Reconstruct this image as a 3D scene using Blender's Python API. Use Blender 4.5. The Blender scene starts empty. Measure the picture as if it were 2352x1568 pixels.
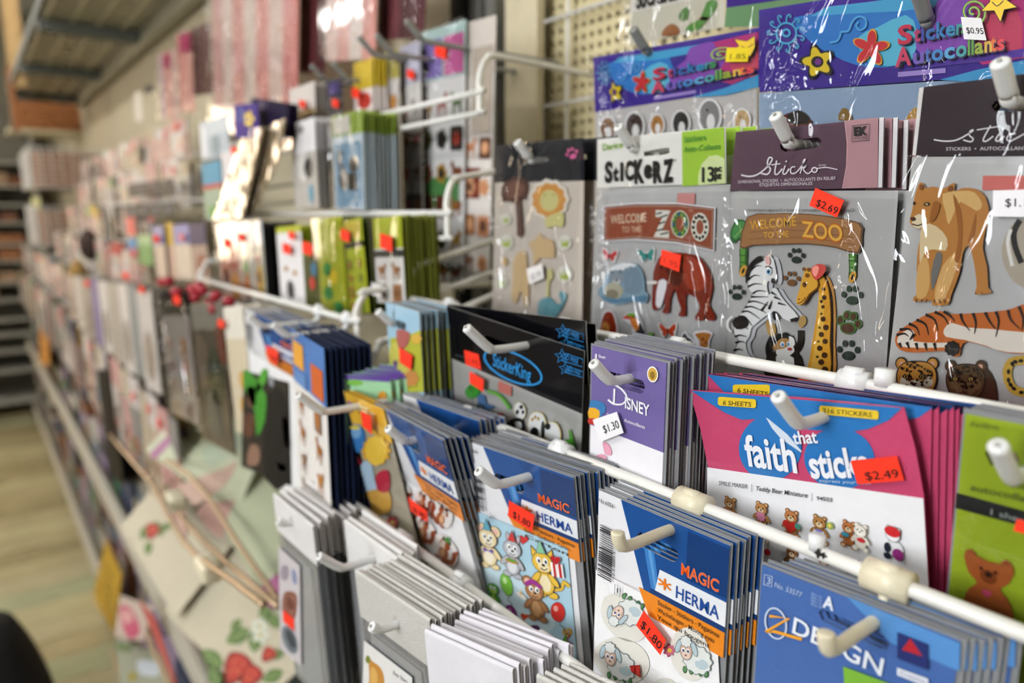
import bpy, math, random
from mathutils import Vector, Matrix
from mathutils.geometry import tessellate_polygon
R = random.Random(7)
S = bpy.context.scene
COL = bpy.context.collection
# ------------------------------------------------------------------ camera
F_PX, CX, CY = 1650.0, 1176.0, 784.0
HOR, VPX = 492.0, -90.0
PIT = math.atan((CY - HOR) / F_PX)
YAW = math.atan((CX - VPX) * math.cos(PIT) / F_PX)      # angle between view and the run of the rack
WALL = 0.56                                              # camera to wall, metres
CAM = Vector((0.0, -WALL, 1.35))
FWD = Vector((-math.cos(YAW) * math.cos(PIT), math.sin(YAW) * math.cos(PIT), -math.sin(PIT)))
RGT = Vector((math.sin(YAW), math.cos(YAW), 0))
UP = RGT.cross(FWD)
cam_d = bpy.data.cameras.new('camera'); cam = bpy.data.objects.new('camera', cam_d); COL.objects.link(cam)
cam.matrix_world = Matrix.Translation(CAM) @ Matrix((RGT, UP, -FWD)).transposed().to_4x4()
cam_d.sensor_width = 36; cam_d.lens = F_PX / 2352 * 36; cam_d.clip_start = 0.01
cam_d.dof.use_dof = True; cam_d.dof.focus_distance = 0.355; cam_d.dof.aperture_fstop = 4.6
cam_d.dof.aperture_blades = 0
S.camera = cam
S.view_settings.view_transform = 'Standard'; S.view_settings.look = 'None'
S.view_settings.gamma = 1; S.view_settings.use_curve_mapping = False
S.view_settings.exposure = -0.07
S.cycles.transparent_max_bounces = 12
S.cycles.max_bounces = 4; S.cycles.diffuse_bounces = 2; S.cycles.glossy_bounces = 2
S.cycles.use_adaptive_sampling = True; S.cycles.adaptive_threshold = .08; S.cycles.adaptive_min_samples = 10
S.cycles.caustics_reflective = False; S.cycles.caustics_refractive = False
S.cycles.sample_clamp_indirect = 6.0
# ------------------------------------------------------------------ world and lamps
W = bpy.data.worlds.new('world'); S.world = W; W.use_nodes = True
W.node_tree.nodes['Background'].inputs[0].default_value = (0.92, 0.95, 1.0, 1)
W.node_tree.nodes['Background'].inputs[1].default_value = 1.0
WINDOW_W = (60, 60); WINDOW_C = ((.92, .96, 1), (1, .78, .52))
TUBE_C = (1, .98, .95, 1); TUBE_E = 33

def ray(px, py):
    return FWD + RGT * ((px - CX) / F_PX) + UP * ((CY - py) / F_PX)
def P(px, py, yd):
    """point seen at pixel, at distance yd in front of the camera, square to the wall"""
    d = ray(px, py); return CAM + d * (yd / d.y)
def PZ(px, py, z):
    d = ray(px, py); return CAM + d * ((z - CAM.z) / d.z)
def PX(px, py, x):
    d = ray(px, py); return CAM + d * ((x - CAM.x) / d.x)
def to_px(p):
    q = Vector(p) - CAM; w = q.dot(FWD)
    return (CX + F_PX * q.dot(RGT) / w, CY - F_PX * q.dot(UP) / w)

# ------------------------------------------------------------------ colours and materials
def lin(h):
    if not isinstance(h, str): return h
    h = h.lstrip('#'); o = []
    if len(h) == 3: h = ''.join(c*2 for c in h)
    for i in (0, 2, 4):
        c = int(h[i:i+2], 16) / 255
        o.append(c / 12.92 if c <= .04045 else ((c + .055) / 1.055) ** 2.4)
    return (o[0], o[1], o[2], 1.0)
MATS = {}
def mat(name, col=None, rough=.5, spec=.5, metal=0, noise=.06, nscale=120, bump=0, bscale=200, coat=0, attr=False, sheen=0):
    if name in MATS: return MATS[name]
    m = bpy.data.materials.new(name); m.use_nodes = True; MATS[name] = m
    nt = m.node_tree; b = nt.nodes['Principled BSDF']; L = nt.links.new
    b.inputs['Roughness'].default_value = rough; b.inputs['Metallic'].default_value = metal
    b.inputs['Specular IOR Level'].default_value = spec; b.inputs['Coat Weight'].default_value = coat
    b.inputs['Coat Roughness'].default_value = .06
    if attr:
        a = nt.nodes.new('ShaderNodeAttribute'); a.attribute_name = 'Col'; src = a.outputs['Color']
    else:
        a = nt.nodes.new('ShaderNodeRGB'); a.outputs[0].default_value = lin(col); src = a.outputs[0]
    tc = nt.nodes.new('ShaderNodeTexCoord')
    if noise:
        n = nt.nodes.new('ShaderNodeTexNoise'); n.inputs['Scale'].default_value = nscale; n.inputs['Detail'].default_value = 4
        L(tc.outputs['Object'], n.inputs['Vector'])
        r = nt.nodes.new('ShaderNodeMapRange'); r.inputs['To Min'].default_value = 1 - noise; r.inputs['To Max'].default_value = 1 + noise
        L(n.outputs['Fac'], r.inputs['Value'])
        x = nt.nodes.new('ShaderNodeMix'); x.data_type = 'RGBA'; x.blend_type = 'MULTIPLY'; x.inputs['Factor'].default_value = 1
        L(src, x.inputs['A']); L(r.outputs['Result'], x.inputs['B']); src = x.outputs['Result']
    L(src, b.inputs['Base Color'])
    if bump:
        n2 = nt.nodes.new('ShaderNodeTexNoise'); n2.inputs['Scale'].default_value = bscale; n2.inputs['Detail'].default_value = 3
        L(tc.outputs['Object'], n2.inputs['Vector'])
        bp = nt.nodes.new('ShaderNodeBump'); bp.inputs['Strength'].default_value = bump; bp.inputs['Distance'].default_value = .001
        L(n2.outputs['Fac'], bp.inputs['Height']); L(bp.outputs['Normal'], b.inputs['Normal'])
    return m
PRINT = mat('printed_card', attr=True, rough=.38, spec=.4, noise=.03)
FARP = mat('far_print', attr=True, rough=.55, spec=.15, noise=.04)
GLOSS = mat('glossy_print', attr=True, rough=.16, spec=.5, noise=.03, coat=.35, bump=.15, bscale=45)
MATTE = mat('matte_paper', attr=True, rough=.8, spec=.2, noise=.05)
PUFFY = mat('puffy_sticker', attr=True, rough=.2, spec=.5, noise=.03, coat=.5, bump=.1, bscale=60)
FOIL = mat('foil_print', attr=True, rough=.42, spec=.5, metal=.35, noise=.1, bump=.9, bscale=90)
BAGBK = mat('bag_interior', attr=True, rough=.22, spec=.6, metal=.25, noise=.18, nscale=25, bump=.5, bscale=28)
SILVERP = mat('silver_paper', attr=True, rough=.55, spec=.4, metal=.1, noise=.1, nscale=500, bump=.5, bscale=900)
WHITEP = mat('white_hook_plastic', '#efefee', rough=.3, spec=.5, noise=.03)
CREAMP = mat('cream_hook_plastic', '#e9dfc2', rough=.35, spec=.5, noise=.03)
RAILM = mat('white_coated_wire', '#f0ede6', rough=.3, spec=.5, noise=.05, nscale=300)
GREYM = mat('grey_steel', '#9a9b98', rough=.4, metal=.2, noise=.08)

def film_mat(name, strength=.7, scale=38, bump=.4, tint=(.97, .97, .97, 1), base=.0, dist=.004, detail=2.2):
    m = bpy.data.materials.new(name); m.use_nodes = True; nt = m.node_tree; L = nt.links.new
    for n in list(nt.nodes):
        if n.type == 'BSDF_PRINCIPLED': nt.nodes.remove(n)
    out = [n for n in nt.nodes if n.type == 'OUTPUT_MATERIAL'][0]
    t = nt.nodes.new('ShaderNodeBsdfTransparent'); t.inputs[0].default_value = tint
    g = nt.nodes.new('ShaderNodeBsdfGlossy'); g.inputs['Roughness'].default_value = .05; g.inputs[0].default_value = (1, 1, 1, 1)
    lw = nt.nodes.new('ShaderNodeFresnel'); lw.inputs['IOR'].default_value = 1.5
    ma = nt.nodes.new('ShaderNodeMath'); ma.operation = 'MULTIPLY_ADD'; ma.inputs[1].default_value = strength; ma.inputs[2].default_value = base
    mx = nt.nodes.new('ShaderNodeMixShader')
    tc = nt.nodes.new('ShaderNodeTexCoord')
    mp = nt.nodes.new('ShaderNodeMapping'); mp.inputs['Scale'].default_value = (1.0, 1.0, .45); mp.inputs['Rotation'].default_value = (0, .5, 0)
    L(tc.outputs['Object'], mp.inputs['Vector'])
    n = nt.nodes.new('ShaderNodeTexNoise'); n.inputs['Scale'].default_value = scale; n.inputs['Detail'].default_value = detail; n.inputs['Distortion'].default_value = .6
    L(mp.outputs[0], n.inputs['Vector'])
    bp = nt.nodes.new('ShaderNodeBump'); bp.inputs['Strength'].default_value = bump; bp.inputs['Distance'].default_value = dist
    mr = nt.nodes.new('ShaderNodeMapRange'); mr.interpolation_type = 'SMOOTHSTEP'; mr.inputs['From Min'].default_value = .5; mr.inputs['From Max'].default_value = .78
    L(n.outputs['Fac'], mr.inputs['Value']); L(mr.outputs['Result'], bp.inputs['Height'])
    L(bp.outputs['Normal'], g.inputs['Normal'])
    L(lw.outputs[0], ma.inputs[0]); L(ma.outputs[0], mx.inputs[0]); L(t.outputs[0], mx.inputs[1]); L(g.outputs[0], mx.inputs[2])
    L(mx.outputs[0], out.inputs['Surface'])
    return m
FILM = film_mat('clear_film')
CRINKLE = film_mat('crinkled_film', 1.0, 30, 1.0, base=.005, dist=.0095, detail=3)
CELLO = film_mat('cellophane_wrap', 1.0, 85, 1.0, base=.05, dist=.0032, detail=4.5)
def sleeve_mat():
    m = film_mat('plastic_sleeve', 1.0, 20, .25, (.97, .97, .97, 1), base=.04); nt = m.node_tree; L = nt.links.new
    out = [n for n in nt.nodes if n.type == 'OUTPUT_MATERIAL'][0]; src = out.inputs['Surface'].links[0].from_socket
    d = nt.nodes.new('ShaderNodeBsdfDiffuse'); d.inputs[0].default_value = (.42, .42, .42, 1)
    mx = nt.nodes.new('ShaderNodeMixShader'); mx.inputs[0].default_value = .32
    L(src, mx.inputs[1]); L(d.outputs[0], mx.inputs[2]); L(mx.outputs[0], out.inputs['Surface']); return m
BAGF = sleeve_mat()
SLEEVE = mat('sleeve_edge', '#8d8e90', rough=.18, spec=.6, noise=.06, coat=.3)

# ------------------------------------------------------------------ 2-D shapes
def ell(cx, cy, rx, ry=None, rot=0, n=22):
    ry = rx if ry is None else ry; a = math.radians(rot); c, s = math.cos(a), math.sin(a)
    return [(cx + rx*math.cos(t)*c - ry*math.sin(t)*s, cy + rx*math.cos(t)*s + ry*math.sin(t)*c) for t in (2*math.pi*i/n for i in range(n))]
def sm(pts, sub=4, closed=True):
    n = len(pts); o = []
    for i in range(n if closed else n - 1):
        p0, p1, p2, p3 = (pts[(i + k) % n] if closed else pts[min(max(i + k, 0), n - 1)] for k in (-1, 0, 1, 2))
        for j in range(sub):
            t = j / sub; t2 = t*t; t3 = t2*t
            o.append(tuple(.5*((2*p1[k]) + (-p0[k]+p2[k])*t + (2*p0[k]-5*p1[k]+4*p2[k]-p3[k])*t2 + (-p0[k]+3*p1[k]-3*p2[k]+p3[k])*t3) for k in (0, 1)))
    if not closed: o.append(tuple(pts[-1]))
    return o
def area(p):
    return sum(p[i-1][0]*p[i][1] - p[i][0]*p[i-1][1] for i in range(len(p))) / 2
def grow(pts, d):
    n = len(pts); s = 1 if area(pts) > 0 else -1; o = []
    for i in range(n):
        a, b, c = pts[i-1], pts[i], pts[(i+1) % n]
        tx, ty = c[0]-a[0], c[1]-a[1]; l = math.hypot(tx, ty) or 1
        o.append((b[0] + s*d*ty/l, b[1] - s*d*tx/l))
    return o
def stroke(pts, w, closed=False, taper=False):
    n = len(pts); L_, R_ = [], []
    for i in range(n):
        a = pts[i-1] if (i or closed) else pts[i]; c = pts[(i+1) % n] if (i < n-1 or closed) else pts[i]
        tx, ty = c[0]-a[0], c[1]-a[1]; l = math.hypot(tx, ty) or 1
        k = w/2 * (1 - .8*i/(n-1) if taper else 1)
        L_.append((pts[i][0]-ty/l*k, pts[i][1]+tx/l*k)); R_.append((pts[i][0]+ty/l*k, pts[i][1]-tx/l*k))
    return L_, R_
def star(cx, cy, r, k=5, q=.45, rot=-90):
    return [(cx + (r if i % 2 == 0 else r*q)*math.cos(math.radians(rot + 180*i/k)), cy + (r if i % 2 == 0 else r*q)*math.sin(math.radians(rot + 180*i/k))) for i in range(2*k)]
def heart(cx, cy, r, rot=0):
    o = []; a = math.radians(rot)
    for i in range(24):
        t = 2*math.pi*i/24; x = 16*math.sin(t)**3/16*r; y = -(13*math.cos(t)-5*math.cos(2*t)-2*math.cos(3*t)-math.cos(4*t))/16*r
        o.append((cx + x*math.cos(a) - y*math.sin(a), cy + x*math.sin(a) + y*math.cos(a)))
    return o
def blossom(cx, cy, r, k=5, dep=.38, rot=0, n=40):
    return [(cx + r*(1-dep/2+dep/2*math.cos(k*t))*math.cos(t+math.radians(rot)), cy + r*(1-dep/2+dep/2*math.cos(k*t))*math.sin(t+math.radians(rot))) for t in (2*math.pi*i/n for i in range(n))]
def rrect(x0, y0, x1, y1, r, n=5):
    o = []
    for (cx, cy, a0) in ((x1-r, y0+r, -90), (x1-r, y1-r, 0), (x0+r, y1-r, 90), (x0+r, y0+r, 180)):
        for i in range(n + 1):
            a = math.radians(a0 + 90*i/n); o.append((cx + r*math.cos(a), cy + r*math.sin(a)))
    return o
def spiral(cx, cy, r, turns=2.2, n=36, rot=0, inner=.1):
    return [(cx + r*(inner+(1-inner)*i/n)*math.cos(2*math.pi*turns*i/n+rot), cy + r*(inner+(1-inner)*i/n)*math.sin(2*math.pi*turns*i/n+rot)) for i in range(n+1)]

# ------------------------------------------------------------------ mesh builder
class MB:
    def __init__(s): s.v, s.f, s.c = [], [], []
    def face(s, pts, col):
        n = len(s.v); s.v += [tuple(p) for p in pts]; s.f.append(tuple(range(n, n + len(pts)))); s.c.append(lin(col))
    def slab(s, pts, col, d=0., th=0., holes=(), edge=None, back=False, fn=None):
        """flat polygon in the local x-z plane, front face d in front (-y), th thick"""
        col = lin(col); edge = lin(edge) if edge else col
        loops = [list(pts)] + [list(h) for h in holes]
        flat = [p for l in loops for p in l]
        tris = tessellate_polygon([[Vector((p[0], p[1], 0)) for p in l] for l in loops])
        n = len(s.v)
        yy = (lambda p, k: -k) if fn is None else (lambda p, k: -k - fn(p))
        s.v += [(p[0], yy(p, d), p[1]) for p in flat]
        for t in tris:
            a, b, c = (flat[i] for i in t)
            ar = (b[0]-a[0])*(c[1]-a[1]) - (b[1]-a[1])*(c[0]-a[0])
            s.f.append(tuple(n + i for i in (t if ar > 0 else t[::-1]))); s.c.append(col)
        if th:
            m = len(s.v); s.v += [(p[0], yy(p, d - th), p[1]) for p in flat]; k = 0
            for l in loops:
                q = len(l); ccw = area(l) > 0
                if l is not loops[0]: ccw = not ccw
                for i in range(q):
                    a, b = k + i, k + (i+1) % q
                    fc = (n+a, m+a, m+b, n+b)
                    s.f.append(fc if ccw else fc[::-1]); s.c.append(edge)
                k += q
            if back:
                for t in tris:
                    a, b, c = (flat[i] for i in t)
                    ar = (b[0]-a[0])*(c[1]-a[1]) - (b[1]-a[1])*(c[0]-a[0])
                    s.f.append(tuple(m + i for i in (t[::-1] if ar > 0 else t))); s.c.append(col)
    def ribbon(s, lr, col, d):
        l, r = lr; n = len(s.v); k = len(l)
        s.v += [(p[0], -d, p[1]) for p in l] + [(p[0], -d, p[1]) for p in r]
        for i in range(k - 1):
            s.f.append((n+i, n+i+1, n+k+i+1, n+k+i)); s.c.append(lin(col))
    def box(s, x0, x1, y0, y1, z0, z1, col='#ffffff'):
        n = len(s.v)
        s.v += [(x, y, z) for x in (x0, x1) for y in (y0, y1) for z in (z0, z1)]
        for f in ((0,1,3,2), (4,6,7,5), (0,4,5,1), (2,3,7,6), (0,2,6,4), (1,5,7,3)):
            s.f.append(tuple(n+i for i in f)); s.c.append(lin(col))
    def tube(s, pts, r, col='#ffffff', seg=10, flat=1.0, cap=True):
        """round bar along pts; r number or list; flat squashes across local vertical"""
        pts = [Vector(p) for p in pts]; n0 = len(s.v); k = len(pts)
        rr = r if isinstance(r, (list, tuple)) else [r]*k
        prev = None
        for i, p in enumerate(pts):
            t = (pts[min(i+1, k-1)] - pts[max(i-1, 0)]).normalized()
            if prev is None:
                ref = Vector((0, 0, 1)) if abs(t.z) < .9 else Vector((1, 0, 0))
                a = t.cross(ref).normalized()
            else:
                a = (prev - t*prev.dot(t)).normalized()
            prev = a; b = t.cross(a)
            for j in range(seg):
                w = 2*math.pi*j/seg
                s.v.append(tuple(p + a*(math.cos(w)*rr[i]) + b*(math.sin(w)*rr[i]*flat)))
        for i in range(k-1):
            for j in range(seg):
                s.f.append((n0+i*seg+j, n0+i*seg+(j+1) % seg, n0+(i+1)*seg+(j+1) % seg, n0+(i+1)*seg+j)); s.c.append(lin(col))
        if cap:
            s.f.append(tuple(n0+j for j in range(seg))[::-1]); s.c.append(lin(col))
            s.f.append(tuple(n0+(k-1)*seg+j for j in range(seg))); s.c.append(lin(col))
    def mesh(s, name, m=None, smooth=False):
        me = bpy.data.meshes.new(name); me.from_pydata(s.v, [], s.f)
        at = me.color_attributes.new('Col', 'FLOAT_COLOR', 'CORNER')
        buf = []
        for f, c in zip(s.f, s.c): buf += list(c) * len(f)
        at.data.foreach_set('color', buf)
        if m: me.materials.append(m)
        if smooth: me.polygons.foreach_set('use_smooth', [True]*len(s.f))
        me.update(); return me
    def build(s, name, m=PRINT, parent=None, smooth=False, loc=None):
        o = bpy.data.objects.new(name, s.mesh(name, m, smooth)); COL.objects.link(o)
        if parent: o.parent = parent
        if loc is not None: o.location = loc
        return o
def tag(o, label=None, cat=None, group=None, kind=None):
    for k, v in (('label', label), ('category', cat), ('group', group), ('kind', kind)):
        if v: o[k] = v
    return o
def empty(name, mw):
    o = bpy.data.objects.new(name, None); COL.objects.link(o); o.empty_display_size = .01
    o.matrix_world = mw if isinstance(mw, Matrix) else Matrix.Translation(mw)
    return o
_txt = {}
def text_mesh(s, bold=0., sp=1.0):
    k = (s, bold, sp)
    if k not in _txt:
        cu = bpy.data.curves.new('lettering', 'FONT'); cu.body = s; cu.offset = bold; cu.resolution_u = 3; cu.space_character = sp
        o = bpy.data.objects.new('lettering', cu); COL.objects.link(o)
        dg = bpy.context.evaluated_depsgraph_get(); dg.update()
        me = bpy.data.meshes.new_from_object(o.evaluated_get(dg))
        v = [(p.co.x, p.co.y) for p in me.vertices]; f = [tuple(q.vertices) for q in me.polygons]
        x0 = min(p[0] for p in v); x1 = max(p[0] for p in v)
        # cap height in the built-in font
        top = max(p[1] for p in v); 
        _txt[k] = ([((p[0]-x0)/(x1-x0), p[1]) for p in v], f, top)
        bpy.data.objects.remove(o); bpy.data.curves.remove(cu); bpy.data.meshes.remove(me)
    return _txt[k]
# ------------------------------------------------------------------ packs hanging on hooks
PACKS = []
ORD = ['second', 'third', 'fourth', 'fifth', 'sixth', 'seventh', 'eighth', 'ninth', 'tenth', 'eleventh', 'twelfth', 'thirteenth', 'fourteenth']
class Pack:
    """A pack on its hook. tl, tr: pixels of its top corners; yd: distance square to the wall of the left corner;
    ydr: of the right corner (None: same height as the left one; 0: square to the wall); h: height in metres;
    tilt: degrees the foot swings towards the wall; d: gap of layers"""
    def __init__(s, name, label, cat, tl, tr, yd, h, ydr=None, tilt=0., group=None):
        a = P(*tl, yd)
        if ydr is None:
            b = PZ(*tr, a.z)
        else: b = P(*tr, ydr or yd)
        u = (b - a); s.w = u.length; u.normalize()
        n = Vector((0, 1, 0)) - u*u.y; n.normalize()          # into the wall
        if tilt:
            n = Matrix.Rotation(math.radians(tilt), 3, u) @ n
        up = u.cross(n)
        s.h = h; s.u, s.n, s.up = u, n, up
        s.o = a + u*(s.w/2) - up*h                               # foot, middle
        M = Matrix((u, n, up)).transposed().to_4x4(); M.translation = s.o
        s.M = M; s.Mi = M.inverted()
        s.root = empty(name, M); tag(s.root, label, cat, group); s.name = name
        s.shell = []; s.k = 0; s.copy_me = None
        PACKS.append(s)
    def L(s, p):                                                 # pixel -> local (x, z) on the pack's plane
        d = ray(*p); t = (s.o - CAM).dot(s.n) / d.dot(s.n); q = s.Mi @ (CAM + d*t)
        return (q.x, q.z)
    def LL(s, pts): return [s.L(p) for p in pts]
    def uv(s, u, v): return ((u - .5)*s.w, (1 - v)*s.h)          # 0..1 from the top left corner
    def sc(s, p, q):                                             # metres per pixel near p
        a, b = s.L(p), s.L((p[0]+q, p[1])); return math.hypot(a[0]-b[0], a[1]-b[1])/q
    def rect(s, u0, v0, u1, v1, r=.0):
        x0, z0 = s.uv(u0, v1); x1, z1 = s.uv(u1, v0)
        return rrect(x0, z0, x1, z1, r, 3) if r else [(x0, z0), (x1, z0), (x1, z1), (x0, z1)]
    def slot(s, cu, v, w=.030, hh=.008):
        x, z = s.uv(cu, v); return rrect(x-w/2, z-hh/2, x+w/2, z+hh/2, hh*.48, 4)
    def part(s, name, pts, col, d=0, th=.0004, holes=(), m=PRINT, edge=None, shell=False, parent=None, label=None, back=True):
        b = MB(); b.slab(pts, col, d, th, holes, edge, back); o = b.build(name, m, parent or s.root)
        if label: o['label'] = label
        if shell: s.shell.append(o)
        return o
    def art(s, d=.0006, crop=None): return Art(s, d, crop=crop)
    def film(s, pts=None, d=.0040, m=None, holes=(), bulge=0.0, name='clear_bag'):
        b = MB(); pts = pts or s.rect(-.02, -.01, 1.02, 1.0)
        b.slab(pts, '#ffffff', d, 0, holes); return b.build(name, m or FILM, s.root)
    def tagpx(s, q, txt=None, col='#ff3d25', d=.0046, tcol='#221a1a', name='price_tag', label='orange price sticker', box=None, crop=None):
        """q: four pixel corners tl,tr,br,bl"""
        if crop: q = [(crop[0] + p[0]/crop[2], crop[1] + p[1]/crop[2]) for p in q]
        b = MB(); b.slab(s.LL(q), col, d, .0002); o = b.build(name, MATTE, s.root); o['label'] = label
        if txt:
            A = Art(s, d + .0002)
            def mixp(a, c, t): return (a[0]+(c[0]-a[0])*t, a[1]+(c[1]-a[1])*t)
            u0, u1, v0, v1 = box or (.2, .9, .82, .42)
            p0 = mixp(mixp(q[0], q[3], v0), mixp(q[1], q[2], v0), u0); p1 = mixp(mixp(q[0], q[3], v0), mixp(q[1], q[2], v0), u1)
            p2 = mixp(mixp(q[0], q[3], v1), mixp(q[1], q[2], v1), u0)
            A.text(txt, p0, p1, p2, tcol); A.build('price_text', MATTE, o)
        return o
    def stack(s, n, back, jit=.0008, rot=.6, label=None, group=None, first=None, dx=0., up=0., name=None):
        """n more packs behind, out to 'back' metres nearer the wall; each is a thing of its own"""
        out = []
        for i in range(1, n + 1):
            t = i / n
            off = Vector((dx*t + R.uniform(-jit, jit), back*t, up*t + R.uniform(-jit, jit)))
            M = Matrix.Translation(off) @ s.M @ Matrix.Translation((0, 0, s.h)) @ Matrix.Rotation(math.radians(R.uniform(-rot, rot)), 4, 'Y') @ Matrix.Rotation(math.radians(R.uniform(-rot, rot)*.2), 4, 'Z') @ Matrix.Translation((0, 0, -s.h))
            if s.copy_me: o = bpy.data.objects.new(name or s.name, s.copy_me); COL.objects.link(o); o.matrix_world = M
            else: o = empty(name or s.name, M)
            tag(o, label + (', %s of its stack' % ORD[i-1] if n > 1 else ''), s.root['category'], group)
            for c in ([] if s.copy_me else s.shell):
                q = c.copy(); COL.objects.link(q); q.parent = o
                for g in c.children:
                    if g.name.startswith('header_print'): w = g.copy(); COL.objects.link(w); w.parent = q
            out.append(o)
        return out
class Art:
    """printed shapes laid in thin layers; coordinates are the pixels the shapes cover on the pack, or local with loc=True"""
    def __init__(s, pk, d=.0006, step=.00005, crop=None): s.pk, s.d, s.step, s.b, s.crop = pk, d, step, MB(), crop
    def M(s, pts):
        if s.crop is None: return s.pk.LL(pts)
        if callable(s.crop): return [s.crop(p) for p in pts]
        ox, oy, k = s.crop; return s.pk.LL([(ox + p[0]/k, oy + p[1]/k) for p in pts])
    def _n(s): s.d += s.step; return s.d
    def p(s, col, pts, smooth=0, border=0, bcol='#f4f2ee', th=0, edge=None, holes=(), loc=False):
        if smooth: pts = sm(pts, smooth)
        if border:
            g = grow(pts, border); s.b.slab(g if loc else s.M(g), bcol, s._n() + th, th)
        d = s._n() + th
        s.b.slab(pts if loc else s.M(pts), col, d, th, holes if loc else [s.M(h) for h in holes], edge)
        if th: s.d = d
        return s
    def e(s, col, cx, cy, rx, ry=None, rot=0, n=18, **k): return s.p(col, ell(cx, cy, rx, ry, rot, n), **k)
    def l(s, col, pts, w, smooth=0, taper=False, closed=False):
        if smooth: pts = sm(pts, smooth, closed)
        l, r = stroke(pts, w, closed, taper)
        if closed: l.append(l[0]); r.append(r[0])
        s.b.ribbon((s.M(l), s.M(r)), col, s._n()); return s
    def text(s, t, p0, p1, ph, col, bold=0., sp=1.0, cap=None, shear=0.):
        """p0, p1: pixels of the baseline's ends; ph: pixel straight above p0 at the height of the capitals"""
        v, f, top = text_mesh(t, bold, sp); cap = cap or .73
        a, b, c = s.M([p0, p1, ph])
        ux, uz = b[0]-a[0], b[1]-a[1]; vx, vz = c[0]-a[0], c[1]-a[1]; d = s._n(); n = len(s.b.v); cl = lin(col)
        for (x, y) in v:
            y /= cap; x2 = x + shear*y
            s.b.v.append((a[0] + ux*x2 + vx*y, -d, a[1] + uz*x2 + vz*y))
        for q in f: s.b.f.append(tuple(n+i for i in q)); s.b.c.append(cl)
        return s
    def build(s, name, m=PRINT, parent=None, label=None):
        o = s.b.build(name, m, parent or s.pk.root)
        if label: o['label'] = label
        return o
# ------------------------------------------------------------------ the room
ROOM_X0, ROOM_X1, ROOM_Y0, ROOM_H = -6.6, 2.4, -2.9, 2.75
WALLP = mat('cream_wall_paint', '#cfc4a6', rough=.7, noise=.06, nscale=6)
CEILM = mat('ceiling_paint', '#b9c0c4', rough=.8, noise=.04, nscale=4)
def struct(name, b, m, smooth=False, parent=None):
    o = b.build(name, m, parent, smooth)
    if not parent: o['kind'] = 'structure'
    return o
b = MB(); b.box(ROOM_X0, ROOM_X1, ROOM_Y0, .06, -.06, -.012); floor = struct('floor', b, mat('dark_floor_gap', '#4d4630', rough=.9))
PLANKM = mat('worn_floor_wood', attr=True, rough=.55, spec=.35, noise=.28, nscale=7, bump=.2, bscale=60)
x = -6.5; i = 0
while x < -.6:
    w = .135; b = MB()
    c = R.choice(['#b8ab82', '#ada078', '#bcb28c', '#a2966e', '#b2b48e', '#aeb496', '#c2b88e', '#a89c76'])
    b.box(x + .002, x + w - .002, -1.9, -.02, -.012, 0, c); o = b.build('plank', PLANKM, floor); x += w
b = MB(); b.box(ROOM_X0, ROOM_X1, ROOM_Y0, .06, ROOM_H, ROOM_H + .06); struct('ceiling', b, CEILM)
b = MB(); b.box(ROOM_X0, ROOM_X1, .015, .08, 0, ROOM_H); struct('wall_back', b, WALLP)
b = MB(); b.box(ROOM_X1, ROOM_X1 + .06, ROOM_Y0, .06, 0, ROOM_H); struct('wall_right', b, WALLP)
# unseen windows, added for cool film highlights and warm light from the end wall
W1 = (-.62, .18, 1.15, 2.35); W2 = (-2.75, -1.35, .9, 2.3)
b = MB(); b.box(ROOM_X0, W1[0], ROOM_Y0 - .06, ROOM_Y0, 0, ROOM_H); b.box(W1[1], ROOM_X1, ROOM_Y0 - .06, ROOM_Y0, 0, ROOM_H); b.box(W1[0], W1[1], ROOM_Y0 - .06, ROOM_Y0, 0, W1[2]); b.box(W1[0], W1[1], ROOM_Y0 - .06, ROOM_Y0, W1[3], ROOM_H)
struct('wall_front', b, mat('front_wall_paint', '#8d8b88', rough=.8, noise=.05, nscale=6))
b = MB(); b.box(ROOM_X0 - .06, ROOM_X0, ROOM_Y0, W2[0], 0, ROOM_H); b.box(ROOM_X0 - .06, ROOM_X0, W2[1], .06, 0, ROOM_H); b.box(ROOM_X0 - .06, ROOM_X0, W2[0], W2[1], 0, W2[2]); b.box(ROOM_X0 - .06, ROOM_X0, W2[0], W2[1], W2[3], ROOM_H)
struct('wall_left', b, mat('end_wall_paint', '#a9a591', rough=.8))
FRM = mat('window_frame_paint', '#d8d4c8', rough=.5)
b = MB()
for xx in (W1[0], (W1[0]+W1[1])/2, W1[1]): b.box(xx-.03, xx+.03, ROOM_Y0-.05, ROOM_Y0+.01, W1[2], W1[3])
for zz in (W1[2], W1[3]): b.box(W1[0], W1[1], ROOM_Y0-.05, ROOM_Y0+.01, zz-.03, zz+.03)
struct('unseen_window_1', b, FRM)
b = MB()
for yy in (W2[0], (W2[0]+W2[1])/2, W2[1]): b.box(ROOM_X0-.05, ROOM_X0+.01, yy-.03, yy+.03, W2[2], W2[3])
for zz in (W2[2], W2[3]): b.box(ROOM_X0-.05, ROOM_X0+.01, W2[0], W2[1], zz-.03, zz+.03)
struct('unseen_window_2', b, FRM)
for i, (w_, loc, rt) in enumerate((((W1[1]-W1[0], W1[3]-W1[2]), ((W1[0]+W1[1])/2, ROOM_Y0 - .1, (W1[2]+W1[3])/2), (math.radians(90), 0, 0)), ((W2[1]-W2[0], W2[3]-W2[2]), (ROOM_X0 - .1, (W2[0]+W2[1])/2, (W2[2]+W2[3])/2), (math.radians(90), 0, math.radians(-90))))):
    la = bpy.data.lights.new('unseen_window_light', 'AREA'); la.shape = 'RECTANGLE'; la.size = w_[0]-.1; la.size_y = w_[1]-.1  # area lamp outside each added window, unseen from the aisle
    la.energy = WINDOW_W[i]; la.color = WINDOW_C[i]; lo = bpy.data.objects.new('unseen_window_light', la); COL.objects.link(lo)
    lo.location = loc; lo.rotation_euler = rt
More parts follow.
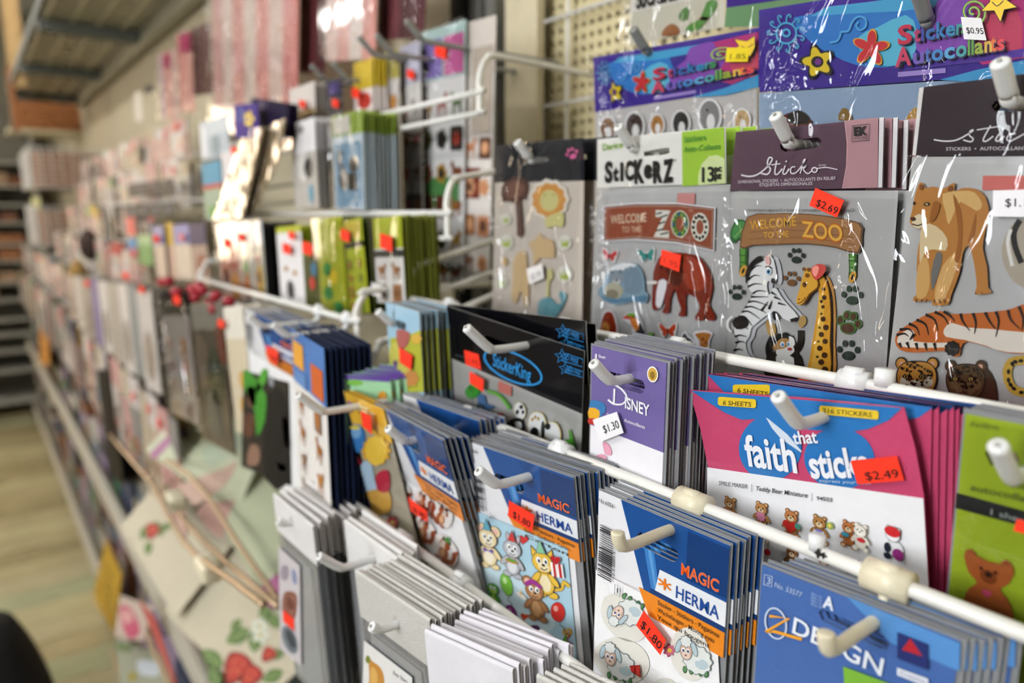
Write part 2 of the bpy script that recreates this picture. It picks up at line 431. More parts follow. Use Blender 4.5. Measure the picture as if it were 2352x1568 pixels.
# unseen ceiling tube lamps; the row across the aisle is added as main light
def unseen_tube_lamp(x, y, label):
    t = empty('unseen_lamp', Matrix.Translation((x, y, ROOM_H))); tag(t, label, 'lamp', 'unseen fluorescent lamps over the aisle')
    b = MB(); b.box(-.62, .62, -.11, .11, -.05, 0); b.build('housing', mat('lamp_housing', '#e4e4e0', rough=.4), t)
    m = MATS.get('lamp_tube')
    if not m:
        m = bpy.data.materials.new('lamp_tube'); m.use_nodes = True; MATS['lamp_tube'] = m
        p = m.node_tree.nodes['Principled BSDF']; p.inputs['Emission Color'].default_value = TUBE_C; p.inputs['Emission Strength'].default_value = TUBE_E
    for s_ in (-.05, .05):
        b = MB(); b.tube([(-.58, s_, -.075), (.58, s_, -.075)], .016, seg=10); b.build('tube', m, t, True)
for x, y, lb in ((-4.6, -1.9, 'added ceiling tube lamp across the aisle, farthest from the viewer'), (-3.2, -1.9, 'added ceiling tube lamp across the aisle, second from the far end'), (-1.8, -1.9, 'added ceiling tube lamp across the aisle, facing the second bay'), (-.4, -1.9, 'added ceiling tube lamp across the aisle, facing the near bay'), (-3.4, -.8, 'unseen ceiling tube lamp above the aisle floor, far one'), (1.4, -.9, 'unseen ceiling tube lamp behind the viewer')):
    unseen_tube_lamp(x, y, lb)

# pegboard with its wire grid behind the near packs
PEG = mat('pegboard_hardboard', '#d8c99c', rough=.65, noise=.07, nscale=30)
b = MB(); x0, x1, z0, z1 = -.665, .18, 1.05, 1.86; st = .0127
peg = empty('pegboard', Matrix.Translation((0, 0, 1.05))); tag(peg, 'cream perforated hardboard panel fixed to the wall', 'pegboard')
peg.location = (0, 0, 0)
nx = int((x1-x0)/st); nz = int((z1-z0)/st); r = .0033
# one perforated sheet: holes cut through, dark sheet behind paints shade into them
v, f = [], []
def vid(p): v.append(p); return len(v)-1
for i in range(nx):
    for j in range(nz):
        ax, az = x0 + i*st, z0 + j*st; cx_, cz_ = ax + st/2, az + st/2
        c4 = [(ax, az), (ax+st, az), (ax+st, az+st), (ax, az+st)]
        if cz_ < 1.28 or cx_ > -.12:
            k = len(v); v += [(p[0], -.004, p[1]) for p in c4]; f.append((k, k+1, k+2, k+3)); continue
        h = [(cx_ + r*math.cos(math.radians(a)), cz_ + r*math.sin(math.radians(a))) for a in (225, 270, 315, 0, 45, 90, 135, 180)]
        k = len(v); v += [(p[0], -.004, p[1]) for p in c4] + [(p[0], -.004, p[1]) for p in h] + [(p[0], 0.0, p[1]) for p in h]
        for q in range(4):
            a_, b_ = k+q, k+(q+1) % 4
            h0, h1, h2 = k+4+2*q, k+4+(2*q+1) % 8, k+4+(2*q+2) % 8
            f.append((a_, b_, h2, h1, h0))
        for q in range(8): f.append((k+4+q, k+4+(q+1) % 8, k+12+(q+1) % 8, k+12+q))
bb = MB(); bb.v, bb.f, bb.c = v, f, [lin('#ffffff')]*len(f)
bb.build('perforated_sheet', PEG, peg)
b = MB(); b.box(x0, x1, .004, .012, z0, z1); b.build('hole_shade_sheet', mat('shadow_gap', '#3c3a30', rough=.9), peg)
grid = empty('wire_grid', Matrix.Translation((-.2, -.016, 1.05))); tag(grid, 'white wire grid panel hung over the pegboard', 'wire grid')
for i in range(7):
    xx = -.62 + i*.125; b = MB(); b.tube([(xx+.2, 0, 0), (xx+.2, 0, .80)], .0022, seg=6); b.build('grid_wire', RAILM, grid, True)
for j in range(9):
    zz = .06 + j*.09; b = MB(); b.tube([(-.46, -.004, zz), (.34, -.004, zz)], .0022, seg=6); b.build('grid_wire', RAILM, grid, True)
# steel upright and cream panel to its left
b = MB(); b.box(-.79, -.765, -.03, .0, .66, 2.3); b.box(-.755, -.735, -.03, .0, .66, 2.3); b.box(-.765, -.755, -.018, 0, .66, 2.3)
o = b.build('slotted_upright', mat('upright_grey', '#8d8b84', rough=.35, metal=.3)); tag(o, 'grey slotted steel upright between the rack bays', 'upright')
b = MB(); b.box(-.81, -.798, -.045, 0, .66, 2.2); o = b.build('panel_edge_strip', mat('black_edge', '#15120f', rough=.5)); tag(o, 'narrow black strip standing beside the grey upright', 'strip')
b = MB(); b.box(-.715, -.655, -.03, -.02, 1.1, 1.62); o = b.build('patterned_board', mat('cream_card', '#d9ccab', rough=.7, noise=.15, nscale=35)); tag(o, 'cream patterned card panel left of the pegboard', 'panel')
# ------------------------------------------------------------------ rails, brackets, hooks
def zrail(p, yd): return P(p[0], p[1], yd).z
RAIL = {}
def rail(key, x0, x1, yd, z, label, r=.003, lower=None, arms=(), up=.03, arm_rise=.05, group=None, brace=True):
    y = yd - WALL; xc = (x0+x1)/2
    t = empty('hook_rail', Matrix.Translation((xc, y, z))); tag(t, label, 'rail', group)
    b = MB(); b.tube([(x0-xc, 0, 0), (x1-xc, 0, 0)], r, seg=12); b.build('bar', RAILM, t, True)
    if lower:
        b = MB(); b.tube([(x0-xc, 0, -lower), (x1-xc, 0, -lower)], r*.85, seg=10); b.build('lower_bar', RAILM, t, True)
    for ax in arms:                                         # bracket arm back to the wall
        s_ = ax - xc; e = -.008 if ax > xc else .008
        b = MB(); pts = [(s_-e, 0, 0), (s_, 0, .004), (s_+e*.4, .004, up*.6), (s_+e*.6, .012, up), (s_+e*.6, .03, up+.004), (s_+e*.6, -y-.026, up+arm_rise)]
        b.tube(sm3(pts), r, seg=10); b.build('bracket_arm', RAILM, t, True)
        if not brace:
            b = MB(); b.tube([(s_-e, 0, -(lower or .02)), (s_, 0, -(lower or .02)+.002), (s_+e*.4, .004, up*.6)], r, seg=8); b.build('bracket_end', RAILM, t, True); continue
        b = MB(); b.tube([(s_, 0, -(lower or .022)), (s_+e*.3, .004, -(lower or .022)), (s_+e*.6, .03, up-.026), (s_+e*.6, -y-.026, up+arm_rise-.03)], r*.85, seg=8); b.build('bracket_brace', RAILM, t, True)
    RAIL[key] = (y, z, t); return t
def sm3(pts, sub=4):
    n = len(pts); o = []
    for i in range(n-1):
        p0, p1, p2, p3 = (Vector(pts[min(max(i+k, 0), n-1)]) for k in (-1, 0, 1, 2))
        for j in range(sub):
            t = j/sub; o.append(.5*((2*p1) + (-p0+p2)*t + (2*p0-5*p1+4*p2-p3)*t*t + (-p0+3*p1-3*p2+p3)*t**3))
    o.append(Vector(pts[-1])); return o
def hook(x, y, z, length, label, m=WHITEP, w=.0043, tip=.016, kind=0, clip=True, droop=.0, side=0.0, group=None):
    """plastic display hook clipped over a rail at (x, y, z), its arm running out to the aisle"""
    t = empty('display_hook', Matrix.Translation((x, y, z))); tag(t, label, 'hook', group)
    L_ = length
    if kind == 0:   # arm with tip cranked upward
        pts = [(0, 0, 0), (0, -.0025, -droop*.75), (0, -.009, -droop), (0, -L_*.5, -droop), (side*.4, -L_+.004, -droop), (side*.6, -L_-.003, -droop+.002), (side, -L_-tip*.75, -droop+tip*.62), (side, -L_-tip*.95, -droop+tip*.8)]
    else:           # straight arm with a short stub turned up
        pts = [(0, 0, 0), (0, -.0025, -droop*.75), (0, -.009, -droop), (0, -L_*.5, -droop), (0, -L_+.002, -droop), (0, -L_-.003, -droop+.002), (0, -L_-.005, -droop+tip*.45), (0, -L_-.0052, -droop+tip*.6)]
    b = MB(); q = sm3(pts, 4); k = len(q)
    b.tube(q, [w*(.62 if i < k-10 else .74) if i < k-1 else w*.5 for i in range(k)], seg=12, flat=1.0)
    b.build('arm', m, t, True)
    if clip:
        b = MB(); seg = 14
        for k_, (xa, xb, rr) in enumerate(((-.0065 if kind == 0 else -.0085, .0065 if kind == 0 else .0085, .0056 if kind == 0 else .0064),)):
            b.tube([(xa, 0, 0), (xb, 0, 0)], rr, seg=seg)
        b.build('clip_collar', m, t, True)
        b = MB(); b.tube([(-.004, -.001, .0045), (.004, -.001, .0045)], .0028, seg=10); b.build('clip_lug', m, t, True)
    if kind == 0:
        b = MB(); tp = Vector(pts[-1]); b.tube([tp + Vector((0, -.0002, 0)), tp + Vector((0, -.0012, .0006))], .0009, seg=8); b.build('tip_dimple', mat('hook_dimple', '#b9b6ae', rough=.5), t)
    return t
zA = zrail((1035, 1318), .232); zB = zrail((1606, 1161), .268); zC = zrail((1750, 838), .312)
zC2 = zrail((845, 745), .27); zD = zrail((950, 490), .345); zE = zrail((1000, 235), .381)
rail('A', -.545, .25, .232, zA, 'lowest white hook rail of the near bay, holding paper-topped bags', arms=(-.545,), arm_rise=.09)
rail('B', -.560, .25, .268, zB, 'middle white hook rail of the near bay, holding blue and orange packs', arms=(-.560,), arm_rise=.07)
rail('C', -.572, .25, .312, zC, 'upper white hook rail of the near bay, holding black, purple and pink packs', arms=(-.572,), arm_rise=.05)
rail('C2', -1.12, -.587, .27, zC2, 'white hook rail of the second bay, holding dark animal photo packs', arms=(-.587, -1.12), arm_rise=.0, up=.022, lower=.02, brace=False)
rail('D', -1.15, -.553, .345, zD, 'white hook rail of the second bay, holding lime green packs', arms=(-.553,), arm_rise=.03, lower=.022, brace=False)
rail('E', -1.15, -.553, .381, zE, 'highest white hook rail of the second bay, beside long white sticker sheets', arms=(-.553,), arm_rise=.0, lower=.018, brace=False)
# small clips riding on the near rails
def clipx(px, py, key):
    y, z, t = RAIL[key]; return P(px, py, y + WALL).x
# ------------------------------------------------------------------ printed figures, in crop coordinates
def rot(pts, cx, cy, a):
    c, s_ = math.cos(math.radians(a)), math.sin(math.radians(a)); return [(cx + (x-cx)*c - (y-cy)*s_, cy + (x-cx)*s_ + (y-cy)*c) for x, y in pts]
class Fig:
    """places unit-square drawings at (cx, cy) with size s and tilt a"""
    def __init__(f, A, cx, cy, s, a=0, flip=1, hskew=0.): f.A, f.cx, f.cy, f.s, f.a, f.k, f.h = A, cx, cy, s, a, flip, hskew
    def t(f, pts): return [(x, y + f.h*(x-f.cx)) for x, y in rot([(f.cx + x*f.s*f.k, f.cy + y*f.s) for x, y in pts], f.cx, f.cy, f.a)]
    def p(f, col, pts, smooth=3, border=0, th=0, bcol='#f4f2ee'):
        pts = f.t(sm(pts, smooth) if smooth else pts); f.A.p(col, pts, border=border, th=th, bcol=bcol)
    def e(f, col, x, y, rx, ry=None, r=0, n=14): f.A.p(col, f.t(ell(x, y, rx, ry, r, n)))
    def l(f, col, pts, w): f.A.l(col, f.t(sm(pts, 3, False)), w*f.s)
def teddy(A, cx, cy, s, fur='#b98350', muzzle='#e6cfa6', extra=None, a=0, hskew=.3, flip=1, dark='#6d4526'):
    f = Fig(A, cx, cy, s*1.18, a, flip, hskew)
    for k in (-1, 1): f.e(dark, k*.3, -.82, .17); f.e(fur, k*.3, -.82, .14); f.e(muzzle, k*.3, -.8, .07)
    f.e(dark, 0, .3, .43, .5); f.e(fur, 0, .3, .4, .47)
    for k in (-1, 1):
        f.e(dark, k*.38, .78, .22, .2); f.e(fur, k*.38, .78, .2, .18); f.e(muzzle, k*.4, .8, .11, .1)
        f.e(fur, k*.45, .12, .14, .3, k*-35)
    f.e(dark, 0, -.5, .45, .42); f.e(fur, 0, -.5, .42, .39); f.e(muzzle, 0, -.38, .22, .17)
    f.e('#2a1a12', 0, -.44, .07, .05)
    for k in (-1, 1): f.e('#1d1512', k*.16, -.58, .05, .06)
    if extra: extra(f)
def critter(A, cx, cy, s, fur, belly, ear='round', a=0, hskew=.33, hat=None, line='#6b5a4a', flip=1, tail=None, extra=None, bcol='#cfdfe4', border=.0):
    f = Fig(A, cx, cy, s, a, flip, hskew)
    if tail: f.l(line, tail, .16); f.l(fur, tail, .12)
    if ear == 'round':
        for k in (-1, 1): f.e(line, k*.33, -.78, .27); f.e(fur, k*.33, -.78, .24); f.e('#eebfae', k*.33, -.78, .15)
    elif ear == 'long':
        for k in (-1, 1): f.e(line, k*.22, -.86, .13, .3, k*14); f.e(fur, k*.22, -.86, .1, .27, k*14); f.e('#e3b4bd', k*.22, -.84, .05, .18, k*14)
    elif ear == 'point':
        for k in (-1, 1): f.p(line, [(k*.1, -.72), (k*.45, -1.05), (k*.47, -.6)], 0); f.p(fur, [(k*.14, -.72), (k*.42, -.97), (k*.43, -.62)], 0)
    for k in (-1, 1): f.e(line, k*.24, .82, .23, .15); f.e(fur, k*.24, .82, .2, .12)
    f.e(line, 0, .32, .38, .52); f.e(fur, 0, .32, .35, .49); f.e(belly, 0, .38, .22, .34)
    for k in (-1, 1): f.e(line, k*.36, .2, .14, .32, k*-38); f.e(fur, k*.36, .2, .11, .29, k*-38)
    f.e(line, 0, -.44, .44, .42); f.e(fur, 0, -.44, .41, .39); f.e(belly, .04, -.28, .24, .18)
    for k in (-1, 1): f.e('#fbfaf6', k*.14, -.52, .11, .14); f.e('#1c1a1c', k*.14+.02, -.5, .05, .07)
    f.e('#2a2026', .04, -.36, .07, .05); f.l('#5d2a2a', [(-.1, -.24), (.05, -.17), (.2, -.26)], .035)
    if hat: f.p('#556', [(-.2, -.8), (.02, -1.38), (.22, -.82)], 0); f.p(hat, [(-.17, -.82), (.02, -1.32), (.19, -.84)], 0)
    if extra: extra(f)
def lamb(A, cx, cy, s, a=0, flip=1, hskew=.35, bow=None):
    f = Fig(A, cx, cy, s, a, flip, hskew)
    wool, sh, ln = '#e3e6e2', '#b9ccd2', '#7b8587'
    for x in (-.5, -.2, .25, .5): f.e('#35603a', x*.9, .78, .1, .16); f.e('#5d8d5c', x*.9, .76, .07, .13)
    f.p(ln, blossom(.1, .25, .66, 11, .14), 0); f.p(wool, blossom(.1, .25, .62, 11, .14), 0); f.e(sh, .28, .4, .28, .22); f.e(wool, .02, .1, .3, .2)
    for k in (-1, 1): f.e(ln, -.35+k*.33, -.2, .13, .34, k*-18); f.e(sh, -.35+k*.33, -.2, .1, .3, k*-18)
    f.e(ln, -.35, -.05, .27, .4); f.e('#d9b19b', -.35, -.05, .24, .37); f.e('#e9d0bf', -.35, .12, .16, .16)
    f.p(ln, blossom(-.35, -.45, .27, 8, .2), 0); f.p(wool, blossom(-.35, -.45, .24, 8, .2), 0)
    for k in (-1, 1): f.e('#f5f3ee', -.35+k*.1, -.08, .09, .1); f.e('#5b5a78', -.35+k*.1, -.06, .055, .06)
    f.e('#8c5f55', -.35, .12, .05, .035)
    if bow: f.p('#8c1712', [(.5, .1), (.95, -.05), (1.0, .5), (.6, .35)], 0); f.p(bow, [(.54, .14), (.72, .05), (.7, .32), (.56, .3)], 0); f.p(bow, [(.78, .05), (.93, .0), (.95, .44), (.78, .36)], 0)
def paw(A, col, cx, cy, s, a=0, rim=None):
    f = Fig(A, cx, cy, s, a)
    if rim:
        f.e(rim, 0, .35, .68, .52)
        for x, y in ((-.75, -.2), (-.28, -.7), (.3, -.7), (.78, -.15)): f.e(rim, x, y, .33, .42)
    f.e(col, 0, .35, .55, .4)
    for x, y in ((-.75, -.2), (-.28, -.7), (.3, -.7), (.78, -.15)): f.e(col, x, y, .22, .3)
def butterfly(A, col, cx, cy, s, a=0, hskew=.1):
    f = Fig(A, cx, cy, s, a, 1, hskew)
    f.p('#f3f0ec', [(-1, -.8), (0, -.3), (1, -.8), (.9, .1), (.6, .85), (0, .4), (-.6, .85), (-.9, .1)], 3)
    for k in (-1, 1): f.p(col, [(k*.08, -.1), (k*.85, -.7), (k*.75, .05), (k*.1, .2)], 3); f.p(col, [(k*.08, .15), (k*.62, .2), (k*.5, .7), (k*.1, .4)], 3)
    f.e('#241a14', 0, .1, .07, .4)
def stripes(A, col, lines, w, taper=True):
    for l in lines: A.l(col, l, w, 3, taper)
def barcode(A, q, n=22, seed=1, col='#25252b'):
    """q: tl, tr, br, bl of the code; bars lie along tl->tr"""
    rr = random.Random(seed); t = 0.
    lerp = lambda a, b, k: (a[0]+(b[0]-a[0])*k, a[1]+(b[1]-a[1])*k)
    for i in range(n):
        w = rr.choice((.35, .35, .6, .8))/n; t0 = i/n
        A.p(col, [lerp(q[0], q[3], t0), lerp(q[1], q[2], t0), lerp(q[1], q[2], t0+w), lerp(q[0], q[3], t0+w)])
def blob_animal(A, col, cx, cy, s, seed, dark=None, border=0, hskew=0.):
    """small four-legged animal sticker seen from the side"""
    rr = random.Random(seed); k = rr.choice((-1, 1)); f = Fig(A, cx, cy, s, rr.uniform(-8, 8), k, hskew)
    o = [(-.9, -.35), (-.6, -.55), (-.1, -.5), (.35, -.55), (.5, -.95), (.72, -1.0), (.95, -.75), (.9, -.5), (.7, -.4), (.62, .1), (.6, .85), (.38, .85), (.34, .25), (-.3, .25), (-.38, .85), (-.62, .85), (-.66, .15), (-.86, -.05)]
    f.p(col, o, 2, border=border)
    if dark:
        for _ in range(4): f.e(dark, rr.uniform(-.6, .4), rr.uniform(-.4, .1), rr.uniform(.06, .18), rr.uniform(.06, .16))
# ------------------------------------------------------------------ near bay, middle rail B: blue and orange header packs
C1, C2_, C3, C4, C5, C6, C7, C8, C9 = (1300,0,3.484), (1700,0,3.485), (1100,300,2.613), (1650,400,2.85), (1000,680,3.015), (1550,800,2.85), (850,1050,3.027), (1350,1050,2.347), (500,850,2.183)
C10, C11, C12, C13 = (850,0,3.136), (850,400,3.136), (450,0,3.136), (450,450,3.136)
STK = 'sticker pack'; CPK = 'card pack'
def quadmap(q):
    """bilinear map from the unit square to a pixel quad tl,tr,br,bl"""
    return lambda p: (q[0][0]*(1-p[0])*(1-p[1]) + q[1][0]*p[0]*(1-p[1]) + q[2][0]*p[0]*p[1] + q[3][0]*(1-p[0])*p[1],
                      q[0][1]*(1-p[0])*(1-p[1]) + q[1][1]*p[0]*(1-p[1]) + q[2][1]*p[0]*p[1] + q[3][1]*(1-p[0])*p[1])
def hook_for(key, pxc, length, label, m=WHITEP, kind=0, droop=.013, tip=.0145, side=0., group='white plastic display hooks'):
    y, z, t = RAIL[key]; x = P(pxc[0], pxc[1], y + WALL).x
    return hook(x, y, z, length, label, m, kind=kind, droop=droop, tip=tip, side=side, group=group)

BL, NAVY, ORG, PAPW = '#1d4f92', '#173c74', '#ec8a24', '#ecebee'
def herma_pack(label, tl, tr, yd, h, tilt, slot, hb, num, tagq, tagbox, figs, ydr=None, sheet='#f0eff0', seed=1, fine=('Sticker - Stickers - Pegatinas', 'Wackelaugen - Moving eyes', 'Yeux qui bougent'), name='card_pack'):
    """card pack with white and blue header, orange band below it; art in the card's own 0..1 frame (header height hb of the whole)"""
    p = Pack(name, label, CPK, tl, tr, yd, h, ydr, tilt)
    slot = (slot[0], slot[1]*hb); sl = p.slot(slot[0], slot[1], .026, .0075)
    hd = p.part('header_card', p.rect(0, 0, 1, hb), PAPW, 0, .0006, [sl], GLOSS, edge='#6f747e', shell=True, label='white, blue and orange printed header')
    p.part('sticker_sheet', p.rect(.03, hb, .95, 1), sheet, 0, .0006, shell=True)
    p.part('clear_sleeve', p.rect(-.01, -.006, 1.008, 1.01), '#ffffff', -.0007, .0003, [sl], SLEEVE, shell=True)
    A = Art(p, .0004, crop=lambda q: p.uv(q[0], q[1]*hb))
    k = hb
    X = lambda *a: list(a)
    def over(sl_pts=None): pass
    A.p(BL, [(.20, 0), (1, 0), (1, 1), (.47, 1)], holes=[[(slot[0] + (q[0]-p.uv(slot[0], 0)[0])/p.w, (1 - q[1]/p.h)/hb) for q in sl]])
    # navy block right of the slot, light streaks left of it
    A.p(NAVY, [(.72, .03), (1, .03), (1, .47), (.72, .47)])
    A.p('#3c7fc4', [(.40, .36), (.48, .36), (.54, .74), (.47, .74)]); A.p('#5f9bd6', [(.43, .36), (.46, .36), (.52, .74), (.50, .74)])
    A.p('#eef0f4', [(.53, .50), (1, .50), (1, .72), (.50, .72)])
    A.p(NAVY, [(.47, .72), (1, .72), (1, .77), (.46, .77)])
    A.p(ORG, [(.37, .77), (1, .77), (1, 1), (.46, 1)])
    A.build('header_print', GLOSS, hd)
    A = Art(p, .0009, crop=lambda q: p.uv(q[0], q[1]*hb))
    A.text('MAGIC', (.69, .44), (.95, .44), (.69, .33), '#f6b9a0', .022); A.text('MAGIC', (.69, .44), (.95, .44), (.69, .33), '#ec5a1e', .006)
    A.text('HERMA', (.66, .68), (.96, .68), (.66, .56), '#1a4a9a', .006)
    for q in range(3): A.l('#ef7d1a', rot([(.575, .61-.055), (.575, .61+.055)], .575, .61, q*60), .014)
    for i, s_ in enumerate(fine): A.text(s_, (.53+.0*i, .835+.07*i), (.97-.03*i, .835+.07*i), (.53, .79+.07*i), '#3a2a1a', .004)
    A.text(num, (.02, .11), (.15, .11), (.02, .065), '#33333a')
    barcode(A, [(.035, .33), (.16, .33), (.16, .86), (.035, .86)], 24, seed)
    A.text('1', (.21, .92), (.225, .92), (.21, .87), '#77777c'); A.l('#8a8a90', [(.195, .85), (.24, .85), (.24, .95), (.195, .95)], .006, closed=True)
    A.build('lettering', PRINT, hd, 'blue, orange and black print with bar code')
    figs(p)
    if tagq: p.tagpx(tagq, '$1.80', d=.0052, box=tagbox)
    return p

def figs_party(p):
    L_ = lambda crop=C7: Art(p, .0008, crop=crop)
    A = L_(); A.p('#b4d7e6', [(724, 362), (1378, 628), (1452, 1460), (800, 1250)]); A.p('#cfe6ee', [(760, 700), (1000, 780), (1300, 1100), (1150, 1240), (850, 1000)], smooth=3); A.build('sticker_backing', GLOSS, label='pale blue sticker sheet')
    def st(fn, label):
        A = Art(p, .0011, crop=C7); fn(A); A.build('sticker', PRINT, label=label)
    st(lambda A: critter(A, 838, 620, 150, '#efd9a8', '#f6ecd2', 'round', hat='#5fa6b8', a=-4, extra=lambda f: f.p('#7a5fb0', [(-.22, .0), (0, .08), (.22, .0), (.22, .2), (0, .1), (-.22, .2)], 0)), 'cream mouse with party hat')
    st(lambda A: critter(A, 1003, 690, 145, '#b9bcc2', '#e4e4e6', 'long', hat='#d2423c', extra=lambda f: (f.e('#c87b2e', 0, .12, .3, .1), f.e('#5aa23c', 0, .09, .26, .06))), 'grey rabbit with red party hat')
    st(lambda A: critter(A, 1225, 800, 172, '#ecc146', '#f5e6b8', 'point', hat='#8cc9a0', a=-8, tail=[(.2, .6), (.62, .5), (.72, .2), (.95, .35)], extra=lambda f: (f.p('#fbf3f0', [(.35, -.55), (.85, -.55), (.85, 0), (.35, 0)], 0), f.p('#c3252a', [(.45, -.55), (.55, -.55), (.55, 0), (.45, 0)], 0), f.p('#c3252a', [(.68, -.55), (.78, -.55), (.78, 0), (.68, 0)], 0), f.p('#c3252a', heart(.6, -.68, .2), 0))), 'yellow cat holding a present')
    st(lambda A: critter(A, 868, 945, 92, '#4f9e3a', '#a6cf56', 'none', line='#2f5d2a'), 'green frog')
    st(lambda A: critter(A, 1165, 985, 150, '#a9754a', '#c99b6c', 'round', hat=None, a=-6, extra=lambda f: (f.p('#a13a8f', [(-.4, -.75), (0, -.98), (.4, -.72), (.3, -.62), (0, -.76), (-.3, -.62)], 3), f.e('#f0e6d8', -.62, -.1, .26, .1, 25), f.p('#e8b33a', [(-.66, -.16), (-.62, -.45), (-.58, -.16)], 0))), 'brown bear with a cake')
    def balloon(cx, cy, rx, ry, rt, c, c2, label):
        def fn(A):
            A.e('#54616a', cx, cy, rx+3, ry+3, rt); A.e(c, cx, cy, rx, ry, rt); A.e(c2, cx-rx*.3, cy-ry*.35, rx*.35, ry*.3, rt)
            A.l('#4f5a58', [(cx+rx*.4, cy+ry*1.0), (cx+rx*.3, cy+ry*1.3), (cx+rx*.9, cy+ry*1.6), (cx+rx*.9, cy+ry*1.95)], 4, 3)
        st(fn, label)
    balloon(958, 878, 38, 82, -17, '#7cbf46', '#c7e6a2', 'green balloon'); balloon(1315, 1068, 48, 68, -10, '#d2362f', '#f3a79c', 'red balloon'); balloon(990, 1085, 38, 68, -20, '#8c2f78', '#c889bd', 'purple balloon')
    st(lambda A: A.p('#8a2023', heart(1075, 566, 37, 8)).p('#cf3a38', heart(1075, 566, 32, 8)), 'red heart'); st(lambda A: A.p('#cf4a32', heart(1081, 1100, 27, 12)), 'small red heart')
    def hatfn(A):
        A.l('#d7a12c', spiral(1385, 1205, 35, 1.6), 12); A.p('#5e9a3c', [(1335, 1290), (1370, 1215), (1385, 1300)]); A.l('#8c2a58', [(1370, 1215), (1400, 1230), (1380, 1260), (1420, 1290)], 7, 3)
    st(hatfn, 'party streamers'); st(lambda A: A.p('#5d3568', [(1100, 1180), (1140, 1160), (1180, 1165), (1185, 1210), (1140, 1235), (1105, 1215)], smooth=3), 'dark purple party hat')
p6264 = herma_pack('blue-headed card pack with party animals and balloons on pale blue', (1066, 1010), (1318, 1096), .236, .150, 8, (.42, .36), .345, 'No.6264',
    [(1183, 1141), (1242, 1174), (1236.5, 1213.5), (1181, 1177)], None, figs_party, seed=3, fine=('Sticker - Stickers - Pegatinas', 'Karton - Cardboard - Carton -', 'Carton'))
p6264.stack(10, .027, label='blue-headed card pack stacked behind the party animal pack', group='packs behind the party animals', dx=.007, up=.003)
hook_for('B', (1290, 1032), .046, 'white hook through the party animal packs', droop=.010)

def figs_sheep(p):
    def st(fn, label):
        A = Art(p, .0011, crop=C8); fn(A); A.build('sticker', PUFFY, label=label)
    A = Art(p, .0006, crop=C8); A.p('#f3f2f2', [(48, 602), (700, 938), (720, 1300), (30, 1300)]); A.l('#d8b9bd', [(50, 605), (300, 720)], 2); A.build('sticker_backing', PRINT)
    def halo(A, cx, cy, rx, ry, rt): A.e('#e6e2d8', cx, cy, rx, ry, rt, 26)
    st(lambda A: (halo(A, 205, 860, 150, 105, 48), lamb(A, 215, 850, 118, 205, -1, .1)), 'lamb lying on its back'); st(lambda A: (halo(A, 190, 1090, 155, 120, 20), lamb(A, 180, 1085, 125, 0, 1, .25, bow='#c4282a')), 'lamb with a red bow')
    st(lambda A: (halo(A, 560, 1055, 105, 145, -12), lamb(A, 590, 1050, 128, 0, 1, .2)), 'curly lamb with a flower')
    st(lambda A: (A.p('#a23a55', blossom(450, 1035, 38, 7, .3)), A.p('#d36a84', blossom(450, 1035, 31, 7, .3)), A.e('#e8c34a', 450, 1035, 12)), 'pink flower')
    st(lambda A: (halo(A, 420, 1225, 60, 40, 0), A.p('#dfe3df', blossom(420, 1235, 45, 9, .2))), 'edge of another lamb')
p6056 = herma_pack('blue-headed card pack with white lambs', (1375.6, 1124.6), (1678, 1252), .252, .135, 0, (.50, .30), .40, 'No.6056',
    [(1495, 1394), (1546, 1462), (1533, 1495), (1477, 1427)], (.12, .92, .8, .35), figs_sheep, seed=8)
p6056.stack(5, .014, label='blue-headed card pack stacked behind the lamb pack', group='packs behind the lambs', dx=.006, up=.004)
hook_for('B', (1592, 1156), .046, 'cream stub-ended hook through the lamb packs', CREAMP, 1, droop=.009)

def figs_squirrel(p):
    def sq(cx, cy, s_, a, k, hat=None):
        A = Art(p, .0011, crop=C9); f = Fig(A, cx, cy, s_, a, k, .55)
        f.p('#e6e0dc', [(-.9, -1.1), (.5, -1.25), (1.15, -.3), (.9, .9), (-.3, 1.1), (-1, .3)], 3)
        f.p('#8e3d1c', [(.1, .7), (.7, .3), (.6, -.4), (.95, -.9), (1.05, -.1), (.95, .7), (.4, 1.0)], 3)
        f.e('#a3501f', 0, .3, .42, .6); f.e('#d9a77a', -.1, .35, .22, .4); f.e('#9a4519', -.15, -.55, .48, .42)
        f.e('#3d2216', -.4, -.98, .16, .2); f.e('#3d2216', .1, -1.0, .16, .2); f.e('#efe6dd', -.3, -.6, .16, .2); f.e('#1d1411', -.3, -.58, .07, .1); f.e('#e0c8b0', -.28, -.3, .25, .16)
        f.e('#8e3d1c', -.3, .95, .25, .14); f.e('#8e3d1c', .25, .95, .25, .14)
        if hat: f.p(hat, [(-.4, -.95), (-.1, -1.6), (.2, -.95)], 0)
        A.build('sticker', PRINT, label='brown squirrel')
    for q in ((928, 605, 42, 20, 1), (962, 710, 38, 25, 1), (1128, 725, 50, 10, -1), (1040, 800, 52, 15, 1), (1145, 900, 56, 20, 1, '#3f8a3a'), (965, 850, 36, 10, -1), (1035, 655, 38, 10, 1)): sq(*q)
psq = herma_pack('blue-headed card pack with brown squirrels, swung sideways', (860, 926), (1017.6, 1010), .225, .150, 15, (.48, .33), .39, 'No.6238',
    [(951, 1134), (995, 1166), (997, 1191), (958, 1166)], None, figs_squirrel, seed=5)
psq.stack(4, .014, label='blue-headed card pack stacked behind the squirrel pack', group='packs behind the squirrels', dx=.004)
hook_for('B', (1080, 945), .050, 'white hook through the squirrel packs', droop=.009)
q = herma_pack('blue-headed card pack at the back of the squirrel stack', (925, 905), (1100, 966), .248, .150, 10, (.48, .33), .39, 'No.6240', None, None, lambda p: None, seed=6)
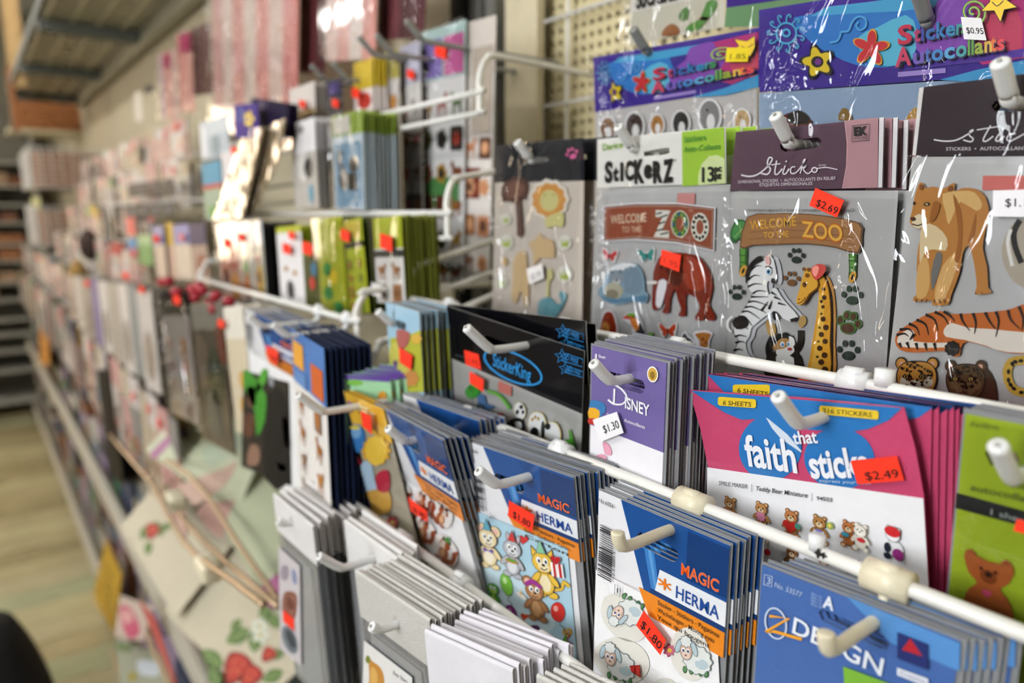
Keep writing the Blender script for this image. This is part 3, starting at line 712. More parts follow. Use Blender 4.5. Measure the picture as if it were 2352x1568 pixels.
q.stack(5, .015, label='blue-headed card pack leaning far behind the squirrel pack', group='packs far behind the squirrels', dx=.006)

# blue design pack, lower right
p = Pack('card_pack', 'medium blue card pack with orange zigzag emblem, nearest the lower right corner', CPK, (1750.5, 1297), (2204, 1472), .255, .125, None, 0)
sl = p.LL([(1880, 1405), (1890, 1398), (2030, 1462), (2042, 1480), (2036, 1492), (2025, 1490), (1888, 1424)])
hd = p.part('header_card', p.rect(0, 0, 1, .57), '#4a6cac', 0, .0006, [sl], GLOSS, shell=True)
p.part('sticker_sheet', p.rect(0, .57, 1, 1), '#eceef0', 0, .0006, shell=True); p.part('clear_sleeve', p.rect(-.01, -.01, 1.03, 1), '#fff', -.0007, .0003, [sl], SLEEVE, shell=True)
A = Art(p, .0003, crop=C8); A.p('#5b93d2', [(1395, 745), (2010, 1000), (2005, 1150), (1640, 1000)], smooth=0); A.build('header_print', GLOSS, hd)
A = Art(p, .0006, crop=C8)
A.text('No. 53577', (1010, 695), (1155, 752), (1016, 668), '#b9cbea'); A.text('3', (968, 678), (988, 684), (972, 640), '#b9cbea'); A.l('#b9cbea', [(958, 628), (1000, 640), (996, 695), (954, 682)], 5, closed=True)
A.text('A', (1270, 800), (1328, 822), (1278, 735), '#e8eef8', .03)
for i in range(4): A.text('Baby ink', (1210, 735+18*i), (1268, 757+18*i), (1212, 722+18*i), '#9db6e0')
A.l('#c9d6ea', ell(1020, 890, 55, 84, -14, 28), 9, closed=True)
A.l('#f0a52a', [(985, 850), (1092, 862), (965, 935), (1010, 932), (1160, 975)], 16)
A.text('DESIGN', (1108, 938), (1588, 1172), (1122, 850), '#e9eef6', .012)
A.p('#232f6b', [(1675, 935), (1842, 1002), (1842, 1140), (1675, 1075)]); A.p('#b9242e', [(1745, 968), (1812, 1065), (1700, 1030)], smooth=0); A.p('#e5e8f0', [(1675, 1125), (1842, 1185), (1842, 1230), (1675, 1165)])
A.text('Creative', (1690, 1160), (1830, 1212), (1692, 1140), '#44518c')
A.p('#7db43c', [(1385, 1118), (1665, 1222), (1660, 1300), (1395, 1300)]); A.build('lettering', PRINT, hd, 'white and orange design lettering with red emblem')
p.stack(6, .011, label='medium blue card pack stacked behind the zigzag emblem pack', group='packs behind the zigzag emblem', dx=.012, up=.003)
hook_for('B', (2040, 1336), .038, 'cream stub-ended hook through the zigzag emblem packs', CREAMP, 1, droop=.014)

# yellow pack behind the squirrels (figure left off) and green one at the left end of rail B
p = Pack('sticker_pack', 'yellow-topped pack with sun and blue pot, left of the squirrels', STK, (789, 898), (880, 940), .222, .135, None, 13)
hd = p.part('header_card', p.rect(0, 0, 1, .2), '#e9b73e', 0, .0006, m=GLOSS, shell=True); p.part('sticker_sheet', p.rect(0, .2, 1, 1), '#a9a08d', 0, .0006, m=GLOSS, shell=True)
A = Art(p, .0006, crop=C9); A.text('50', (652, 205), (678, 212), (654, 150), '#6f4fa0', .02); A.l('#f3e6b8', [(695, 190), (790, 222)], 9); A.l('#f3e6b8', [(690, 170), (760, 192)], 8); A.build('lettering', PRINT, hd)
A = Art(p, .0009, crop=C9); A.p('#e0a92c', blossom(800, 400, 78, 12, .2)); A.e('#f2c84a', 800, 400, 55, 75); A.build('sticker', PUFFY, label='golden sun')
A = Art(p, .0009, crop=C9); A.e('#3f7fc0', 705, 340, 38, 72); A.e('#7fb0dc', 700, 310, 24, 30); A.e('#e5cf4a', 695, 285, 26, 10); A.build('sticker', PUFFY, label='blue pot')
A = Art(p, .0009, crop=C9); A.p('#b5cfe2', [(725, 470), (770, 455), (790, 540), (800, 600), (745, 610), (728, 560)], smooth=3); A.p('#d2a24a', [(740, 610), (860, 600), (870, 700), (790, 720), (735, 680)], smooth=3); A.p('#c03246', [(800, 520), (860, 500), (865, 600), (810, 600)], smooth=3); A.build('sticker', PUFFY, label='gold and red shape')
A = Art(p, .0009, crop=C9); A.p('#c32231', blossom(880, 760, 34, 6, .3)); A.e('#e9c545', 880, 760, 10); A.p('#c32231', blossom(698, 460, 28, 6, .3)); A.build('sticker', PUFFY, label='red flower')
p.tagpx([(842, 937), (866, 950), (868, 992), (846, 972)], d=.005)
p.stack(2, .008, label='yellow-topped pack behind the one with the sun', group='packs behind the sun pack')
p = Pack('card_pack', 'mint green and purple card pack at the left end of the middle rail', CPK, (784, 858), (897, 872), .226, .06, None, 4)
hd = p.part('header_card', p.rect(0, 0, 1, 1), '#a9dcae', 0, .0006, [p.slot(.5, .5, .02, .006)], GLOSS, shell=True)
A = Art(p, .0006, crop=C9); A.p('#6a4aa0', [(620, 20), (866, 44), (866, 58), (620, 40)]); A.e('#7fc04a', 690, 62, 40, 14); A.e('#e2a03a', 828, 130, 22, 26); A.build('header_print', GLOSS, hd)
p.stack(6, .034, label='purple-edged mint green card behind the front mint green pack', group='purple-edged mint packs', dx=.012, up=.006)
hook_for('B', (945, 894), .072, 'white hook at the left end of the middle rail', droop=.004, tip=.02)
# ------------------------------------------------------------------ near bay, upper rail C
# black header packs with pandas
GREYB = '#8f8c88'
def king(label, tl, tr, yd, ydr, full):
    p = Pack('sticker_pack', label, STK, tl, tr, yd, .105, ydr, 3)
    sl = p.slot(.42, .14, .03, .006)
    hd = p.part('header_card', p.rect(0, 0, 1, .37), '#0c0c10', 0, .0006, [sl], GLOSS, edge='#d8d8da')
    p.part('bag_back', p.rect(0, .37, 1, 1), '#c2c0bc', -.0006, .0003, m=BAGBK)
    return p, hd
def king_marks(p, hd, dx, dy, two=True):
    A = Art(p, .0004, crop=(C5[0]+dx, C5[1]+dy, C5[2])); c = '#2c86c8'
    A.l(c, star(880, 415, 52, 5, .42), 5, closed=True); A.l(c, [(905, 395), (1025, 435), (1022, 488), (880, 445)], 4, closed=True); A.text('ACID FREE', (868, 425), (992, 468), (872, 390), c)
    if two: A.l(c, star(905, 500, 46, 5, .42), 5, closed=True); A.l(c, [(925, 485), (1028, 520), (1025, 562), (905, 525)], 4, closed=True); A.text('LIGNIN FREE', (898, 512), (1010, 548), (900, 484), c)
    A.build('lettering', PRINT, hd, 'blue stars and quality marks')
pb, hb_ = king('black-topped pack farthest back in the panda group', (1040, 706), (1368, 744), .303, .300, 0)
pb2, hb2 = king('black-topped pack just behind the front panda pack', (1028, 698), (1345, 737), .290, .288, 0); king_marks(pb2, hb2, 2, -57)
p, hd = king('black-topped pack with oval emblem and panda stickers', (1026, 702), (1342, 806), .276, .280, 1); king_marks(p, hd, 0, 0)
A = Art(p, .0004, crop=C5); cb = '#2f8fd0'
A.l(cb, ell(541, 490, 214, 92, 25, 44), 13, closed=True)
A.text('StickerKing', (402, 480), (664, 590), (404, 388), cb, .012); A.l('#5a6470', [(140, 405), (225, 425)], 3); A.build('emblem', PRINT, hd, 'blue oval with lettering')
def st(fn, label, m=PUFFY, d=.0008, crop=C5):
    A = Art(p, d, crop=crop); fn(A); A.build('sticker', m, label=label)
def panda1(A):
    A.e('#d8c47a', 592, 792, 42, 62, -10); A.e('#f4f4f2', 592, 792, 38, 58, -10); A.e('#151515', 602, 765, 14, 16); A.e('#151515', 575, 800, 12, 18, 20); A.e('#151515', 615, 800, 10, 14)
    A.p('#121212', [(520, 860), (560, 840), (610, 850), (620, 920), (590, 945), (540, 930), (500, 900)], smooth=3); A.p('#f2f2f0', [(560, 870), (600, 870), (605, 915), (570, 915)], smooth=3)
def panda2(A):
    A.p('#d8c47a', [(650, 850), (690, 798), (750, 810), (775, 870), (770, 960), (655, 960)], smooth=3); A.p('#f4f4f2', [(655, 850), (692, 804), (745, 815), (768, 870), (764, 955), (660, 955)], smooth=3)
    for q in ((680, 850), (700, 835), (722, 845)): A.e('#b9923a', q[0], q[1], 9, 13)
    A.e('#141414', 695, 945, 30, 42); A.p('#d8c47a', [(760, 900), (800, 865), (850, 875), (880, 940), (868, 1005), (800, 1015), (762, 960)], smooth=3); A.p('#f4f4f2', [(766, 900), (802, 871), (846, 881), (872, 940), (862, 998), (802, 1008), (768, 958)], smooth=3); A.e('#141414', 788, 898, 20, 24); A.e('#141414', 755, 920, 14, 60)
st(panda1, 'sitting panda'); st(panda2, 'panda bending down')
st(lambda A: A.p('#3f9a34', [(210, 650), (260, 600), (300, 620), (310, 680), (250, 710), (220, 690)], smooth=2).p('#2f7a28', [(230, 640), (250, 615), (270, 660)]), 'green leaves')
st(lambda A: A.l('#5aa23a', [(368, 655), (440, 680), (500, 740), (520, 780)], 26, 3).l('#8fc85a', [(372, 655), (440, 685), (515, 775)], 8, 3), 'curved bamboo stem')
st(lambda A: A.p('#4a6f9e', [(300, 680), (350, 690), (360, 740), (420, 760), (350, 790), (305, 760)], smooth=2), 'blue bamboo shape'); st(lambda A: A.e('#55585a', 320, 780, 32, 45).e('#9a9c9c', 320, 790, 18, 26), 'grey panda cub')
st(lambda A: A.p('#c0201c', [(420, 820), (470, 805), (490, 870), (440, 880), (415, 860)], smooth=2), 'red flower'); st(lambda A: A.p('#4f9a2e', [(930, 930), (945, 925), (970, 1010), (975, 1050), (930, 1020), (905, 990), (935, 985)], smooth=2), 'bamboo sprout')
p.film(p.rect(0, .36, 1, 1.0), .0035)
p.tagpx([(1068, 803), (1101, 813), (1107, 848), (1072, 837.5)], '1.95', d=.0008, tcol='#b52a1c'); p.tagpx([(270, 512), (368, 570), (364, 655), (270, 592)], d=.0042, crop=C5); p.tagpx([(440, 583), (532, 625), (530, 692), (440, 655)], d=.0006, col='#c9776a', label='faded red price sticker seen through the bag', crop=C5)
hook_for('C', (1300, 742), .060, 'white hook through the black-topped packs', droop=.008, tip=.02)

# purple card packs (figures left off)
p = Pack('card_pack', 'purple card pack with white wordmark and white price sticker', CPK, (1360, 793), (1531, 834), .276, .125, None, 0)
sl = p.slot(.48, .125, .031, .0072)
hd = p.part('header_card', p.rect(0, 0, 1, .37), '#72649f', 0, .0006, [sl], GLOSS, shell=True); p.part('sticker_sheet', p.rect(0, .37, 1, 1), '#efecf0', 0, .0006, shell=True)
p.part('clear_sleeve', p.rect(-.03, -.008, 1.03, 1), '#fff', -.0007, .0003, [sl], SLEEVE, shell=True)
A = Art(p, .0004, crop=C5)
A.l('#f4f2f8', [(1182, 605), (1215, 600), (1290, 640), (1330, 700), (1300, 745), (1240, 745), (1200, 715)], 12, 3); A.l('#f4f2f8', [(1245, 640), (1240, 748)], 12)
A.text('ISNEY', (1318, 772), (1488, 832), (1318, 692), '#f4f2f8', .02); A.text('Autocollants', (1312, 866), (1456, 918), (1314, 842), '#e9e4f2', .01); A.text('1', (1112, 455), (1124, 458), (1113, 395), '#f0ecf6', .02); A.text('Sheet', (1136, 424), (1184, 432), (1137, 402), '#f0ecf6', .01); A.text('St', (1196, 830), (1212, 834), (1197, 806), '#f0ecf6', .01)
A.e('#f2efe6', 1512, 540, 38, 56, -5); A.e('#c9a040', 1512, 540, 31, 46, -5); A.e('#8d6a22', 1512, 545, 16, 26); A.build('lettering', PRINT, hd, 'white wordmark and gold medallion')
A = Art(p, .0004, crop=C5); A.p('#3f7fb8', [(1078, 720), (1170, 740), (1180, 800), (1120, 850), (1070, 840)], smooth=2); A.p('#efb236', [(1072, 770), (1140, 790), (1130, 850), (1066, 840)], smooth=2); A.p('#c23b35', [(1066, 845), (1130, 850), (1120, 890), (1066, 880)], smooth=2); A.build('printed_patch', GLOSS, hd, 'plain blue, yellow and red patch')
A = Art(p, .0005, crop=C5); A.p('#e8a3b8', [(1165, 1010), (1210, 1030), (1225, 1095), (1180, 1090)], smooth=3); A.p('#e8a3b8', [(1110, 1110), (1160, 1090), (1195, 1120), (1150, 1140)], smooth=3); A.build('printed_patch', PRINT, label='pale pink petal shapes')
p.tagpx([(1118, 850), (1285, 795), (1332, 940), (1165, 1005)], '$1.30', col='#f2f0f2', label='white price sticker', crop=C5, box=(.3, .93, .72, .36), d=.003)
p.stack(12, .028, label='purple card pack stacked behind the white price sticker pack', group='purple card packs', dx=.006, up=.004, rot=.8)
hook_for('C', (1560, 800), .052, 'white hook through the purple card packs', droop=.011)

# pink and blue card packs with teddy bears
def faith(label, tl, tr, yd, ydr, h, front, crop):
    p = Pack('card_pack', label, CPK, tl, tr, yd, h, ydr, 4)
    sl = p.slot(.43, .145, .03, .008)
    if front: o = p.LL([(crop[0]+x/crop[2], crop[1]+y/crop[2]) for x, y in ((92, 270), (800, 318), (1500, 386), (1575, 660), (1632, 975), (1665, 1560), (1660, 1900), (250, 1700), (225, 1200), (214, 940), (217, 775), (165, 520))])
    else: o = p.rect(0, 0, 1, 1)
    hd = p.part('header_card', o, '#c94a70', 0, .0006, [sl], GLOSS, shell=True, edge='#b83a58')
    A = Art(p, .0003, crop=crop); bl = '#2f78bd'
    hole = [[(crop[0], crop[1])]]
    A.p(bl, [(110, 276), (1490, 388), (1350, 500), (1130, 548), (1190, 800), (800, 700), (560, 520), (440, 465), (250, 380)], holes=[])
    return p, hd, A, bl
p, hd, A, bl = faith('pink and blue card pack of teddy bear stickers, front of its stack', (1582, 894.7), (2076, 935), .286, .289, .150, True, C6)
slp = [(C6[0]+x/C6[2], C6[1]+y/C6[2]) for x, y in ((650, 440), (690, 428), (880, 460), (908, 480), (900, 512), (700, 490), (655, 468))]
A = Art(p, .0003, crop=C6)
A.p(bl, [(110, 275), (1488, 388), (1400, 470), (1270, 525), (1130, 550), (880, 530), (640, 478), (560, 460), (440, 465), (330, 420), (220, 350)])
A.e(bl, 627, 650, 205, 215, 12, 30); A.e(bl, 1080, 720, 232, 200, 8, 30)
A.p('#d8e2ee', [(600, 450), (620, 462), (740, 560), (836, 672), (830, 678), (700, 590), (640, 520)], smooth=0)
A.p('#f2f1f3', [(216, 775), (1630, 978), (1665, 1560), (1660, 1900), (250, 1700), (214, 940)])
A.build('header_print', GLOSS, hd, 'blue circles on pink card')
A = Art(p, .0010, crop=C6)
for q, t_, a_, b_ in (((290, 312), '6 SHEETS', (322, 365), (508, 378)), ((955, 368), '216 STICKERS', (975, 415), (1298, 445))):
    w_ = (b_[0]-a_[0])+64; k_ = (b_[1]-a_[1])/(b_[0]-a_[0]); f_ = lambda pts: [(x, y + (x-q[0])*k_) for x, y in pts]
    A.p('#e8c52e', f_(rrect(q[0], q[1], q[0]+w_, q[1]+58, 16, 4))); A.text(t_, a_, b_, (a_[0]+3, a_[1]-30), '#4a3f1c', .012)
A.text('faith', (482, 758), (812, 806), (452, 552), '#eef0f6', .025); A.text('that', (790, 620), (948, 612), (772, 535), '#eef0f6', .02); A.text('sticks', (905, 840), (1290, 830), (868, 655), '#eef0f6', .03); A.text('express your faith', (955, 868), (1290, 885), (957, 845), '#b9cfe6')
A.text('SMILE MAKER', (298, 888), (486, 912), (300, 860), '#45424a'); A.text('Teddy Bear Miniature', (540, 922), (878, 970), (543, 893), '#3f3d46', .014); A.text('94503', (938, 985), (1040, 998), (940, 958), '#45424a', .01); A.l('#66636a', [(514, 880), (514, 932)], 3); A.l('#66636a', [(908, 938), (908, 992)], 3)
A.build('lettering', PRINT, hd, 'white title lettering and yellow badges')
def stb(i, fn, label):
    A = Art(p, .0012, crop=C6); fn(A); A.build('sticker', PRINT, label=label)
stb(0, lambda A: teddy(A, 375, 1045, 68, extra=lambda f: (f.e('#c9332c', -.5, .35, .2), f.e('#3f7a44', .5, .5, .22, .12))), 'teddy bear with a red ball')
stb(1, lambda A: teddy(A, 580, 1085, 74, '#c28a52', extra=lambda f: f.p('#e892b4', blossom(0, .05, .4, 8, .3), 0)), 'teddy bear in a pink collar')
stb(2, lambda A: teddy(A, 775, 1140, 80, '#b97846', extra=lambda f: (f.p('#cf2f2a', heart(-.05, .15, .5), 0), f.e('#4f9a86', .5, .0, .22, .2))), 'teddy bear hugging a red heart')
stb(3, lambda A: teddy(A, 960, 1180, 82, '#a9773f', extra=lambda f: (f.p('#eeeef2', [(-.35, 0), (.35, 0), (.3, .5), (-.3, .5)], 2), f.e('#8f86c8', 0, .0, .25, .1), f.e('#9ab04a', .75, -.55, .24), f.e('#e9d06a', .75, -.55, .12))), 'teddy bear with a lollipop')
stb(4, lambda A: (teddy(A, 1150, 1210, 78, '#b9703c', extra=lambda f: f.e('#3fa0c0', -.2, .0, .28, .16)), teddy(A, 1235, 1225, 78, '#e6e0d2', '#f4f0e6', extra=lambda f: f.e('#c32a34', .1, .1, .3, .16), dark='#b9ac98')), 'brown and white bears hugging')
stb(5, lambda A: teddy(A, 1440, 1265, 92, '#e9e9ea', '#f4f4f4', dark='#1b1d2a', extra=lambda f: (f.e('#c9262a', 0, -.72, .48, .32), f.e('#1d2130', -.3, .3, .2, .3), f.e('#1d2130', -.3, .8, .22, .2), f.e('#8e2d78', .35, .55, .35, .35))), 'panda with a red hat')
for i, (x, y, c) in enumerate(((590, 1320, '#d9d5d0'), (780, 1370, '#8d5c36'), (990, 1420, '#a5693c'), (1190, 1450, '#7d4c2a'), (1470, 1500, '#b9824e'))):
    stb(6+i, lambda A, x=x, y=y, c=c, i=i: teddy(A, x, y, 70, c, extra=(lambda f: f.e('#c3262c', .4, -.1, .25)) if i == 0 else (lambda f: f.e('#4a9aa0', 0, .4, .4, .3))), ['white bear with red roses', 'brown bear in teal', 'brown bear in a lower row', 'dark brown bear in a lower row', 'light brown bear in a lower row'][i])
p.tagpx([(1168, 725), (1470, 693), (1518, 853), (1212, 878)], '$2.49', crop=C6, d=.0024, box=(.22, .93, .86, .5))
p2, hd2, A2, bl = faith('pink and blue card pack right behind the front teddy bear pack', (1619, 858), (2140, 936), .2955, 0, .150, False, C6)
A2 = Art(p2, .0003, crop=C6); A2.p(bl, [(215, 168), (1690, 385), (1600, 450), (1300, 520), (900, 480), (330, 290)]); A2.p('#e8c52e', rrect(382, 235, 625, 300, 16, 4)); A2.text('6 SHEETS', (412, 285), (612, 312), (415, 255), '#4a3f1c', .012); o = A2.build('header_print', GLOSS, hd2); 
p2.stack(9, .013, label='pink and blue card pack fanned out behind the teddy bear pack', group='fanned pink and blue packs', dx=.017, up=.001, rot=.3)
for o in [o for o in COL.objects if o.get('group') == 'fanned pink and blue packs']:
    b = hd2.children[0].copy(); COL.objects.link(b); b.parent = o; 
hook_for('C', (1962, 884), .042, 'white hook through the teddy bear packs', droop=.012, tip=.019)
y_, z_, t_ = RAIL['C']
b = MB(); b.tube([(0, 0, .001), (0, 0, .0085)], .0042, seg=12); o = b.build('rail_clip', WHITEP, None, True, (P(2030, 884, .312).x, y_, z_)); tag(o, 'small white plastic stop on the upper rail beside the teddy bear hook', 'clip')
b = MB(); b.tube([(0, 0, .001), (0, 0, .0075)], .0034, seg=12); o = b.build('rail_clip', WHITEP, None, True, (P(1875, 1262, .268).x, RAIL['B'][0], RAIL['B'][1])); tag(o, 'small white plastic stop on the middle rail below the teddy bears', 'clip')
# rust chips on rail B
b = MB()
for x_, s_ in ((1888, .0022), (1900, .0016)):
    q_ = P(x_, 1272 + (x_-1888)*.4, .268); b.slab(blossom(q_.x, RAIL['B'][1]+.0012, s_, 4, .5), '#1a1614', -RAIL['B'][0]+.0031, 0)
b.build('paint_chip', mat('bare_steel', '#1a1614', rough=.7)).parent = RAIL['B'][2]
ch = RAIL['B'][2].children[-1]; ch.matrix_parent_inverse = RAIL['B'][2].matrix_world.inverted()

# lime pack at the right edge
def lime_pack(p, label_print='lime'):
    pass
p = Pack('sticker_pack', 'lime green pack with black band and brown bear, at the right edge', STK, (2218, 950), (2480, 1000), .288, .135, None, 3)
sl = p.LL([(2262, 1040), (2280, 1022), (2335, 1040), (2345, 1062), (2330, 1075), (2275, 1068)])
LIME = '#9db32a'
hd = p.part('header_card', p.rect(0, 0, 1, 1), LIME, 0, .0006, [sl], GLOSS, shell=True); p.part('clear_sleeve', p.rect(-.03, -.015, 1.04, 1.0), '#fff', -.0007, .0003, [sl], SLEEVE, shell=True)
A = Art(p, .0003, crop=C6); A.p('#141416', [(1845, 942), (2900, 1225), (2900, 1330), (1838, 1042)]); A.text('autocollants', (1935, 925), (2420, 1030), (1945, 880), '#4a5520', .01); A.text('stickers', (2205, 905), (2480, 960), (2208, 870), '#4a5520', .01); A.text('1 sheet', (2070, 1085), (2330, 1150), (2074, 1045), '#9fa8a0'); A.text('Artline', (1930, 505), (2120, 530), (1933, 470), '#77882a', .01); A.build('lettering', PRINT, hd, 'dark lettering and black band')
A = Art(p, .0008, crop=C6); f = Fig(A, 2060, 1530, 190, 0, 1, .3)
for k in (-1, 1): f.e('#9c4f22', k*.62, -.78, .2); f.e('#6d3012', k*.62, -.78, .1)
f.p('#a9592a', [(-.8, -.85), (0, -.75), (.85, -.8), (.7, -.2), (.4, .1), (.75, .5), (.8, 1.4), (-.8, 1.4), (-.75, .5), (-.4, .1), (-.7, -.2)], 3); f.e('#7c3d1a', 0, -.22, .3, .24); f.e('#241410', 0, -.3, .12, .09); f.e('#1b110d', -.25, -.45, .06); f.e('#1b110d', .25, -.45, .06); f.p('#d04a74', heart(-.05, .35, .16), 0)
A.build('sticker', PUFFY, label='brown teddy bear'); p.film(p.rect(-.02, -.01, 1.02, 1.0), .003)
p.tagpx([(2270, 1090), (2420, 1130), (2430, 1215), (2245, 1165)], crop=C6)
p.stack(4, .012, label='lime green pack behind the right-edge bear pack', group='lime packs at the right edge', dx=.003)
hook_for('C', (2420, 980), .034, 'white hook at the right edge of the upper rail', droop=.015, tip=.02)

# sky-blue and lime pack at the left end of rail C (figures left off)
p = Pack('card_pack', 'sky blue and lime card pack at the left end of the upper rail', CPK, (886, 694), (962, 716), .262, .085, None, 2)
sl = p.slot(.45, .17, .02, .006)
hd = p.part('header_card', p.rect(0, 0, 1, 1), '#9fc4da', 0, .0006, [sl], PRINT, shell=True); p.part('clear_sleeve', p.rect(-.02, -.01, 1.02, 1), '#fff', -.0007, .0003, [sl], SLEEVE, shell=True)
A = Art(p, .0003, crop=C11); A.p('#b4b83c', [(145, 1180), (255, 1170), (365, 1120), (390, 1568), (165, 1568)]); A.p('#c9c25a', [(145, 1240), (250, 1225), (300, 1400), (170, 1450)], smooth=3); A.build('header_print', PRINT, hd)
A = Art(p, .0007, crop=C11); A.p('#b0605a', [(195, 1120), (290, 1140), (275, 1230), (215, 1260)], smooth=2); A.p('#d9b04a', blossom(340, 1185, 42, 8, .25)); A.e('#6a4a7a', 188, 1365, 16, 28); A.p('#c98a4a', blossom(300, 1470, 62, 7, .2)); A.build('printed_shapes', PRINT, hd, 'plain red, gold and purple shapes')
p.tagpx([(235, 1243), (330, 1300), (322, 1408), (238, 1350)], crop=C11, d=.003)
p.stack(7, .030, label='sky blue and lime card pack behind the left-end one', group='sky blue and lime packs', dx=.004, rot=.4)
hook_for('C', (1035, 702), .052, 'white hook at the left end of the upper rail', droop=.010)
# ------------------------------------------------------------------ near bay, lowest rail A: clear bags with folded paper tops
def bag_pack(label, tl, tr, yd, ydr, hh, h, col, tilt=0, m=MATTE, fold=.0026, name='paper_topped_bag', body=True, sheetcol='#d5d2cf'):
    p = Pack(name, label, 'bagged pack', tl, tr, yd, h, ydr, tilt)
    # header: paper folded over the mouth of the bag, rounded fold on top
    b = MB(); n = 7; prof = [(-fold*.45, p.h - hh)] + [(-fold*.5*math.cos(math.pi*i/n)*1.0, p.h - .002 + .002*math.sin(math.pi*i/n)) for i in range(n+1)] + [(fold*.45, p.h - hh)]
    x0, x1 = -p.w/2, p.w/2
    for i in range(len(prof)-1):
        (ya, za), (yb, zb) = prof[i], prof[i+1]; b.face([(x0, ya, za), (x1, ya, za), (x1, yb, zb), (x0, yb, zb)], col)
        if i in (0, len(prof)-2): pass
    o = b.build('paper_header', m, p.root); sol = o.modifiers.new('thickness', 'SOLIDIFY'); sol.thickness = .0005
    p.shell.append(o)
    if body:
        p.part('plastic_bag', p.rect(.02, hh/p.h - .02, .98, 1), '#fff', .0008, .0014, m=BAGF, shell=True)
        p.part('card_insert', p.rect(.10, hh/p.h+.06, .80, .97), sheetcol, .0002, .0005, shell=True)
    return p
SIL, WHT = '#cfccc6', '#e9e5ea'
p = bag_pack('clear bag with white paper top, orange price sticker, lower left of the racks', (630, 1132), (722, 1206), .185, None, .033, .17, '#dcd8d6', 3)
A = Art(p, .0022, crop=C9); A.p('#cfc8cc', [(318, 880), (425, 975), (432, 1478), (325, 1392)]); A.p('#8d5a4e', [(345, 1110), (410, 1120), (400, 1240), (340, 1220)], smooth=3); A.p('#6d3a34', [(365, 1130), (395, 1160), (390, 1200), (360, 1180)], smooth=2); A.e('#6a7480', 375, 1345, 34, 75, -20); A.e('#39424c', 380, 1340, 18, 50, -20); A.e('#8d93b5', 398, 1030, 12, 40, -8); A.e('#9a8f9c', 350, 1010, 20, 40); A.build('sticker_print', PRINT, label='grey and brown figures')
p.tagpx([(343, 1195), (398, 1240), (400, 1300), (345, 1252)], crop=C9, d=.003)
p.stack(6, .038, label='clear bag with white paper top stacked behind the lower left one', group='paper-topped bags at the lower left', dx=-.008, up=.001, rot=2.0, jit=.002)
hook_for('A', (795, 1152), .052, 'white hook through the lower left paper-topped bags', droop=.010, tip=.006)
p = bag_pack('clear bag with plain white paper top beside the silver-topped bags', (793, 1191), (915, 1279), .208, None, .037, .16, '#e2dfdc', 3)
p.stack(4, .016, label='clear bag with white paper top behind the second front one', group='second group of paper-topped bags', dx=.0, up=.001, rot=1.6, jit=.002)
hook_for('A', (926, 1246), .047, 'white hook between the white and silver paper-topped bags', droop=.008, tip=.018)
p = bag_pack('clear bag with textured silver paper top and pear shape', (818, 1306), (990, 1420), .18, None, .034, .16, SIL, 5, SILVERP)
A = Art(p, .0022, crop=C9); A.p('#e9e6e4', [(748, 1345), (990, 1530), (985, 1800), (735, 1750)]); A.p('#c78a3a', [(770, 1430), (790, 1450), (830, 1480), (850, 1540), (840, 1640), (760, 1640), (775, 1540)], smooth=3); A.p('#e0b060', [(785, 1480), (815, 1510), (810, 1600), (785, 1600)], smooth=3); A.e('#7d8a3a', 768, 1440, 12, 20); A.text('Easy Start', (895, 1512), (965, 1560), (898, 1494), '#55504e'); A.build('sticker_print', PRINT, label='golden pear')
p.stack(10, .034, label='silver paper-topped bag behind the one with the pear', group='silver paper-topped bags', dx=.001, up=.0, rot=1.2, jit=.0015)
hook_for('A', (1060, 1338), .058, 'white hook through the silver paper-topped bags', droop=.012, tip=.006)
p = bag_pack('clear bag with smooth white folded paper top at the bottom edge', (978, 1443), (1180, 1534), .183, None, .036, .15, WHT, 5, fold=.0027)
p.stack(11, .036, label='white folded paper-topped bag in the stack at the bottom edge', group='white folded paper-topped bags', dx=.003, up=.001, rot=2.2, jit=.003)
hook_for('A', (1255, 1478), .056, 'white hook through the white folded bags', droop=.013, tip=.008)
p = bag_pack('silver paper-topped bag cut off by the bottom edge', (1235, 1545), (1440, 1650), .205, None, .030, .13, SIL, 4, SILVERP)
p.stack(4, .016, label='silver paper-topped bag behind the one cut off by the bottom edge', group='silver bags at the bottom edge', dx=.006, up=.003, rot=1.5)
# ------------------------------------------------------------------ packs on long hooks from the wire grid
def wall_hook(tip, yd, label, rise=.02, side=0.):
    """long hook from the grid; tip pixel sits at distance yd"""
    q = P(tip[0], tip[1], yd); z = q.z - .012; L_ = -.02 - q.y - .014
    return hook(q.x, -.02, z, L_, label, GREYM if yd > .375 else WHITEP, w=.0048, tip=.017, droop=.0, clip=False, side=side, group='long hooks from the wire grid')
def st_on(p, crop, m=PUFFY, d=.0008):
    def st(fn, label=None, mm=None):
        A = Art(p, d, crop=crop); fn(A); A.build('sticker', mm or m, label=label)
    return st
# --- zebra and giraffe pack
p = Pack('sticker_pack', 'clear pack with mauve header, zebra and giraffe stickers', STK, (1690, 303), (2031, 271), .362, .168, 0, 0)
sl = p.LL([(C2_[0]+x/C2_[2], C2_[1]+y/C2_[2]) for x, y in ((318, 1160), (345, 1130), (620, 1098), (655, 1125), (640, 1165), (610, 1182), (360, 1215), (325, 1195))])
hd = p.part('header_card', p.LL([(1690, 303), (2031, 271), (2027, 431), (1677, 438)]), '#5d4452', 0, .0006, [sl], GLOSS, shell=True)
bk = p.part('bag_back', p.LL([(1676, 440), (2062, 437), (2030, 905), (1660, 905)]), '#c6c5c3', -.0006, .0003, m=BAGBK, shell=True)
A = Art(p, .0004, crop=C2_); A.p('#b98c92', [(848, 966), (1110, 942), (1105, 1502), (828, 1508), (862, 1330), (868, 1150)]); A.p('#e8e2e2', [(1118, 942), (1155, 938), (1140, 1500), (1108, 1502)])
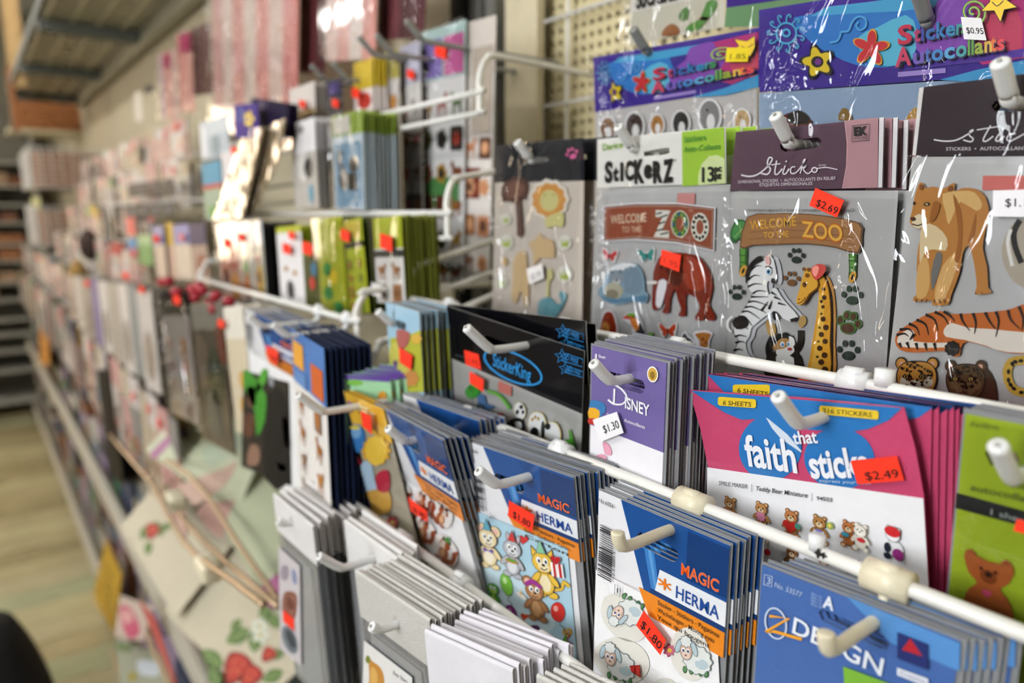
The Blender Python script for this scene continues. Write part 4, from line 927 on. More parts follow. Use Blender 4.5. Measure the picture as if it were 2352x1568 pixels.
A.p('#cfa0a6', [(838, 966), (848, 966), (868, 1150), (862, 1330), (828, 1508), (820, 1508), (852, 1330), (858, 1150)])
A.build('header_print', GLOSS, hd)
A = Art(p, .0008, crop=C2_); w_ = '#efe6e8'
A.l(w_, [(15, 1400), (80, 1412), (150, 1395), (230, 1330), (265, 1272), (240, 1262), (225, 1310), (250, 1355), (225, 1395), (170, 1385)], 11, 3); A.l(w_, [(300, 1285), (285, 1385), (310, 1392), (345, 1350)], 10, 3); A.l(w_, [(255, 1320), (330, 1310)], 8); A.l(w_, [(370, 1325), (350, 1385), (375, 1390), (400, 1350)], 10, 3); A.e(w_, 378, 1292, 7)
A.l(w_, [(450, 1335), (420, 1340), (412, 1375), (430, 1390), (470, 1370), (530, 1280), (515, 1290), (490, 1390)], 9, 3); A.l(w_, [(495, 1350), (545, 1325), (515, 1355), (550, 1390), (580, 1370)], 9, 3); A.e(w_, 605, 1360, 26, 24); A.e('#5d4452', 605, 1360, 16, 15); A.l(w_, [(625, 1350), (700, 1340), (790, 1358)], 7, 3)
A.text('DIMENSIONAL STICKERS  \u2022  AUTOCOLLANTS EN RELIEF', (-5, 1468), (775, 1438), (-5, 1444), '#d9ccd2', .004); A.text('ETIQUETAS DIMENSIONALES', (168, 1492), (590, 1480), (168, 1466), '#d9ccd2', .004); A.text('\u00ae/MD', (640, 1332), (700, 1330), (640, 1316), '#d9ccd2')
A.l('#2a2024', [(910, 1008), (1045, 993), (1040, 1122), (905, 1135)], 5, closed=True); A.text('EK', (922, 1085), (1030, 1078), (922, 1018), '#191316', .05); A.text('SUCCESS', (920, 1120), (1030, 1112), (920, 1098), '#2a2024')
A.build('lettering', PRINT, hd, 'white script and small capitals')
st = st_on(p, C4)
def sign(A):
    A.p('#6b4a2c', [(200, 278), (350, 258), (520, 255), (720, 272), (935, 318), (950, 400), (930, 518), (780, 482), (600, 458), (400, 462), (230, 468), (150, 480)], th=.0008, smooth=2); A.p('#a9774a', [(206, 284), (350, 264), (520, 261), (720, 278), (925, 322), (940, 400), (922, 508), (780, 474), (600, 450), (400, 454), (232, 460), (160, 470)], smooth=2)
    for y in (330, 380, 425): A.l('#8d6038', [(215, y), (420, y-14), (640, y-4), (900, y+36)], 5, 3)
    A.text('WELCOME', (222, 362), (522, 336), (218, 302), '#e9ad3e', .012); A.text('TO THE', (310, 418), (474, 410), (308, 376), '#e9ad3e', .01); A.text('ZOO', (556, 412), (830, 446), (552, 296), '#c96a22', .05); A.text('ZOO', (562, 406), (826, 440), (558, 300), '#f0b84a', .015)
st(sign, 'wooden zoo sign')
def leaf(A, cx, cy, s_, a):
    f = Fig(A, cx, cy, s_, a); f.p('#2c6232', [(-.9, .2), (-.6, -.5), (0, -.95), (.6, -.6), (.9, .1), (.5, .35), (.65, .75), (.1, .5), (-.1, .95), (-.35, .5), (-.75, .75)], 2); f.p('#48904a', [(-.75, .15), (-.5, -.4), (0, -.8), (.5, -.5), (.7, .1), (.35, .2), (.4, .5), (0, .3), (-.1, .7), (-.25, .35), (-.5, .5)], 2)
    for q in ((-.6, .3), (0, -.7), (.5, -.3), (0, .5)): f.l('#9fc070', [(0, -.1), q], .05)
st(lambda A: leaf(A, 155, 375, 88, -15), 'palm leaf'); st(lambda A: leaf(A, 890, 430, 70, 10), 'palm leaf')
def bamboo(A, x, y0, y1):
    A.p('#335f2c', [(x-28, y0), (x+28, y0), (x+24, y1-40), (x+5, y1), (x-30, y1+5), (x-24, y1-60)]); A.p('#5f9a3e', [(x-20, y0), (x+12, y0), (x+10, y1-40), (x-16, y1-40)])
    A.l('#2c5226', [(x-28, y0+45), (x+28, y0+48)], 6); A.l('#2c5226', [(x-26, y0+90), (x+26, y0+94)], 6); A.e('#d9a03c', x, y1-8, 22, 40, 20); A.e('#2a2014', x, y1-8, 8, 20, 20)
st(lambda A: bamboo(A, 170, 485, 640), 'bamboo post'); st(lambda A: bamboo(A, 885, 520, 680), 'bamboo post')
def zebra(A):
    o = [(262, 552), (300, 535), (320, 548), (350, 528), (378, 560), (396, 640), (396, 700), (376, 716), (345, 695), (335, 730), (350, 790), (375, 745), (400, 750), (430, 800), (480, 860), (540, 930), (500, 962), (440, 940), (405, 900), (370, 905), (320, 930), (265, 975), (228, 1005), (215, 1060), (190, 1100), (205, 1170), (255, 1235), (180, 1240), (120, 1235), (122, 1150), (145, 1080), (118, 1045), (115, 985), (135, 940), (172, 895), (208, 840), (235, 785), (205, 740), (212, 660), (235, 590)]
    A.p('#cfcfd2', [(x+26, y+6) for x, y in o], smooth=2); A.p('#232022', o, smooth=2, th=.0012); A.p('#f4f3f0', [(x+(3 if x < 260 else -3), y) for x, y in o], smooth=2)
    A.l('#f4f3f0', [(108, 930), (78, 955), (75, 1000), (100, 1030)], 14, 3)
    stripes(A, '#151315', [[(215, 640), (262, 600), (300, 600)], [(210, 690), (250, 660), (290, 665)], [(208, 735), (255, 715), (305, 720)], [(240, 780), (275, 760), (330, 765)], [(230, 800), (270, 800), (345, 800)], [(210, 835), (260, 830), (350, 860)], [(190, 870), (240, 865), (330, 905)], [(170, 900), (215, 895), (290, 945)], [(150, 930), (190, 930), (240, 990)], [(130, 960), (165, 985), (215, 1010)], [(125, 1060), (160, 1050), (205, 1060)], [(130, 1100), (165, 1090), (195, 1100)], [(118, 1150), (150, 1140), (180, 1150)], [(115, 1200), (145, 1190), (170, 1200)], [(240, 590), (275, 575), (300, 560)], [(365, 770), (400, 790)], [(385, 800), (430, 820)], [(410, 840), (465, 855)], [(300, 890), (345, 830)], [(350, 880), (372, 820)]], 15)
    A.p('#151315', [(262, 548), (300, 532), (315, 560), (280, 580), (250, 600), (225, 650), (205, 720), (198, 660), (215, 600)], smooth=2); A.p('#f0b9b4', [(325, 545), (350, 530), (362, 580), (340, 590)], smooth=2)
    A.p('#151315', [(110, 960), (170, 920), (215, 960), (200, 1000), (140, 1010)], smooth=2); A.p('#151315', [(490, 945), (540, 930), (530, 960), (500, 965)]); A.p('#151315', [(375, 895), (405, 900), (410, 945), (385, 950)], smooth=2)
    A.e('#f8f8f8', 350, 632, 22, 26); A.e('#3f9ac8', 352, 636, 13, 16); A.e('#10141a', 352, 636, 7, 9); A.l('#151315', [(330, 606), (350, 600), (372, 612)], 8); A.e('#3a3436', 382, 695, 14, 18)
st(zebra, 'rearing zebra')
def giraffe(A):
    n_ = [(660, 690), (690, 660), (725, 720), (742, 820), (748, 950), (742, 1100), (742, 1345), (590, 1345), (612, 1200), (638, 1040), (660, 900), (672, 780)]
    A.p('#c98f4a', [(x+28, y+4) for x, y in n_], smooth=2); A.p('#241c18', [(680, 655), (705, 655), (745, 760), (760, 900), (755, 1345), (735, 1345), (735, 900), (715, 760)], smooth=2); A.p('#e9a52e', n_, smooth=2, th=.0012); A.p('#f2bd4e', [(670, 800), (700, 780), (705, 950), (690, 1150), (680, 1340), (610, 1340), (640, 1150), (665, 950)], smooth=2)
    for x, y, r_ in ((705, 750, 12), (708, 805, 15), (690, 830, 10), (700, 865, 11), (702, 945, 16), (690, 910, 7), (720, 1000, 18), (690, 1045, 16), (715, 1090, 16), (680, 1135, 17), (712, 1180, 18), (690, 1225, 18), (715, 1275, 20), (680, 1000, 6), (672, 1090, 6), (665, 1190, 7), (690, 1300, 12)): A.e('#4a2c14', x, y, r_, r_*1.05)
    hd_ = [(585, 655), (600, 612), (625, 612), (640, 650), (672, 690), (672, 738), (620, 780), (585, 838), (552, 852), (537, 822), (558, 750), (570, 700)]
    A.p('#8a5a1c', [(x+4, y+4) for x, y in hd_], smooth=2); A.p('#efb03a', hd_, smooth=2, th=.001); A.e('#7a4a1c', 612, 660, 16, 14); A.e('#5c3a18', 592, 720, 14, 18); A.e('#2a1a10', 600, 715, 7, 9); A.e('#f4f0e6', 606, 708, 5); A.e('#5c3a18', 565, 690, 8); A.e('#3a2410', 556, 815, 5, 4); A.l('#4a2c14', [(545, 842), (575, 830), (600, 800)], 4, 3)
    A.p('#b4433c', [(640, 610), (680, 585), (720, 590), (735, 610), (720, 650), (670, 690), (640, 650)], smooth=2); A.p('#e08a7e', [(645, 612), (670, 595), (690, 610), (670, 668), (648, 648)], smooth=2); A.e('#6b4020', 592, 618, 12, 12); A.e('#6b4020', 622, 622, 12, 12)
    A.p('#d9562c', [(565, 1310), (600, 1250), (620, 1345), (560, 1345)], smooth=2); A.e('#6b4424', 740, 1310, 40, 22)
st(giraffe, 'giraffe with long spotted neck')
def monkey(A):
    A.l('#17120f', [(365, 1060), (335, 1130), (345, 1200)], 46, 3); A.l('#17120f', [(545, 1020), (540, 1110), (500, 1170)], 40, 3); A.p('#c09a5a', [(315, 970), (335, 955), (350, 985), (370, 975), (385, 1030), (360, 1060), (330, 1040)], smooth=2); A.p('#c09a5a', [(540, 940), (560, 920), (580, 940), (580, 975), (550, 1005), (530, 985)], smooth=2)
    A.p('#17120f', [(320, 1200), (400, 1150), (520, 1160), (560, 1240), (540, 1340), (320, 1340)], smooth=2); A.p('#f0eee8', [(385, 1190), (430, 1180), (500, 1200), (490, 1300), (400, 1290)], smooth=2)
    A.p('#17120f', blossom(435, 1110, 80, 9, .12)); A.e('#b98a50', 382, 1130, 18, 22); A.e('#b98a50', 440, 1115, 52, 44); A.p('#f2f0ea', [(385, 1150), (430, 1140), (490, 1120), (505, 1160), (450, 1195), (400, 1190)], smooth=2); A.p('#f2f0ea', [(470, 1060), (500, 1070), (510, 1110), (485, 1130)], smooth=2)
    A.e('#f8f8f8', 428, 1112, 15, 18); A.e('#3f8fc0', 430, 1114, 9, 11); A.e('#f8f8f8', 470, 1108, 13, 16); A.e('#3f8fc0', 468, 1110, 8, 10); A.e('#c33a3a', 478, 1142, 16, 10)
st(monkey, 'monkey with raised arms')
st(lambda A: paw(A, '#20302c', 515, 540, 58), 'dark green paw print'); st(lambda A: paw(A, '#20302c', 125, 780, 58), 'dark green paw print'); st(lambda A: paw(A, '#3a4a3c', 880, 800, 72), 'dark green paw print'); st(lambda A: paw(A, '#5a3a2a', 858, 980, 78, 10, '#4f7a3c'), 'brown paw print with green rim'); st(lambda A: paw(A, '#2c3a34', 855, 1160, 76), 'dark green paw print'); st(lambda A: paw(A, '#7a5230', 485, 690, 56), 'brown paw print')
A = Art(p, .0006, crop=C4); A.text('Gets inspired \u2022 Obtenez inspir\u00e9 \u2022 Consiga inspiraci\u00f3n', (892, 245), (190, 242), (892, 222), '#5f5f60'); A.build('fine_print', PRINT, label='small mirrored print seen through the bag')
p.film(p.LL([(1672, 440), (2066, 437), (2033, 905), (1656, 905)]), .0042, CRINKLE); p.film(p.LL([(1688, 300), (2034, 267), (2029, 433), (1675, 440)]), .0022, FILM, [sl], name='header_film')
p.tagpx([(668, 90), (855, 172), (808, 283), (627, 205)], '$2.69', crop=C4, d=.0048, box=(.2, .95, .86, .46))
p.stack(7, .045, label='clear pack with mauve header stacked behind the zebra pack', group='mauve-headed packs behind the zebra', dx=.022, rot=.4)
wall_hook((1785, 272), .345, 'white wall hook through the mauve-headed packs')
# --- lioness and tiger pack
p = Pack('sticker_pack', 'clear pack with dark plum header, lioness and tiger stickers', STK, (2122, 200), (2500, 150), .352, .19, 0, 0)
sl = p.LL([(C2_[0]+x/C2_[2], C2_[1]+y/C2_[2]) for x, y in ((2010, 850), (2030, 815), (2240, 770), (2600, 740), (2640, 780), (2600, 830), (2240, 890), (2040, 890))])
hd = p.part('header_card', p.LL([(2122, 200), (2500, 150), (2500, 355), (2104, 357)]), '#33272e', 0, .0006, [sl], GLOSS, shell=True)
p.part('header_edge', p.LL([(2112, 202), (2122, 200), (2104, 357), (2096, 357)]), '#d9d4d2', .0002, .0004); p.part('bag_back', p.LL([(2094, 360), (2500, 358), (2480, 980), (2025, 960)]), '#c6c5c3', -.0006, .0003, m=BAGBK, shell=True)
A = Art(p, .0005, crop=C2_); w_ = '#e9e4e6'
A.l(w_, [(1555, 1118), (1640, 1130), (1740, 1120), (1850, 1060), (1870, 1040), (1845, 1050), (1840, 1085), (1870, 1110), (1850, 1135), (1790, 1120)], 10, 3); A.l(w_, [(2010, 1005), (1950, 1115), (1975, 1130), (2030, 1090)], 10, 3); A.l(w_, [(1900, 1040), (2090, 1010)], 8); A.l(w_, [(2080, 1070), (2050, 1120), (2075, 1128), (2120, 1090)], 10, 3); A.e(w_, 2105, 1030, 7); A.l(w_, [(2210, 1070), (2165, 1075), (2140, 1110), (2165, 1130), (2230, 1100), (2300, 1060)], 9, 3)
A.text('STICKERS  \u2022  AUTOCOLLANTS', (1655, 1205), (2330, 1200), (1655, 1178), '#cfc6ca', .006); A.build('lettering', PRINT, hd, 'white script and small capitals')
st = st_on(p, C4)
def lioness(A):
    o = [(1325, 62), (1350, 58), (1370, 92), (1420, 80), (1478, 96), (1530, 68), (1562, 58), (1556, 112), (1610, 90), (1700, 98), (1760, 150), (1785, 260), (1765, 350), (1742, 480), (1770, 600), (1778, 740), (1800, 775), (1690, 785), (1702, 740), (1690, 610), (1655, 470), (1612, 510), (1592, 640), (1535, 790), (1512, 852), (1412, 856), (1412, 825), (1300, 832), (1288, 805), (1318, 765), (1310, 620), (1320, 480), (1342, 362), (1300, 352), (1265, 312), (1280, 240), (1300, 135)]
    A.p('#6b3f18', grow(o, -5), th=.001, smooth=2); A.p('#c4823a', o, smooth=2); A.p('#e6b870', [(1480, 130), (1600, 110), (1690, 120), (1740, 200), (1700, 240), (1600, 180), (1560, 240), (1520, 330), (1500, 250)], smooth=2)
    A.p('#ead0a0', [(1350, 330), (1440, 340), (1510, 420), (1500, 500), (1420, 490), (1360, 520), (1335, 620), (1330, 460)], smooth=2); A.p('#e2b06a', [(1430, 770), (1480, 600), (1560, 520), (1570, 620), (1500, 800), (1440, 840)], smooth=2); A.p('#e0ae66', [(1320, 600), (1380, 540), (1400, 700), (1370, 800), (1310, 800)], smooth=2)
    A.p('#77746f', [(1440, 515), (1478, 520), (1470, 600), (1425, 740), (1410, 745), (1408, 640)], smooth=2); A.p('#a5621f', [(1550, 130), (1600, 230), (1612, 400), (1590, 560), (1560, 560), (1585, 420), (1570, 260)], smooth=2); A.p('#a5621f', [(1700, 250), (1690, 400), (1645, 450), (1670, 360)], smooth=2)
    A.p('#efdcb4', [(1285, 290), (1330, 260), (1380, 290), (1370, 330), (1330, 355), (1290, 340)], smooth=2); A.p('#4a2a1c', [(1270, 285), (1300, 280), (1310, 298), (1285, 308)], smooth=2); A.l('#2a1a12', [(1285, 325), (1320, 335), (1350, 325)], 8, 3)
    A.e('#201812', 1380, 196, 20, 12, -10); A.e('#c9b070', 1380, 197, 9, 7); A.e('#201812', 1298, 190, 8, 12); A.e('#8c5226', 1345, 85, 14, 18); A.e('#8c5226', 1535, 95, 14, 20, 30); A.p('#a5621f', [(1425, 180), (1470, 200), (1440, 290), (1400, 310)], smooth=2)
    for x in (1310, 1345, 1378, 1430, 1462, 1495): A.l('#6b3f18', [(x, 815), (x+6, 840)], 6)
    A.l('#6b3f18', [(1700, 770), (1705, 785)], 5); A.l('#6b3f18', [(1740, 768), (1745, 785)], 5)
st(lioness, 'standing lioness')
def tiger(A):
    o = [(1168, 1085), (1195, 1020), (1290, 962), (1390, 908), (1470, 893), (1530, 912), (1700, 906), (1900, 886), (2001, 850), (2200, 800), (2420, 790), (2420, 1160), (2100, 1170), (1900, 1165), (1770, 1125), (1640, 1092), (1600, 1130), (1592, 1180), (1550, 1192), (1505, 1152), (1300, 1165), (1200, 1145)]
    A.p('#5a2a14', grow(o, -5), th=.001, smooth=2); A.p('#cc6a28', o, smooth=2)
    A.p('#f0e4d4', [(1490, 1010), (1540, 970), (1640, 1000), (1800, 1010), (2000, 1030), (2300, 1040), (2300, 1160), (1900, 1160), (1770, 1120), (1620, 1080), (1500, 1060)], smooth=2); A.p('#f0e4d4', [(1190, 1060), (1260, 1010), (1300, 1040), (1290, 1090), (1450, 1100), (1520, 1100), (1500, 1130), (1250, 1130), (1190, 1110)], smooth=2)
    stripes(A, '#1a1210', [[(1180, 1050), (1230, 1040), (1260, 1060)], [(1200, 1015), (1260, 1010), (1290, 1040)], [(1260, 975), (1310, 1000), (1330, 1050)], [(1310, 950), (1370, 980), (1390, 1050)], [(1370, 915), (1430, 950), (1450, 1020)], [(1430, 898), (1490, 930), (1520, 980)], [(1490, 895), (1540, 930), (1560, 960)], [(1600, 908), (1615, 960), (1660, 1020)], [(1680, 906), (1700, 970), (1690, 1040)], [(1760, 900), (1790, 960), (1830, 1010)], [(1830, 895), (1850, 960), (1830, 1060)], [(1910, 885), (1930, 950), (1990, 1010)], [(1980, 860), (2010, 940), (2000, 1020)], [(1200, 1100), (1215, 1130)], [(1250, 1095), (1265, 1135)], [(1310, 1100), (1320, 1145)], [(1370, 1100), (1380, 1150)], [(1430, 1100), (1440, 1150)], [(1300, 1040), (1270, 1080)]], 20)
    A.p('#141010', blossom(1548, 1135, 52, 9, .15))
st(tiger, 'tiger lying down')
def cat_head(A, cx, cy, s_, base, spot, mz, seed):
    f = Fig(A, cx, cy, s_); rr = random.Random(seed)
    for k in (-1, 1): f.e('#3a2a1c', k*.78, -.72, .3, .32); f.e(base, k*.78, -.7, .24, .26); f.e('#e0a58a' if mz != base else spot, k*.76, -.68, .12, .14)
    f.p('#2a2018', [(-.95, -.4), (-.5, -.8), (.5, -.8), (.95, -.4), (.98, .3), (.55, .95), (-.55, .95), (-.98, .3)], 3); f.p(base, [(-.9, -.4), (-.48, -.75), (.48, -.75), (.9, -.4), (.92, .28), (.5, .9), (-.5, .9), (-.92, .28)], 3); f.e(mz, 0, .45, .5, .36); f.e(mz, -.6, .2, .22, .28); f.e(mz, .6, .2, .22, .28)
    for _ in range(46):
        a_, r_ = rr.uniform(0, 6.28), rr.uniform(.3, .85); f.e(spot, r_*math.cos(a_), -.1+r_*.75*math.sin(a_)-.1, rr.uniform(.03, .07), rr.uniform(.04, .1), rr.uniform(0, 180), 8)
    for k in (-1, 1): f.e('#161210', k*.4, -.1, .17, .11); f.e('#b9963a', k*.4, -.1, .1, .08); f.e('#0c0a08', k*.4, -.1, .045, .06)
    f.p('#1a1212', [(-.16, .2), (.16, .2), (0, .42)], 0); f.l('#1a1212', [(0, .42), (0, .55), (-.25, .66)], .05); f.l('#1a1212', [(0, .55), (.25, .66)], .05)
    if seed == 1: f.e('#d8465a', 0, .92, .14, .16)
st(lambda A: cat_head(A, 1305, 1330, 132, '#d0913e', '#251a12', '#eee2c8', 1), 'leopard cub face'); st(lambda A: (A.p('#3c2818', [(1700, 1250), (1790, 1300), (1830, 1420), (1810, 1560), (1620, 1560)], smooth=2), cat_head(A, 1625, 1345, 128, '#4f3a22', '#17110c', '#6b5030', 2)), 'dark brown panther face')
st(lambda A: (A.l('#c9a03a', [(2010, 1215), (1920, 1230), (1895, 1310), (1930, 1400), (2010, 1430)], 60, 3), [A.e('#17120e', x, y, 17, 12, r_) for x, y, r_ in ((1985, 1220, 0), (1930, 1240, 60), (1905, 1290, 90), (1905, 1345, 80), (1940, 1400, 30), (1990, 1425, 0), (1950, 1225, 20), (1920, 1375, 50))]), 'spotted leopard tail'); st(lambda A: (A.p('#b9ac98', [(1870, 440), (1920, 340), (2010, 290), (2300, 290), (2300, 760), (2000, 740), (1900, 650), (1860, 540)], smooth=2), A.l('#151210', [(1980, 300), (1940, 380), (1950, 480), (1990, 580)], 40, 3), A.l('#f0ece4', [(1920, 360), (1900, 450), (1930, 600)], 24, 3)), 'white-furred cat, cut off by the edge')
p.film(p.LL([(2090, 357), (2500, 356), (2480, 980), (2020, 962)]), .0042, CRINKLE); p.film(p.LL([(2110, 198), (2500, 148), (2500, 357), (2094, 359)]), .0022, FILM, [sl], name='header_film')
p.tagpx([(1828, 108), (2100, 100), (2100, 280), (1824, 276)], '$1.15', col='#efecef', label='white price sticker', crop=C4, d=.0048, box=(.3, 1.0, .62, .3)); p.tagpx([(1735, 10), (2050, 10), (2050, 104), (1730, 104)], col='#e07a72', label='faded red price sticker', crop=C4, d=.0006)
p.stack(3, .02, label='clear pack with plum header behind the lioness pack', group='plum-headed packs behind the lioness', dx=-.004)
wall_hook((2300, 152), .33, 'white wall hook through the plum-headed packs')
# --- zoo stickers with white and green header
p = Pack('sticker_pack', 'clear pack with white and lime header, elephant and polar bear stickers', STK, (1372, 320), (1666, 290), .366, .175, 0, 0)
sl = p.LL([(C1[0]+x/C1[2], C1[1]+y/C1[2]) for x, y in ((620, 1215), (740, 1190), (825, 1180), (832, 1225), (770, 1240), (690, 1245), (625, 1250))])
hd = p.part('header_card', p.LL([(1372, 320), (1666, 291), (1668, 421), (1372, 431)]), '#efece4', 0, .0006, [sl], GLOSS, shell=True); p.part('bag_back', p.LL([(1370, 433), (1676, 423), (1664, 905), (1348, 905)]), '#cbcac8', -.0006, .0003, m=BAGBK, shell=True)
A = Art(p, .0004, crop=C1); A.p('#a3cc3f', [(930, 1056), (1268, 1016), (1278, 1466), (935, 1490)]); A.p('#d8e6a4', ell(1180, 1385, 120, 140, 0, 26)[0:0] or [(1062, 1482), (1062, 1400), (1090, 1310), (1150, 1250), (1215, 1240), (1272, 1270), (1277, 1466)], smooth=0); A.build('header_print', GLOSS, hd)
A = Art(p, .0008, crop=C1); A.text('Darice', (300, 1205), (460, 1180), (300, 1150), '#8ab63a', .012); A.text('S', (315, 1455), (378, 1450), (315, 1295), '#191717', .05); A.text('t', (382, 1448), (425, 1442), (382, 1330), '#191717', .05, cap=.7); A.text('I', (440, 1442), (465, 1440), (440, 1300), '#191717', .05); A.text('C', (478, 1440), (545, 1434), (478, 1290), '#191717', .05); A.text('K', (555, 1462), (632, 1452), (550, 1280), '#191717', .05); A.text('e', (630, 1420), (695, 1414), (630, 1310), '#191717', .06, cap=.56); A.text('R', (705, 1458), (778, 1450), (702, 1290), '#191717', .05); A.text('Z', (785, 1455), (865, 1445), (785, 1280), '#191717', .05); A.text('TM', (862, 1295), (888, 1292), (862, 1275), '#33302e')
A.text('Stickers', (955, 1140), (1130, 1120), (955, 1092), '#4f9a34', .01); A.text('Auto-Collants', (952, 1218), (1246, 1192), (952, 1172), '#4f9a34', .01); A.text('13', (1098, 1455), (1195, 1448), (1098, 1335), '#1f1d1b', .02); A.text('pc', (1200, 1375), (1255, 1370), (1200, 1330), '#1f1d1b', .04, cap=.6); A.text('pz', (1200, 1432), (1255, 1428), (1200, 1385), '#1f1d1b', .04, cap=.6); A.build('lettering', PRINT, hd, 'black hand-drawn lettering')
st = st_on(p, C3)
def banner(A):
    o = [(755, 452), (950, 432), (1200, 432), (1428, 462), (1420, 722), (1200, 676), (950, 656), (752, 666)]
    A.p('#f4f2f4', o, th=.0006); A.p('#7a3b26', grow(o, -8)); A.l('#d8b9a4', grow(o, -20), 4, closed=True); A.p('#9a4f36', grow(o, -24)); A.text('WELCOME', (800, 558), (1015, 545), (800, 505), '#e6c9ac', .012); A.text('TO THE', (868, 610), (985, 606), (868, 575), '#dcb898', .01)
    A.text('Z', (1060, 625), (1158, 632), (1062, 478), '#e9e6d8', .06); stripes(A, '#201a16', [[(1075, 500), (1110, 490)], [(1100, 520), (1145, 505)], [(1090, 560), (1130, 545)], [(1075, 600), (1120, 590)], [(1100, 622), (1150, 610)]], 9, False)
    A.e('#e6dfc8', 1220, 560, 55, 82); A.e('#4f7a3c', 1220, 560, 49, 76); A.e('#9a4f36', 1220, 560, 24, 44); A.e('#e9e4d2', 1340, 578, 54, 86); A.e('#9a4f36', 1340, 578, 22, 44)
    for i in range(12): a_ = i*.52; A.e('#241c16', 1340+38*math.cos(a_), 578+66*math.sin(a_), 8, 10); A.e('#2f5f9a' if i % 3 == 0 else '#8fae4a', 1220+36*math.cos(a_), 560+60*math.sin(a_), 7, 9)
st(banner, 'brown zoo banner')
def elephant(A):
    o = [(1110, 738), (1180, 730), (1270, 736), (1340, 762), (1395, 840), (1415, 930), (1402, 1000), (1395, 1050), (1428, 1105), (1420, 1138), (1378, 1132), (1360, 1078), (1365, 1132), (1318, 1138), (1308, 1112), (1336, 1062), (1312, 1002), (1255, 982), (1252, 1060), (1248, 1112), (1205, 1108), (1222, 1070), (1202, 1010), (1185, 952), (1160, 1010), (1152, 1092), (1108, 1088), (1126, 1050), (1120, 980), (1140, 905), (1104, 885), (1084, 960), (1074, 1040), (1092, 1066), (1062, 1078), (1048, 1040), (1054, 900), (1066, 815)]
    A.p('#f2eef2', grow(o, -9), th=.0008, smooth=2); A.p('#7d2412', o, smooth=2); A.p('#a33a20', [(1190, 750), (1280, 755), (1345, 800), (1380, 900), (1340, 960), (1260, 940), (1230, 850)], smooth=2); A.p('#561408', [(1130, 770), (1200, 770), (1240, 850), (1210, 930), (1150, 900)], smooth=2); A.p('#f0ecee', [(1090, 900), (1140, 905), (1120, 1000), (1100, 1060), (1072, 1040)], smooth=2); A.p('#f2ede2', [(1020, 905), (1075, 900), (1075, 918), (1025, 918)], smooth=2); A.e('#1c0c08', 1105, 820, 9, 8)
st(elephant, 'red-brown elephant')
def polar(A):
    o = [(722, 965), (765, 905), (790, 830), (870, 790), (960, 802), (1000, 870), (1008, 960), (1028, 985), (1010, 1035), (930, 1025), (830, 1045), (745, 1005)]
    A.p('#f2f2f4', grow(o, -8), th=.0008, smooth=2); A.p('#86a3b4', o, smooth=2); A.p('#eef0f0', [(790, 830), (870, 792), (955, 805), (900, 850), (860, 830), (800, 870)], smooth=2); A.p('#7d93a2', [(880, 830), (960, 820), (990, 900), (980, 970), (890, 970)], smooth=2); A.e('#8d98a0', 835, 880, 42, 46); A.e('#77828a', 808, 850, 13); A.e('#77828a', 862, 846, 13); A.e('#c9ccca', 838, 905, 22, 17); A.e('#1a1c20', 838, 897, 9, 7); A.e('#b9b49c', 820, 960, 58, 50); A.e('#8d8570', 810, 980, 40, 30); A.p('#5f86a0', [(740, 990), (850, 1010), (1010, 985), (1000, 1025), (880, 1025), (800, 1035)], smooth=2)
st(polar, 'polar bear on ice'); st(lambda A: butterfly(A, '#c9363a', 790, 745, 48, 5), 'red butterfly'); st(lambda A: butterfly(A, '#2f8f86', 1012, 745, 52, -10), 'teal butterfly'); st(lambda A: butterfly(A, '#c4421e', 1140, 1195, 56, -5), 'orange butterfly')
st(lambda A: (A.p('#f2eef0', [(725, 1180), (750, 1090), (790, 1075), (825, 1110), (840, 1230), (720, 1230)], smooth=2), A.p('#8d2c14', [(733, 1180), (756, 1098), (790, 1084), (817, 1115), (830, 1230), (728, 1230)], smooth=2), A.e('#c9803a', 765, 1180, 24, 36), A.e('#241410', 762, 1190, 7, 6)), 'lion head'); st(lambda A: (A.p('#f2eef0', [(865, 1130), (900, 1090), (960, 1100), (990, 1160), (1010, 1230), (1050, 1240), (930, 1260), (925, 1170)], smooth=2), A.p('#2a2c30', [(920, 1110), (955, 1108), (985, 1170), (1005, 1240), (950, 1250), (945, 1170)], smooth=2), A.p('#e9872a', [(910, 1130), (945, 1120), (968, 1170), (950, 1200), (930, 1180)], smooth=2), A.p('#d04a2a', [(868, 1125), (900, 1100), (925, 1110), (915, 1130)], smooth=2), A.p('#6fae3a', [(895, 1096), (940, 1094), (940, 1112), (900, 1112)], smooth=2), A.e('#7db04a', 1035, 1222, 20, 12, -30)), 'toucan')
st(lambda A: (A.p('#f2eef0', [(1210, 1250), (1240, 1200), (1265, 1230), (1300, 1260), (1280, 1330), (1200, 1330)], smooth=2), A.p('#4a4c50', [(1218, 1250), (1240, 1212), (1258, 1238), (1288, 1265), (1270, 1330), (1210, 1330)], smooth=2)), 'grey zebra head'); st(lambda A: (A.p('#f2eef0', [(1290, 1215), (1335, 1200), (1365, 1195), (1410, 1215), (1390, 1260), (1385, 1350), (1330, 1350)], smooth=2), A.p('#c4782e', [(1300, 1222), (1340, 1210), (1365, 1210), (1400, 1222), (1382, 1260), (1375, 1350), (1340, 1350), (1330, 1260)], smooth=2), A.e('#6b3c18', 1350, 1250, 8), A.e('#6b3c18', 1368, 1270, 7)), 'giraffe head')
p.film(p.LL([(1368, 433), (1690, 423), (1676, 905), (1346, 905)]), .0042, CRINKLE); p.film(p.LL([(1370, 318), (1668, 288), (1670, 423), (1370, 433)]), .0022, FILM, [sl], name='header_film')
p.tagpx([(1128, 712), (1242, 745), (1230, 845), (1115, 800)], '1.95', crop=C3, d=.0048, tcol='#b5321f')
